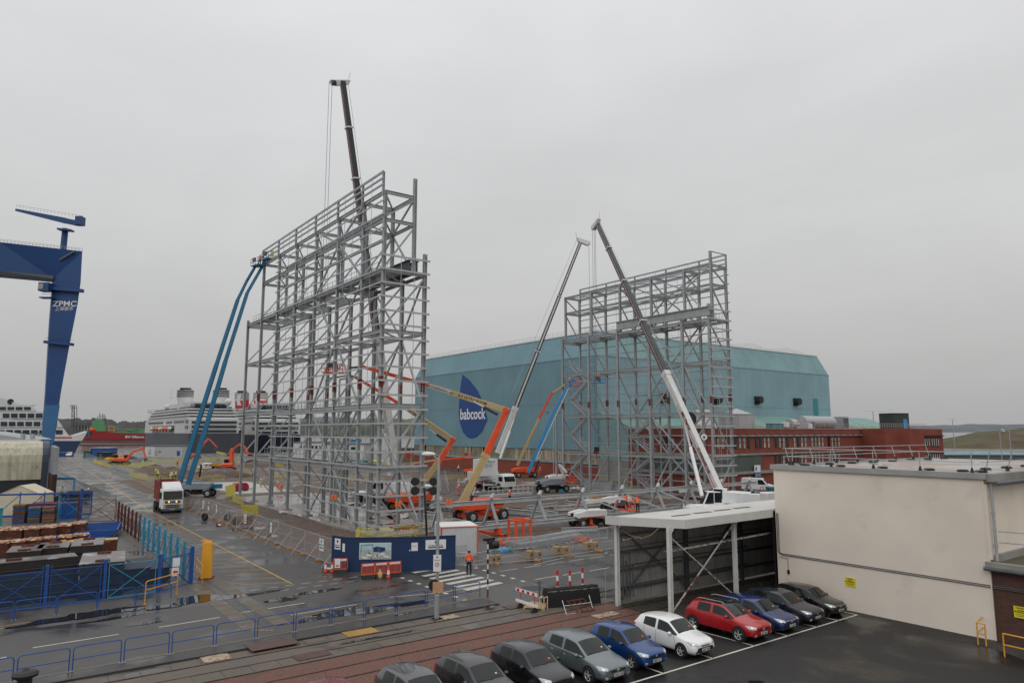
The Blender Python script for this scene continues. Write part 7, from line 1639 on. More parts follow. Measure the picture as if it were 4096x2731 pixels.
lamp('single headed lamp below the headland at the right edge', *(218.11,75.22), 10.4, .8, (.8,-.6), r=.12); lamp('second single headed lamp below the headland, nearer the right edge', *(231.77,77.57), 10.8, 1.6, (-.8,.6), r=.12)
lamp('floodlight post in front of the clear panelled shed wall', *(100.93,121.3), 14.5, 1.0, (.8,-.6), True, head='steel_dark', r=.12)
mf_ = thing('mobile_floodlight', 'dark floodlight cluster on a pole behind the hoarding at the frame corner', 'floodlight', (*(36,63.19),0)); fh = (30.54,54.51,5.49)
hx_ = Vector((28.96,51.33,5.91)); MB().tube((0,0,0), V(hx_.x,hx_.y,hx_.z)-mf_.location, .11, 10).build('pole', M['steel_dark'], mf_)
for a in (-1,1):
    for b_ in (0,1): q = hx_-mf_.location+grt*(.75*a)+V(0,0,-.3+.75*b_); MB().tube(q-gfw*.35, q+gfw*.25, .34, 14).build('lamp', M['black'], mf_)
MB().bar(hx_-mf_.location-grt*1.0, hx_-mf_.location+grt*1.0, .12,.12).build('bracket', M['galv'], mf_)
# striped crossing post
bp = thing('crossing_post', 'black and white striped crossing post with its lamp bagged in black', 'crossing post', (*(26.31,38.28),0)); 
for k in range(9): MB().tube((0,0,.45+k*.31),(0,0,.45+(k+1)*.31),.055,12).build('band', M['white_dirty'] if k % 2 == 0 else M['black'], bp)
MB().tube((0,0,0),(0,0,.45),.06,12).build('foot', M['rust'], bp); MB().tube((0,0,3.24),(0,0,3.5),.055,10).build('band', M['black'], bp); MB().box(-.32,-.12,3.45,.5,.12,3.62).lathe([(0,-.3),(.26,-.28),(.27,.28),(0,.3)], (.45,0,3.15), 12, 'X').build('bagged_lamp', M['black'], bp)
# ------------------------------------------------------------------ temporary mesh fences
def heras():
    t = thing('wire_fence', 'x', 'fence panel'); L_, h = 3.4, 2.0; c_ = .12
    MB().path([(0.05,0,.12),(0.05,0,h-c_),(0.05+c_*.4,0,h-c_*.3),(0.05+c_,0,h),(L_-c_-.05,0,h),(L_-.05-c_*.4,0,h-c_*.3),(L_-.05,0,h-c_),(L_-.05,0,.12),(0.05,0,.12)], .021, 6).tube((0.05,0,1.1),(L_-.05,0,1.1),.012,5).build('frame', M['galv'], t)
    MB().quad((.05,0,.12),(L_-.05,0,.12),(L_-.05,0,h),(.05,0,h)).build('mesh', M['wire'], t); return t
hp = heras(); first = [True]
def foot_block():
    return MB().box(-.34,-.12,0,.34,.12,.13).box(-.30,-.10,.13,.30,.10,.15)
FB = foot_block().build('fence_weight', mat('foot_yellow', (.42,.20,.06), .7, 0, .2, 4), None, bevel=.02); fb_first = [True]
def panels(poly, lab, grp, step=3.45, foot=True, nlab=True, maxn=99, brace=False):
    pts_ = [V(*p,0) for p in poly]; L_ = [0]
    for a, b_ in zip(pts_, pts_[1:]): L_.append(L_[-1]+(b_-a).length)
    def at(s):
        s = min(s, L_[-1])
        for i in range(len(pts_)-1):
            if s <= L_[i+1]+1e-6: return pts_[i].lerp(pts_[i+1], (s-L_[i])/(L_[i+1]-L_[i]))
    n = min(maxn, max(1, round(L_[-1]/step)))
    for i in range(n):
        a, b_ = at(i*L_[-1]/n), at((i+1)*L_[-1]/n); az = math.atan2(b_.y-a.y, b_.x-a.x)
        if first[0]: o = hp; first[0] = False; o.location = a; o.rotation_euler = (0,0,az)
        else: o = dup(hp, a, az)
        o['label'] = lab+(f', {ORD[i]} along' if nlab and n > 1 and i < 26 else ''); o['group'] = grp; o.scale = ((b_-a).length/3.4,1,1)
        if foot and i < 26:
            d = (b_-a).normalized(); q = a+d*.02
            if fb_first[0]: f = FB; fb_first[0] = False
            else: f = FB.copy(); C.objects.link(f)
            f.location = q; f.rotation_euler = (0,0,az+R(90)+rnd.uniform(-.2,.2)); tag(f, 'yellow brown plastic foot block under '+grp, 'fence foot', 'foot blocks under '+grp)
        if brace:
            nn = V(-(b_-a).y,(b_-a).x,0).normalized()
            br_ = MB().tube(a+V(0,0,1.6), a+nn*1.2+V(0,0,.1), .02, 6); o2 = br_.build('prop_pole', M['galv'], None); tag(o2, 'slanting galvanised stay propping the mesh panels beside the hoarding' , 'fence stay', 'stays behind the mesh panels')
panels([(22.35,53.2),(22.45,88),(22.5,93),(22.35,105.5)], 'grey mesh panel of the road side fence in front of the tall frame', 'the road side mesh fence', brace=True)
panels([(22.7,105.5),(23.3,117),(25.8,176)], 'grey mesh panel of the road side fence behind the skip lorry', 'the mesh fence behind the lorry')
panels([(25.8,176),(29.0,266),(31.5,330)], 'small grey mesh panel far down the left road', 'the distant mesh fence', nlab=True, foot=False, step=6.2)
panels([(32.96,46.81),(35.66,45.94),(40.16,46.13),(43.83,46.43),(47.34,46.47)], 'grey mesh panel along the road between the crossing and the shelter', 'the mesh fence right of the crossing', step=3.3)
panels([(33.98,51.57),(32.93,46.77)], 'grey mesh panel beside the white container', 'the mesh fence by the container', step=3.3)
panels([(91.23,64.33),(91.84,61.02)], 'grey mesh panel near the white van', 'the mesh fence by the van', step=3.4)
# stack of cardboard style ballast blocks beside the feet
for i, (x_, y_) in enumerate(((36.89,47.53),(37.37,47.06),(40.09,47.85),(40.64,47.44),(43.76,48.03),(44.41,47.68),(33.09,47.49),(33.52,47.52))):
    t = thing('ballast_block', f'brown ballast block stack right of the crossing, '+(f'{ORD[i]} from the left of the paired ones' if i < 6 else f'{ORD[i-6]} of the heap by the cone'), 'ballast block', (x_,y_,0), R(5), 'brown ballast blocks')
    for k in range(3): MB().box(-.30,-.24,.02+k*.2,.30,.24,.2+k*.2).build('block', M['sand'] if k % 2 else mat_cache if False else M['sand'], t, bevel=.02)
    MB().box(-.34,-.26,0,.34,.26,.03).build('tray', M['galv'], t); MB().box(-.12,-.26,.25,.12,-.24,.38).build('slot', M['black'], t)
# pedestrian barriers
def ped(m_, L_=2.1, h=1.05, nb=13, solid=False):
    t = thing('crowd_barrier', 'x', 'barrier'); c_ = .1; z0 = .18
    MB().path([(0,0,z0),(0,0,h-c_),(c_,0,h),(L_-c_,0,h),(L_,0,h-c_),(L_,0,z0),(0,0,z0)], .026, 6).build('frame', M[m_], t)
    b_ = MB()
    for i in range(1, nb): x_ = L_*i/nb; b_.bar((x_,0,z0),(x_,0,h), .022 if not solid else .11, .022)
    b_.build('bar_infill', M[m_], t)
    f = MB()
    for x_ in (.25, L_-.25): f.tube((x_,-.28,.0),(x_,0,z0+.05),.02,5).tube((x_,.28,.0),(x_,0,z0+.05),.02,5)
    f.build('foot', M[m_], t); return t
PY, PG, PS = ped('yellow'), ped('galv', 2.2, 1.1, 16), ped('yellow', 2.1, 1.1, 18, True)
started = set()
def barriers(proto, poly, where, grp, step=2.15, z=0):
    pts_ = [V(*p,0) for p in poly]; L_ = [0]
    for a, b_ in zip(pts_, pts_[1:]): L_.append(L_[-1]+(b_-a).length)
    n = max(1, min(24, round(L_[-1]/step)))
    def at(s):
        for i in range(len(pts_)-1):
            if s <= L_[i+1]+1e-6: return pts_[i].lerp(pts_[i+1], (s-L_[i])/max(1e-6, L_[i+1]-L_[i]))
        return pts_[-1]
    for i in range(n):
        a, b_ = at(i*L_[-1]/n), at((i+.94)*L_[-1]/n); az = math.atan2(b_.y-a.y, b_.x-a.x)
        if proto.name not in started: started.add(proto.name); o = proto
        else: o = copy_tree(proto)
        o.location = (a.x,a.y,z); o.rotation_euler = (0,0,az); L0 = 2.1 if proto is not PG else 2.2; o.scale = (min(1.6,(b_-a).length/L0),1,1)
        o['label'] = (ORD[i]+' ' if n > 1 else '')+('grey' if proto is PG else 'yellow')+' barrier '+('from the left, ' if n > 1 else '')+where; o['group'] = grp
gY = 'yellow pedestrian barriers round the excavations'
barriers(PS, [(28.76,274.53),(28.35,229.33)], 'with closed face beside the left road fence', gY, 3.2)
barriers(PG, [(27.02,218.12),(27.08,188.35)], 'after the closed yellow ones', 'grey barriers by the road fence', 2.4)
barriers(PS, [(27.14,188.3),(27.37,176.96),(27.87,168.97)], 'in the bright row left of the lorry skip', gY)
barriers(PY, [(27.87,168.97),(30.87,164.34)], 'just behind the lorry skip', gY)
barriers(PY, [(40.19,239.95),(39.56,217.69),(44.06,212.31)], 'in the middle of the excavations', gY, 3)
barriers(PY, [(42.32,264.53),(46.43,261.49),(51.27,259.13),(53.88,260.25)], 'in the row below the grey cabin', gY, 3)
barriers(PY, [(40.73,187.54),(42.68,184.5),(47.67,189.06)], 'below the silver van', gY, 2.6)
barriers(PY, [(34.55,160.45),(36.95,161.06),(41.56,160.85)], 'along the pale slab behind the blue booms', gY)
barriers(PY, [(30.15,240.11),(33.65,235.19),(36.1,216.15)], 'before the leftmost excavator', gY, 3)
barriers(PY, [(57.67,263.74),(70.61,274.74)], 'in the far row right of the blue booms', gY, 3.2)
barriers(PY, [(31.9,303.29),(39.02,305.52),(41.96,295.88)], 'in the farthest row at the left', gY, 4)
barriers(PY, [(88.97,361.72),(84.91,330.16)], 'beyond the digging excavator', gY, 4)
barriers(PY, [(32.02,184.7),(37.16,186.99)], 'beside the workers in yellow', gY, 2.6)
barriers(PY, [(65.56,239.25),(67.89,243.3)], 'left of the first frame post', gY); barriers(PY, [(60.56,214.88),(65.58,220.72)], 'seen between the two left frame posts', gY)
barriers(PY, [(69.31,213.12),(69.43,206.06)], 'seen through the third bay of the frame', gY); barriers(PY, [(54.11,148.16),(54.29,145.66)], 'seen through the fourth bay of the frame', gY); barriers(PY, [(41.55,127.22),(42.42,125.74)], 'standing on the slab by the workers in orange', gY)
barriers(PY, [(61.37,143.78),(63.66,142.08),(67.81,141.48)], 'seen through the right half of the frame', gY)
barriers(PY, [(29.8,110.45),(29.71,107.07),(29.79,104.81)], 'leaning beside the kerb near the left frame post', gY)
barriers(PY, [(28.1,264.63),(30.7,254.6)], 'by the yellow excavator', gY, 3); barriers(PY, [(33.46,244.91),(39.86,247.84),(40.03,240.06)], 'under the leftmost orange arm', gY, 3)
barriers(PY, [(45.39,282.74),(59.42,283)], 'in the thin row just below the cabins', gY, 3.4); barriers(PY, [(39.42,217.79),(37.33,200.17),(39.14,197.09)], 'stepping down by the blue booms', gY, 2.6)
barriers(PY, [(55.89,285.83),(66.19,270.19),(77.04,278.68)], 'crossing behind the silver van', gY, 3); barriers(PY, [(47.64,178.98),(50.98,183.78),(54.2,185.23)], 'round the mixer right of the van', gY, 2.2)
barriers(PY, [(43.05,201.51),(44.99,195.98)], 'left of the tyres by the van', gY, 2.2); barriers(PY, [(53.16,164.49),(54.03,158.36)], 'inside the third bay behind the slab', gY)
gN = 'yellow barriers at the near corner of the tall frame'
barriers(PY, [(28.74,63.97),(30.22,66.39)], 'end on at the left of the hoarding top', gN); barriers(PY, [(29.98,65.79),(30.72,64.48)], 'at the back left of the near frame corner', gN)
barriers(PY, [(28.81,63.91),(29.46,62.71),(30.34,62.3),(31.34,62.04)], 'just above the hoarding at the frame corner', gN); barriers(PY, [(31.35,64.52),(32.31,63.56)], 'behind the front row at the frame corner', gN)
barriers(PY, [(32.62,64.1),(34.56,63.72),(36.86,64.19)], 'right of the frame corner column', gN, 2.6)
barriers(PY, [(38.93,66.44),(41.24,66.11)], 'left of the truss end', gN); barriers(PY, [(79.76,131.86),(83.98,128.75)], 'by the shed wall left of the white crane', gY); barriers(PY, [(93.53,130.43),(98.62,132.95)], 'by the shed wall behind the white crane', gY)
barriers(PY, [(92.59,114.41),(93.48,112.49),(93.83,109.75)], 'right of the blue boom lift', gY); barriers(PY, [(98.52,105.62),(100.89,103.87),(100.23,98.11)], 'below the far frame stairs', gY)
barriers(PY, [(91.03,65.06),(93.72,64.57)], 'left of the red trolley near the van', gY); barriers(PY, [(95.69,65.89),(97.76,65.31)], 'right of the red trolley near the van', gY)
gG = 'grey crowd barriers along the left road'
barriers(PG, [(14.17,221.1),(14.17,185.29),(14.63,152.39),(15.22,132.46)], 'along the left edge of the far road', gG, 3.4); barriers(PG, [(14.93,146.24),(17.85,150.02)], 'across the road edge by the men', gG); barriers(PG, [(15.22,132.46),(15.91,127.35)], 'turned end on near the rust brown fence', gG)
gP = 'grey crowd barriers at the crossing'
barriers(PG, [(29.39,48.17),(30.87,46.91)], 'left of the man in orange', gP, 2.3); barriers(PG, [(30.73,46.7),(32.78,46.81)], 'right of the man in orange', gP, 2.3)
barriers(PG, [(31.57,50.65),(32.69,50.55)], 'in front of the white container', gP, 3); barriers(PG, [(37.11,51.26),(39.43,50.79),(42.22,51.14),(46.35,51.36),(49.43,51.08)], 'fallen into line before the stacked purlins', 'grey barriers before the purlins', 2.3)
# ------------------------------------------------------------------ hoarding with boards
H0, H1, H2, H3 = V(21.72,52.7,0), V(22.2,51.0,0), V(26.15,48.35,0), V(29.4,47.15,0); HH = 2.5
ho = thing('hoarding', 'dark navy site hoarding with picture board and white signs', 'hoarding', tuple(H1))
for a, b_ in ((H0,H1),(H1,H2),(H2,H3)):
    d = (b_-a).normalized(); n_ = V(-d.y,d.x,0); MB().prism([a,b_,b_+V(0,0,HH),a+V(0,0,HH)], n_*.06).build('panel', M['navy'], ho, wc=True); MB().bar(a+V(0,0,HH), b_+V(0,0,HH), .1,.06).bar(a-n_*.01+V(0,0,HH-.3), b_-n_*.01+V(0,0,HH-.3), .03,.03).build('cap_rail', M['navy'], ho, wc=True)
def board(a, b_, f0, f1, z0, z1, par, nm='sign_panel', m='white_paint'):
    d = (b_-a).normalized(); L_ = (b_-a).length; n_ = V(d.y,-d.x,0); p = a+d*(L_*f0)+n_*.015; q = a+d*(L_*f1)+n_*.015
    o = MB().prism([p+V(0,0,z0), q+V(0,0,z0), q+V(0,0,z1), p+V(0,0,z1)], n_*.02).build(nm, M[m], par, wc=True)
    return o, (p+q)/2+n_*.025, math.atan2(d.y,d.x), n_, d
def rob(a, b_, f0, f1, z0, z1, sz):
    o, c_, az, n_, d = board(a, b_, f0, f1, z0, z1, ho); zc = (z0+z1)/2; h = z1-z0
    text('ROBERTSON', sz, 'lettering', M['steel_dark'], o, c_+V(0,0,zc-h*.12), (R(90),0,az)); w_ = (b_-a).length*(f1-f0)
    MB().obox(c_+V(0,0,z0+h*.2), d*(w_*.38), n_*.006, V(0,0,h*.055)).build('stripe', M['navy'], o, wc=True); MB().lathe([(0,-.004),(h*.13,0)], (0,0,0), 16, 'Y').xf(Matrix.Translation(c_+V(0,0,z1-h*.25))@Matrix.Rotation(az,4,'Z')).build('emblem', M['navy'], o, wc=True)
rob(H0, H1, .22, .60, 1.55, 2.35, .115); board(H0, H1, .74, .90, 1.45, 2.05, ho); rob(H2, H3, .33, .78, 1.55, 2.25, .19); o_, c_, az_, n_, d_ = board(H1, H2, .985, 1.0, 1.5, 1.6, ho); o_, c_, az_, n_, d_ = board(H2, H3, .0+.02, .16, 1.5, 2.1, ho); text('Deliveries', .075, 'lettering', M['steel_dark'], o_, c_+V(0,0,1.85), (R(90),0,az_))
# picture board: a plain generic rendering of a shipyard hall
o_, c_, az_, n_, d_ = board(H1, H2, .20, .70, .92, 2.12, ho, 'picture_panel'); W_ = (H2-H1).length*.5
def pb(nm, pts2, m_, off=.006):
    MB().prism([c_+d_*(x_*W_/2)+V(0,0,1.52+z_*.6)+n_*off for x_, z_ in pts2], n_*.003).build(nm, m_, o_, wc=True)
pb('picture_sky', [(-.97,.1),(.97,.1),(.97,.95),(-.97,.95)], mat('pic_sky',(.42,.58,.62),.5,0,.1,3)); pb('picture_ground', [(-.97,-.95),(.97,-.95),(.97,.12),(-.97,.12)], mat('pic_ground',(.38,.42,.40),.5,0,.25,6))
pb('picture_hall', [(-.12,-.1),(.35,-.15),(.62,.0),(.62,.42),(.1,.55),(-.12,.45)], M['navy'], .010); pb('picture_hall', [(.1,-.12),(.35,-.15),(.35,.35),(.1,.42)], mat('pic_hall',(.05,.07,.16),.5,0,.1,2), .014); pb('picture_gantry', [(-.93,-.2),(-.90,.75),(-.15,.82),(-.15,.2),(-.19,.2),(-.19,.72),(-.86,.66),(-.89,-.2)], M['teal'], .010)
for x0_, z0_ in ((-.6,-.5),(-.1,-.65),(.25,-.4),(.5,-.7),(-.85,-.8)): pb('picture_roof', [(x0_,z0_),(x0_+.3,z0_-.12),(x0_+.42,z0_+.05),(x0_+.12,z0_+.16)], M['white_paint'], .010)
for x0_, z0_ in ((-.45,-.1),(.05,-.45),(-.3,-.85)): pb('picture_shadow', [(x0_,z0_),(x0_+.08,z0_-.3),(x0_+.16,z0_-.28),(x0_+.07,z0_+.02)], M['steel_dark'], .012)
# signs on the mesh fence
for i, (y_, kind) in enumerate(((56.2,1),(69.0,2),(77.5,1),(89.2,2),(93.0,3),(95.6,1),(120,3),(126,1))):
    t = thing('fence_sign', ['','white company sign','narrow white notice','small red and white notice'][kind]+f' on the road side mesh fence, {ORD[i]} board from the hoarding', 'sign', (22.30,y_,1.35), R(-90), 'signs on the road side mesh fence'); w_ = (0,.42,.2,.3)[kind]
    MB().box(-w_,-.03,-.5,w_,0,.45).build('board', M['white_paint'], t)
    if kind == 1: text('ROBERTSON', .13, 'lettering', M['steel_dark'], t, (0,-.04,-.02), (R(90),0,0), wc=False); MB().lathe([(0,-.035),(.12,-.036)], (0,0,.25), 12, 'Y').build('emblem', M['navy'], t); MB().box(-.32,-.036,-.3,.32,-.03,-.2).build('stripe', M['navy'], t)
    elif kind == 3: MB().box(-.25,-.036,0,.25,-.03,.35).build('stripe', M['red'], t)
    else: MB().box(-.1,-.036,.1,.1,-.03,.2).build('stripe', M['navy'], t)
# ------------------------------------------------------------------ orange barriers, cones, sandbag
def obar(lab, x_, y_, az, L_=1.0, board_=True):
    t = thing('plastic_barrier', lab, 'barrier', (x_,y_,0), az, 'orange plastic barriers before the hoarding')
    f = MB().box(0,-.03,.28,.05,.03,1.05).box(L_-.05,-.03,.28,L_,.03,1.05).box(0,-.03,.28,L_,.03,.34).box(0,-.03,.86,L_,.03,1.08)
    for q in range(9): f.box(.09+q*(L_-.16)/9,-.02,.33,.12+q*(L_-.16)/9,.02,.87)
    f.build('frame', M['barrier_orange'], t); MB().prism([(.05,-.2,0),(.05,.2,0),(.05,.12,.28),(.05,-.12,.28)], (L_-.1,0,0)).build('foot', M['rubber'], t); MB().box(.1,-.04,.92,L_-.1,-.03,1.03).build('reflector', M['white_paint'], t)
q = (21.97,47.86); q2 = (24.81,47.22); az_ = math.atan2(q2[1]-q[1], q2[0]-q[0]); Lb = math.hypot(q2[0]-q[0], q2[1]-q[1])/3
for i in range(3): obar(['left','middle','right'][i]+' one of three joined orange plastic barriers before the picture board', q[0]+math.cos(az_)*Lb*i, q[1]+math.sin(az_)*Lb*i, az_, Lb)
obar('single orange plastic barrier with a white notice at the left hoarding corner', *(21.2,51.05), R(-28), 1.05); nt_ = thing('paper_notice', 'white notice with a red arrow on the single orange barrier', 'notice', (*(21.48,50.91),.72), R(-28)); MB().box(-.2,-.1,-.3,.2,-.08,.35).build('sheet', M['white_paint'], nt_); MB().add([(-.15,-.11,-.15),(-.04,-.11,-.06),(-.04,-.11,-.11),(.13,-.11,-.11),(.13,-.11,-.19),(-.04,-.11,-.19),(-.04,-.11,-.24)], [(0,1,2,3,4,5,6)]).build('arrow', M['red'], nt_)
def cone(lab, x_, y_, az=0, down=False):
    t = thing('traffic_cone', lab, 'traffic cone', (x_,y_,.15 if down else 0), 0, 'traffic cones'); 
    MB().box(-.2,-.2,0,.2,.2,.04).build('base', M['rubber'], t); MB().lathe([(.15,.04),(.11,.28)], (0,0,0), 16).lathe([(.075,.55),(.03,.75),(0,.76)], (0,0,0), 16).build('cone', M['orange_red'], t); MB().lathe([(.11,.28),(.075,.55)], (0,0,0), 16).build('white_band', M['white_paint'], t)
    if down: t.rotation_euler = (R(88),0,az)
for lab, (x_, y_) in (('traffic cone left of the single orange barrier','L'),) if False else (): pass
cone('traffic cone standing at the left hoarding corner', *(20.94,51.86)); cone('traffic cone half hidden by the single orange barrier', *(21.34,51.57)); cone('traffic cone lying on its side at the left hoarding corner', *(20.96,52.34), R(60), True)
cone('traffic cone before the right one of the joined barriers', *(23.77,47.17)); cone('traffic cone beside the ballast heap right of the crossing', *(33.84,47.62)); cone('traffic cone between the third pair of ballast blocks', *(44.99,48.87))
cone('traffic cone lying on its side inside the road side fence', *(42.56,166.82) if False else (21.12,83.63), R(20), True); cone('traffic cone inside the fence behind the lorry', *(22.89,111.65)); cone('small traffic cone far along the fence foot', *(23.04,186.99))
sbg = thing('sandbag', 'tied tan sandbag leaning on the middle orange barrier', 'sandbag', (*(23.28,47.53),0)); MB().lathe([(.16,0),(.2,.1),(.19,.3),(.1,.48),(.05,.52),(.1,.6),(0,.63)], (0,0,0), 14).build('bag', mat('bag_tan', (.55,.36,.15), .8, 0, .1, 5), sbg, smooth=True); MB().lathe([(.06,.49),(.07,.52),(.06,.54)], (0,0,0), 10).build('tie', M['orange'], sbg)
# white container
wc_ = thing('container', 'white steel container with orange corner edges behind the hoarding', 'container', (33.0,53.3,0)); cA_, cB_ = V(31.0,52.0,0), V(33.95,50.95,0); cd_ = (cB_-cA_).normalized(); cn_ = V(-cd_.y,cd_.x,0)
MB().prism([cA_,cB_,cB_+V(0,0,2.45),cA_+V(0,0,2.45)], cn_*3.0).build('wall', mat('container_white', (.60,.62,.62), .5, 0, .05, 1, wave=(2.5,.03)), wc_, wc=True)
MB().prism([cA_+V(0,0,2.46)-cn_*.03,cB_+V(0,0,2.46)-cn_*.03,cB_+V(0,0,2.52)-cn_*.03,cA_+V(0,0,2.52)-cn_*.03], cn_*3.06).build('roof', M['white_paint'], wc_, wc=True)
MB().bar(cA_+V(0,0,2.43)-cn_*.03, cB_+V(0,0,2.43)-cn_*.03, .04,.07).bar(cA_, cA_+V(0,0,2.45), .1,.1).bar(cB_, cB_+V(0,0,2.45), .1,.1).build('edge_trim', M['orange_red'], wc_, wc=True)
# orange portable light boxes on poles
for i, (x_, y_, zz, lab) in enumerate(((*(29.22,70.72),3.4,'small orange box lamp on a thin pole left of the hoarding'),(*(33.24,64.16),3.0,'small orange box lamp on a thin pole above the hoarding middle'),(*(36.18,59.25),3.4,'small orange box lamp on a thin pole beside the white container'))):
    t = thing('box_lamp', lab, 'lamp', (x_,y_,0), R(-36), 'orange box lamps on poles'); MB().tube((0,0,0),(0,0,zz),.025,6).build('pole', M['galv'], t); MB().box(-.3,-.12,zz,-.02,.12,zz+.5).box(.02,-.12,zz,.28,.12,zz+.5).build('box', M['orange'], t, bevel=.02)
# ------------------------------------------------------------------ steelwork lying on the ground
tr_ = thing('roof_truss', 'long grey triangular roof truss assembled on red trestles', 'roof truss', (36,60,0)); NX = [35.6+6.2*i for i in range(9)]; zt_ = 3.3; zb_ = 1.0
for (a, b_) in (((34.8,60.3,zt_),(87.2,60.3,zt_)),): MB().ib(a, b_, .3,.42,.04).build('top_chord', M['steel_light'], tr_, wc=True)
for y_ in (59.0,61.6): MB().ib((34.6,y_,zb_),(86.5,y_,zb_), .3,.36,.04).build('bottom_chord', M['steel_light'], tr_, wc=True)
for i, x_ in enumerate(NX):
    for y_ in (59.0,61.6): MB().ib((x_,y_,zb_),(x_,60.3,zt_), .22,.22,.03,(1,0,0)).build('web_post', M['steel_light'], tr_, wc=True)
    MB().bar((x_,59.0,zb_),(x_,61.6,zb_), .18,.2).build('cross_tie', M['steel'], tr_, wc=True); MB().bar((x_-.25,59.9,zt_+.35),(x_+.2,60.1,zt_+.75),.3,.3).build('end_cleat', M['steel_light'], tr_, wc=True)
    if i < 8 and i in (3,4,5,6): MB().bar((x_,60.3,zt_),(NX[i+1],59.0,zb_), .16,.18).build('diagonal', M['steel_light'], tr_, wc=True)
    if i < 8: MB().bar((x_,59.0,zb_),(NX[i+1],61.6,zb_), .14,.16).build('diagonal', M['steel_light'], tr_, wc=True)
for i, x_ in enumerate((41.8,54.2,66.6,79.0)):
    t = thing('red_trestle', f'orange red steel trestle under the long truss, {ORD[i]} from its left end', 'trestle', (x_,60.2,0), 0, 'trestles under the truss'); MB().ib((-.1,-2.2,.15),(-.1,2.2,.15),.3,.28).build('sole_beam', M['orange_red'], t)
    for y_ in (-1.5,-.9): MB().box(-.25,y_-.1,.28,.1,y_+.1,.85).build('upstand', M['orange_red'], t)
hf = thing('lifting_gantry', 'orange red open lifting frame standing before the truss', 'lifting frame', (*(39.84,53.38),0), R(-5)); 
for x_ in (0,1.6):
    for y_ in (0,1.3): MB().bar((x_,y_,0),(x_,y_,2.1), .2,.18).build('leg', M['orange_red'], hf)
MB().bar((-.15,0,2.15),(1.75,0,2.15),.18,.2).bar((-.15,1.3,2.15),(1.75,1.3,2.15),.18,.2).bar((0,0,2.15),(0,1.3,2.15),.18,.2).bar((1.6,0,2.15),(1.6,1.3,2.15),.18,.2).build('top_frame', M['orange_red'], hf)
of = thing('lifting_beam', 'low orange red steel cradle lying left of the lifting frame', 'cradle', (*(37.95,53.09),0), R(25)); MB().ib((0,0,.2),(2.6,.6,.2),.25,.3).ib((0,1.1,.2),(2.6,1.5,.2),.25,.3).ib((.2,-.1,.2),(.2,1.3,.2),.25,.3).build('frame', M['orange_red'], of); MB().box(-.05,-.1,.3,.12,.1,.7).box(2.4,.5,.3,2.6,.7,.7).build('upstand', M['orange_red'], of)
def beam(lab, p, q, w_=.25, h=.5, z=.1, m='steel_light', grp='loose steel beams on the ground', nm='steel_beam', cat='steel beam', fl=True):
    a = V(*p,z+h/2); b_ = V(*q,z+h/2); t = thing(nm, lab, cat, (p[0],p[1],0), 0, grp); MB().ib(a, b_, w_, h, .035).build('section', M[m], t, wc=True)
    d = (b_-a).normalized(); MB().bar(a-d*.02, a+d*.02, w_*1.3, h*1.2).build('end_plate', M[m], t, wc=True); MB().bar(b_-d*.02, b_+d*.02, w_*1.3, h*1.2).build('end_plate', M[m], t, wc=True)
k_ = 0
BE = [((90.63,100.32),(90.36,92.41),.45,1.5,'deep grey plate girder lying at the foot of the far frame'),((90.82,92.07),(91.76,85.6),.4,.9,'deep grey girder lying right of the deepest one at the far frame foot'),
 ((60.92,73),(73.04,74.22),.35,.5,'long grey beam lying behind the compact white lift'),((58.54,75.87),(64.62,77.01),.3,.5,'grey beam lying above the timber right of the orange lift'),((60.38,72.41),(64.48,71.5),.35,.6,'thick grey beam lying at the right of the timber'),
 ((53.88,74.18),(55.09,67.7),.4,.6,'grey box like beam lying slanting behind the truss feet'),((57.15,73.77),(57.04,68.07),.3,.45,'slanting grey beam crossing near the second truss node'),((62.83,97.35),(69.01,97.67),.6,.5,'broad grey section lying behind the orange lift boom'),
 ((43.97,77.7),(44.33,74.33),.4,.6,'grey beam lying against the left end of the truss'),((49.3,82.69),(49.9,77.12),.4,.4,'grey beam lying under the big orange lift'),((43.57,70.34),(43.49,66.6),.35,.45,'grey beam lying below the orange lift wheels'),
 ((71.37,126.32),(75.41,128.37),.5,.5,'grey beam lying left of the loose stair flight'),((67.5,78.31),(67.24,74.22),.4,.5,'short grey beam lying left of the compact white lift'),((83.61,93.22),(84.34,89.5),.3,.35,'thin grey beam on bearers before the deepest girder'),
 ((48.35,56.85),(51.99,55.46),.3,.45,'grey beam lying behind the purlin stacks'),((76.5,73.92),(77.09,71.23),.35,.45,'short grey beam lying behind the orange basket')]
for p, q, w_, h, lab in BE: beam(lab, p, q, w_, h)
# purlin stacks
for i, (p, q) in enumerate((((38.9,52.56),(48.76,54.66)),((38.72,51.24),(47.44,52.66)))):
    t = thing('purlin_stack', ['upper','lower'][i]+' long bundle of bright galvanised purlins behind the mesh fence', 'purlin bundle', (*p,0), 0, 'purlin bundles')
    a, b_ = V(*p,.3), V(*q,.3); d = (b_-a).normalized(); n_ = V(-d.y,d.x,0)
    for k in range(4): MB().bar(a+n_*(k*.26), b_+n_*(k*.26), .2,.35).build('purlin', M['galv'], t, wc=True)
    s_ = MB()
    for k in range(8): e = a.lerp(b_,k/7); s_.bar(e-n_*.1-V(0,0,.22), e+n_*.95-V(0,0,.22), .1,.1)
    s_.build('bearer', M['brown_wood'], t, wc=True)
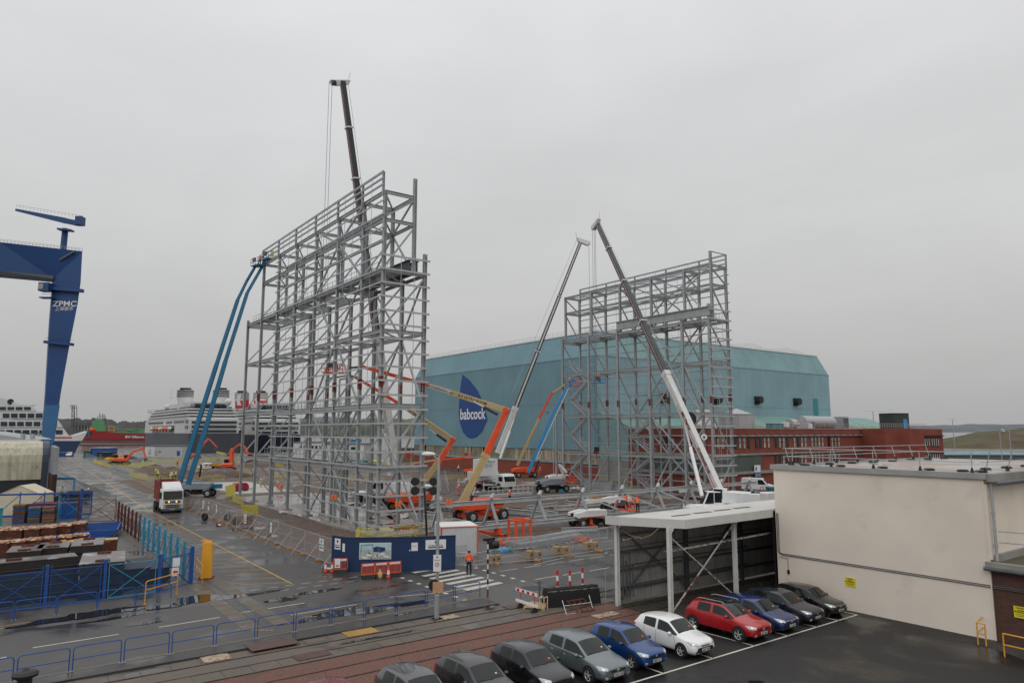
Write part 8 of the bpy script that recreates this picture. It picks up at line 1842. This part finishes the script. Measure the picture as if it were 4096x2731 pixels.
# loose stair flight and handrailed walkway on the ground
ls = thing('stair_flight', 'loose galvanised stair flight with handrails lying by the orange lift', 'stair flight', (*(63.17,103.67),0)); a = V(*(63.53,104.27),.2); b_ = V(*(74.51,124),1.6); d = (b_-a).normalized(); n_ = V(-d.y,d.x,0).normalized()
for s_ in (0,1.3): MB().bar(a+n_*s_, b_+n_*s_, .06,.3).build('stringer', M['galv'], ls, wc=True)
hr = MB()
for s_ in (0,1.3):
    for k in range(6): e = a.lerp(b_,k/5)+n_*s_; hr.tube(e, e+V(0,0,1.1), .03, 5)
    hr.tube(a+n_*s_+V(0,0,1.1), b_+n_*s_+V(0,0,1.1), .03, 5)
hr.build('handrail', M['galv'], ls, wc=True); st2 = MB()
for k in range(12): e = a.lerp(b_,k/11); st2.bar(e, e+n_*1.3, .3,.04)
st2.build('tread', M['galv'], ls, wc=True)
wk = thing('walkway_section', 'long galvanised walkway section with handrails lying behind the truss', 'walkway', (*(64,91.93),0)); a = V(*(61.73,92.16),.3); b_ = V(*(72.63,93.34),.3); d = (b_-a).normalized(); n_ = V(-d.y,d.x,0)
MB().bar(a, b_, .9,.5).build('deck', M['steel_light'], wk, wc=True); hr = MB()
for s_ in (-.45,.45):
    for k in range(9): e = a.lerp(b_,.2+.8*k/8)+n_*s_; hr.tube(e, e+V(0,0,1.5), .03, 5)
    for zz in (.85,1.45): hr.tube(a.lerp(b_,.2)+n_*s_+V(0,0,zz), b_+n_*s_+V(0,0,zz), .028, 5)
hr.build('handrail', M['white_dirty'], wk, wc=True)
w2_ = thing('walkway_section', 'galvanised walkway section with handrails lying at the right foot of the tall frame', 'walkway', (*(45.55,83.58),0)); a = V(*(41.02,76.82),.3); b_ = V(*(43.9,73.18),.3); d = (b_-a).normalized(); n_ = V(-d.y,d.x,0)
MB().bar(a, b_, .9,.7).build('deck', M['steel'], w2_, wc=True); hr = MB()
for k in range(8): e = a.lerp(b_,k/7)+n_*.4; hr.tube(e, e+V(0,0,1.7), .03, 5)
for zz in (1.1,1.7): hr.tube(a+n_*.4+V(0,0,zz), b_+n_*.4+V(0,0,zz), .028, 5)
hr.build('handrail', M['galv'], w2_, wc=True)
# timber, debris, bags, small things
def prop(nm, lab, cat, p, mb, m, z=0, az=0, grp=None, parts=()):
    t = thing(nm, lab, cat, (*p,z), az, grp); mb.build(nm.split('_')[-1] if '_' in nm else 'body', m, t)
    for pn, pm, mm in parts: pm.build(pn, mm, t)
for i, (p, q, lab) in enumerate([((57.66,78.71),(58.38,77.08),'short brown timber lying behind the truss'),((55.69,77.98),(55.9,77.29),'small brown timber block behind the truss'),((62.42,75.76),(62.57,73.98),'brown timber lying right of the thin beam'),((40.65,59.12),(42.43,58.41),'long timber bearer before the red trestle'),((71.83,82.73),(72.52,81.6),'yellow brown timber lying left of the yellow channel'),((43.67,91.3),(46.09,91.08),'thin timber lying inside the near frame bay'),((42.24,99.42),(44.17,99.74),'pale timber lying inside the second frame bay')]): beam(lab, p, q, .3, .22, .02, 'brown_wood', 'timbers lying on the site', 'timber_baulk', 'timber')
beam('yellow steel channel pair lying behind the truss', (73.89,79.98), (76.41,78.73), .5, .5, .05, 'yellow_o', None, 'steel_channel', 'steel channel')
for i, (p, lab) in enumerate([((40.55,76.41),'heap of white paper sacks inside the near frame bay'),((42.23,89.85),'small white sack heap deep inside the frame'),((86.24,97.18),'white wrapped bundle right of the blue lift wheels'),((72.44,79.24),'white sack heap left of the orange basket lift'),((66.5,99.51),'white sheet heap behind the orange boom'),((30.88,90.92),'single white sack on the soil beside the frame'),((83.12,83.71),'white bags behind the orange basket'),((82.27,95.85),'small white bag heap at the right of the blue lift')]):
    t = thing('sack_heap', lab, 'sack heap', (*p, .2 if i in (0,1) else 0)); mb = MB()
    for k in range(9 if i != 5 else 2):
        x_, y_, z_ = rnd.uniform(-1,1)*(.9 if i != 5 else .2), rnd.uniform(-.5,.5), rnd.uniform(.1,.35); v1 = V(rnd.uniform(.15,.35),rnd.uniform(-.1,.1),rnd.uniform(-.1,.1)); v2 = V(rnd.uniform(-.1,.1),rnd.uniform(.15,.3),rnd.uniform(-.1,.15)); mb.obox((x_,y_,z_), v1, v2, v1.cross(v2).normalized()*.1)
    mb.build('sack', M['bag_white'], t)
for i, (p, lab, mm) in enumerate([((36.19,51.12),'turquoise bag by the mesh panel right of the crossing','teal'),((36.6,51.02),'blue and white bag right of the turquoise one','boom_blue2'),((37.11,50.97),'second turquoise bag beside the blue one','teal'),((46.45,52.02),'crumpled orange netting behind the mesh fence','orange_red'),((46.71,51.59),'second heap of orange netting right of the first','orange_red'),((79.95,93.92),'flattened blue tarpaulin near the far frame','boom_blue2'),((36.29,73.82) if False else (38.22,73.77),'orange plastic crate inside the near frame bay','orange')]):
    t = thing('bag', lab, 'bag', (*p,.2 if i == 6 else 0)); mb = MB()
    for k in range(4): v1 = V(rnd.uniform(.2,.35),0,rnd.uniform(-.1,.1)); v2 = V(0,rnd.uniform(.15,.25),rnd.uniform(-.1,.1)); mb.obox((rnd.uniform(-.3,.3),rnd.uniform(-.2,.2),.18), v1, v2, V(0,0,.12))
    mb.build('fabric', M[mm], t)
tp = thing('leaning_barrier', 'two yellow closed barriers leaning together on the verge soil', 'barrier', (*(27,92.06),0), R(-25)); 
for k in range(2): MB().obox((0,k*.1,.72), V(1.0,0,0), V(0,.03,.0), V(0,-.18,.55)).build('panel', M['yellow'], tp, bevel=.01)
MB().box(.85,-.15,0,1.05,.2,.15).build('foot', M['orange'], tp)
tq = thing('leaning_barrier', 'yellow closed barrier sheet leaning near the red compressor', 'barrier', (*(32.24,120.87),0), R(30)); MB().obox((0,0,.9), V(1.0,0,.15), V(0,.03,.0), V(0,.2,.9)).build('panel', M['yellow'], tq); MB().box(-.2,-.1,0,.2,.1,.1).build('foot', M['orange'], tq)
ts = thing('timber_pile', 'stack of brown railway sleepers beside the fence signs', 'timber pile', (*(24.12,85.29),0), R(-60))
for k in range(3):
    for j in range(4): MB().box(-1.2,-.6+j*.3,k*.28,1.2,-.34+j*.3,k*.28+.25).build('sleeper', M['brown_wood'], ts)
for i, (x_, y_, lab) in enumerate(((*(23.21,87.79),'black tyre leaning by the fence left of the sleepers'),(*(23.01,84.07),'second black tyre nearer the sleepers'),(*(21.17,89.8),'black rubber drum inside the fence left of the tyres'))):
    t = thing('tyre', lab, 'tyre', (x_,y_,.45), R(30+40*i), 'tyres by the fence'); MB().lathe([(.25,-.14),(.42,-.16),(.46,0),(.42,.16),(.25,.14)], (0,0,0), 18, 'Y').build('tread', M['rubber'], t, smooth=True); MB().lathe([(.22,-.1),(.25,-.12),(.22,.1)], (0,0,0), 14, 'Y').build('rim', M['steel_dark'], t)
# right of the crossing: striped barrier, bollards, netting covered blocks
sb = thing('striped_barrier', 'red and white striped plank barrier on black feet beside the pallet', 'barrier', (*(26.11,34.54),0)); qa, qb = V(*(26.2,34.75),0), V(*(26.19,33.37),0); d = (qb-qa).normalized(); n_ = V(-d.y,d.x,0); e0, e1 = qa-d*.42, qb+d*.3
for z0_, z1_, nm in ((.92,1.10,'upper_plank'),(.30,.46,'lower_plank')):
    o_ = MB().prism([e0+V(0,0,z0_),e1+V(0,0,z0_),e1+V(0,0,z1_),e0+V(0,0,z1_)], n_*.04).build(nm, M['white_paint'], sb, wc=True)
    if z0_ > .5:
        for k in range(4): f0 = .07+k*.235; a, b_ = e0.lerp(e1,f0)-n_*.008, e0.lerp(e1,f0+.11)-n_*.008; MB().prism([a+V(0,0,z0_+.01),b_+V(0,0,z0_+.01),b_+V(0,0,z1_-.01),a+V(0,0,z1_-.01)], n_*.005).build('red_stripe', M['red'], o_, wc=True)
for p in (qa,qb): MB().tube(p+n_*.06, p+n_*.06+V(0,0,1.15), .022, 8).build('post', M['red'], sb, wc=True); MB().prism([p-n_*.3,p+n_*.3,p+n_*.08+V(0,0,.28),p-n_*.08+V(0,0,.28)], d*.12).build('foot', M['rubber'], sb, wc=True)
pp_ = thing('pallet', 'pale wooden pallet lying flat behind the striped barrier', 'pallet', (*(27.12,34.26),.01), R(35)); m_ = MB()
for k in range(7): m_.box(-.75+k*.22,-.6,.1,-.75+k*.22+.14,.6,.125)
for y_ in (-.6,-.05,.5): m_.box(-.75,y_,0,.72,y_+.1,.1)
m_.build('board', mat('pale_wood', (.50,.36,.20), .8, 0, .15, 4), pp_)
for i, (p, h) in enumerate((((28.88,34.44),1.25),((29.5,33.98),1.45),((30.69,34.13),1.35))):
    t = thing('bollard', ['left','middle','right'][i]+' one of three red and white banded bollards behind the black netting', 'bollard', (*p,0), 0, 'red and white bollards'); hs = 1.75
    for k in range(6): MB().lathe([(.075,.32*k),(.075,.32*(k+1)),(0,.32*(k+1))], (0,0,0), 14).build('band', M['red'] if k % 2 else M['white_paint'], t)
MB().tube((0,0,0),(0,0,1.35),.05,12).build('post', M['steel_dark'], None); gpx = C.objects[-1]; gpx.name = 'marker_post'; gpx.location = (*(27.74,34.78),0); tag(gpx, 'plain dark grey post between the striped barrier and the black netting', 'post')
M['netting'] = mat('netting', (.008,.008,.009), .9, 0, .3, 4, .02, 8)
nb_ = thing('netted_blocks', 'black netting draped over a row of concrete blocks before the bollards', 'covered blocks', (*(28.44,33),0)); a, b_ = V(*(27.38,33.32),0), V(*(31.11,32.19),0); b_ = V(31.0,33.2,0); a = V(27.6,34.1,0)
d = (b_-a).normalized(); n_ = V(-d.y,d.x,0); L_ = (b_-a).length; vs = []; nx_, ny_ = 26, 9
for i in range(nx_+1):
    for j in range(ny_+1):
        f = j/ny_*2-1; r_ = .55; prof_z = 1.02*(1-abs(f)**5)+(.06 if abs(f) > .99 else 0); off = f*(.42+.12*abs(f)**2); z_ = prof_z*(1+.06*NS.noise((i*.5,j*.9,0))) if abs(f) < .99 else 0
        p = a+d*(L_*i/nx_)+n_*(off+.05*NS.noise((i*.6,j*.4,3))); vs.append((p.x,p.y,max(0,z_)))
MB().add(vs, [(i*(ny_+1)+j, (i+1)*(ny_+1)+j, (i+1)*(ny_+1)+j+1, i*(ny_+1)+j+1) for i in range(nx_) for j in range(ny_)]+[tuple(range(ny_+1)), tuple(nx_*(ny_+1)+j for j in range(ny_+1))]).build('netting', M['netting'], nb_, wc=True, smooth=True)
MB().prism([a+d*.05-n_*.3, a+d*.05+n_*.3, b_+n_*.3, b_-n_*.3], (0,0,.9)).build('block', M['concrete'], nb_, wc=True)
ff = thing('frame_scrap', 'white steel frame with brown slats leaning on the black netting', 'frame', (*(27.46,31.99),0)); p1, p2 = V(*(27.43,31.92),0), V(*(29.27,31.65),0); 
MB().path([p1, p1+V(-.1,.25,.75)]  ,.022,6).path([p2, p2+V(-.1,.25,.85)],.022,6).path([p1+V(-.05,.15,.45), p2+V(-.05,.12,.45)],.018,6).path([p1,p1.lerp(p2,.35)],.02,6).build('frame', M['white_paint'], ff, wc=True); m_ = MB()
for k in range(4): e = p1.lerp(p2,.15+.2*k); m_.bar(e+V(-.05,.25,.7), e+V(.45,-.12,.05), .05,.05)
m_.bar(p1.lerp(p2,.1)+V(0,.2,.66), p1.lerp(p2,.7)+V(0,.2,.7),.05,.05).bar(p1.lerp(p2,.35)+V(.3,-.1,.06), p1.lerp(p2,.95)+V(.2,-.1,.06),.05,.05); m_.build('slat', M['rust'], ff, wc=True)
sf = thing('step_frame', 'small cream tubular frame beside the black netting', 'frame', (*(27.12,33.42),0), R(20)); MB().path([(-.2,0,0),(-.2,0,.72),(.2,0,.72),(.2,0,0)],.028,6).path([(-.2,.3,0),(-.2,.3,.72),(.2,.3,.72)],.025,6).tube((-.2,0,.35),(.2,0,.35),.02,6).tube((-.2,0,.72),(-.2,.3,.72),.022,6).build('frame', mat('cream_paint',(.62,.48,.30),.6,0,.1,3), sf)
MB().tube((0,0,0),(.1,.1,2.0),.02,6).build('pole', M['galv'], None); C.objects[-1].location = (31.0,32.4,0); C.objects[-1].name = 'barrier_stay'; tag(C.objects[-1], 'grey barrier stay leaning on the left shelter post', 'stay')
wp_ = thing('drain_pipe', 'white plastic pipe lying on the red gravel behind the black car', 'pipe', (20.2,27.7,0)); MB().tube((0,0,.1),(1.5,.55,.1),.09,12).build('tube', M['white_paint'], wp_); MB().tube((1.45,.53,.1),(1.6,.58,.1),.11,12).build('collar', M['galv'], wp_)
# brick office entrance sign, toilet cabins, red trolley
es = thing('entrance_sign', 'white over blue entrance sign on the brick office wall', 'sign', (120.8,79.2,2.6)); sx_, sz_ = (115.01,2.95); MB().box(sx_-.9,79.25,sz_+.0,sx_+.9,79.35,sz_+1.3).build('board', M['white_paint'], es, wc=True); MB().box(sx_-.9,79.24,sz_-1.1,sx_+.9,79.34,sz_+.0).build('lower_board', M['logo_blue'], es, wc=True); text('MAIN OFFICE\nRECEPTION', .3, 'lettering', M['white_paint'], es, (sx_,79.2,sz_-.5), (R(90),0,0)); MB().box(sx_-.6,79.2,sz_+.3,sx_-.3,79.24,sz_+1.0).build('emblem', M['logo_blue'], es, wc=True)
for i, (x_, y_) in enumerate(((92.17,61.34),(93.17,61.17))):
    t = thing('portable_toilet', ['left','right'][i]+' one of two dark teal portable cabins beside the cream building edge', 'portable cabin', (x_,y_,0), R(-30), 'teal portable cabins'); MB().box(-.6,-.6,0,.6,.6,2.3).build('body', mat('toilet',(.015,.10,.16),.5,0,.1,1) if i == 0 else bpy.data.materials['toilet'], t, bevel=.03); MB().box(-.4,-.63,.1,.4,-.6,2.0).build('door', bpy.data.materials['toilet'], t); MB().box(-.65,-.65,2.3,.65,.65,2.45).build('roof', M['teal'], t)
rt = thing('trolley', 'red tubular gas bottle trolley near the van', 'trolley', (*(93.13,63.52),0)); MB().path([(-.5,0,0),(-.5,0,2.2),(.3,0,2.2),(.5,0,0)],.05,6).path([(-.8,0,0),(-.8,0,.9),(-.1,0,.9)],.05,6).build('frame', M['red'], rt); MB().tube((0,.1,0),(0,.1,1.0),.15,10).build('bottle', M['bag_white'], rt)
# beam hung from the near crane and slings
MB().path([(85.3,91,2.6),(84.2,91.2,1.9),(86.4,90.8,1.9),(85.3,91,2.6)],.03,5).build('lifting_sling', M['steel_dark'], None); sl9 = C.objects[-1]; sl9.name = 'lifting_sling'; tag(sl9, 'thin chain sling above the deepest girder at the far frame foot', 'sling')

# ------------------------------------------------------------------ people on site
view = R(-36.41)
person('man in orange coat and black trousers standing on the crossing, back turned, facing the container', (*(29,44.63),.012), R(180)-R(36), 'hivis_o', 'dark_cloth', 'hair')
P2 = [('worker in yellow jacket, left one of a pair behind the lorry skip',(32.34,185.95),40,'hivis_y','hivis_y'),('worker in yellow jacket, right one of a pair behind the lorry skip',(31.2,176.81),-60,'hivis_y','dark_cloth'),('worker in yellow jacket standing between the skip and the blue booms',(32.02,167.14),150,'hivis_y','hivis_y'),('second worker in yellow beside the one between skip and booms',(32.38,167.61),10,'hivis_y','dark_cloth'),('worker in yellow close to the left blue boom',(33.52,169.82),90,'hivis_y','dark_cloth'),
 ('worker in yellow by the leftmost excavator bucket',(38.37,242.28),20,'hivis_y','hivis_y'),('worker in orange between the yellow barriers left of the blue booms',(47.15,237.32),0,'hivis_o','dark_cloth'),('worker in yellow vest bending at a saw bench between the left frame posts',(40.8,133.01),180,'hivis_y','sand'),('worker in yellow standing by the mixer behind the left frame posts',(49.42,167.25),30,'hivis_y','dark_cloth'),
 ('worker in orange overalls on the slab, left of a pair seen through the frame',(41.24,124.96),0,'hivis_o','hivis_o'),('worker in orange helmet on the slab, right of a pair seen through the frame',(40.74,121.35),200,'hivis_o','galv'),('man in black and yellow vest standing right of the pick up truck',(12.08,126.8),100,'hivis_y','dark_cloth'),('man in bright yellow coat nearest the rust brown fence',(12.95,128.05),-120,'hivis_y','dark_cloth'),('man in black and yellow vest with blue helmet left of the pick up truck',(9.87,132.93),60,'hivis_y','dark_cloth'),
 ('worker in orange red overalls between the stair flight and the orange boom',(63.09,100.37),10,'hivis_o','hivis_o'),('worker in orange vest behind the long truss',(62.87,85.79),200,'hivis_o','dark_cloth'),('worker in black jacket with orange vest and yellow trousers at the far frame foot',(91.17,88.46),170,'hivis_o','hivis_y'),('worker crouching in orange left of the compact white lift',(60.75,68.63),60,'hivis_o','hivis_o'),
 ('worker in yellow by the white bundles at the shed wall',(98.3,156.66),0,'hivis_y','dark_cloth'),('worker in yellow seen through the right bay, left of a pair',(87.97,185.36),0,'hivis_y','dark_cloth'),('worker in yellow seen through the right bay, right of a pair',(89.53,186.37),90,'hivis_y','dark_cloth')]
for i, (lab, p, az, top, lg_) in enumerate(P2):
    person(lab, (*p,.0), R(az), top, lg_, 'orange' if 'orange helmet' in lab else ('logo_blue' if 'blue helmet' in lab else 'white_paint'), 'work' if ('bending' in lab or 'crouch' in lab) else 'stand', 'workers on the site')
def up(lab, px, top, hat, pose='arms_up'): person(lab, px, R(150), top, 'dark_cloth' if top == 'hivis_o' else 'hivis_y', hat, pose, 'workers in lift baskets')
up('worker in orange red standing in the left blue lift basket', (31.08,106.8,35.34), 'hivis_o', 'red'); up('worker in yellow standing in the right blue lift basket at the frame top', (32.5,105.63,36.26), 'hivis_y', 'yellow')
up('worker in orange with white helmet in the basket beside the blue boom tip', (86.05,98.56,18.65), 'hivis_o', 'white_paint'); up('worker in orange helmet in the blue basket against the far frame', (85.42,89.96,18.8), 'hivis_o', 'orange')
up('worker in orange standing in the basket of the compact white lift', (56.27,55.42,1.95), 'hivis_o', 'black'); up('worker in orange in the high basket inside the tall frame', (33.11,81.2,17.36), 'hivis_o', 'orange'); up('worker in orange leaning in the white lift behind the truss', (56.71,54.1,1.8), 'hivis_o', 'red', 'work')
person('worker in orange standing on the deck of the far orange lift', (*(96.47,120.93),1.0), R(30), 'hivis_o', 'hivis_o', 'white_paint', 'work', 'workers on the site')
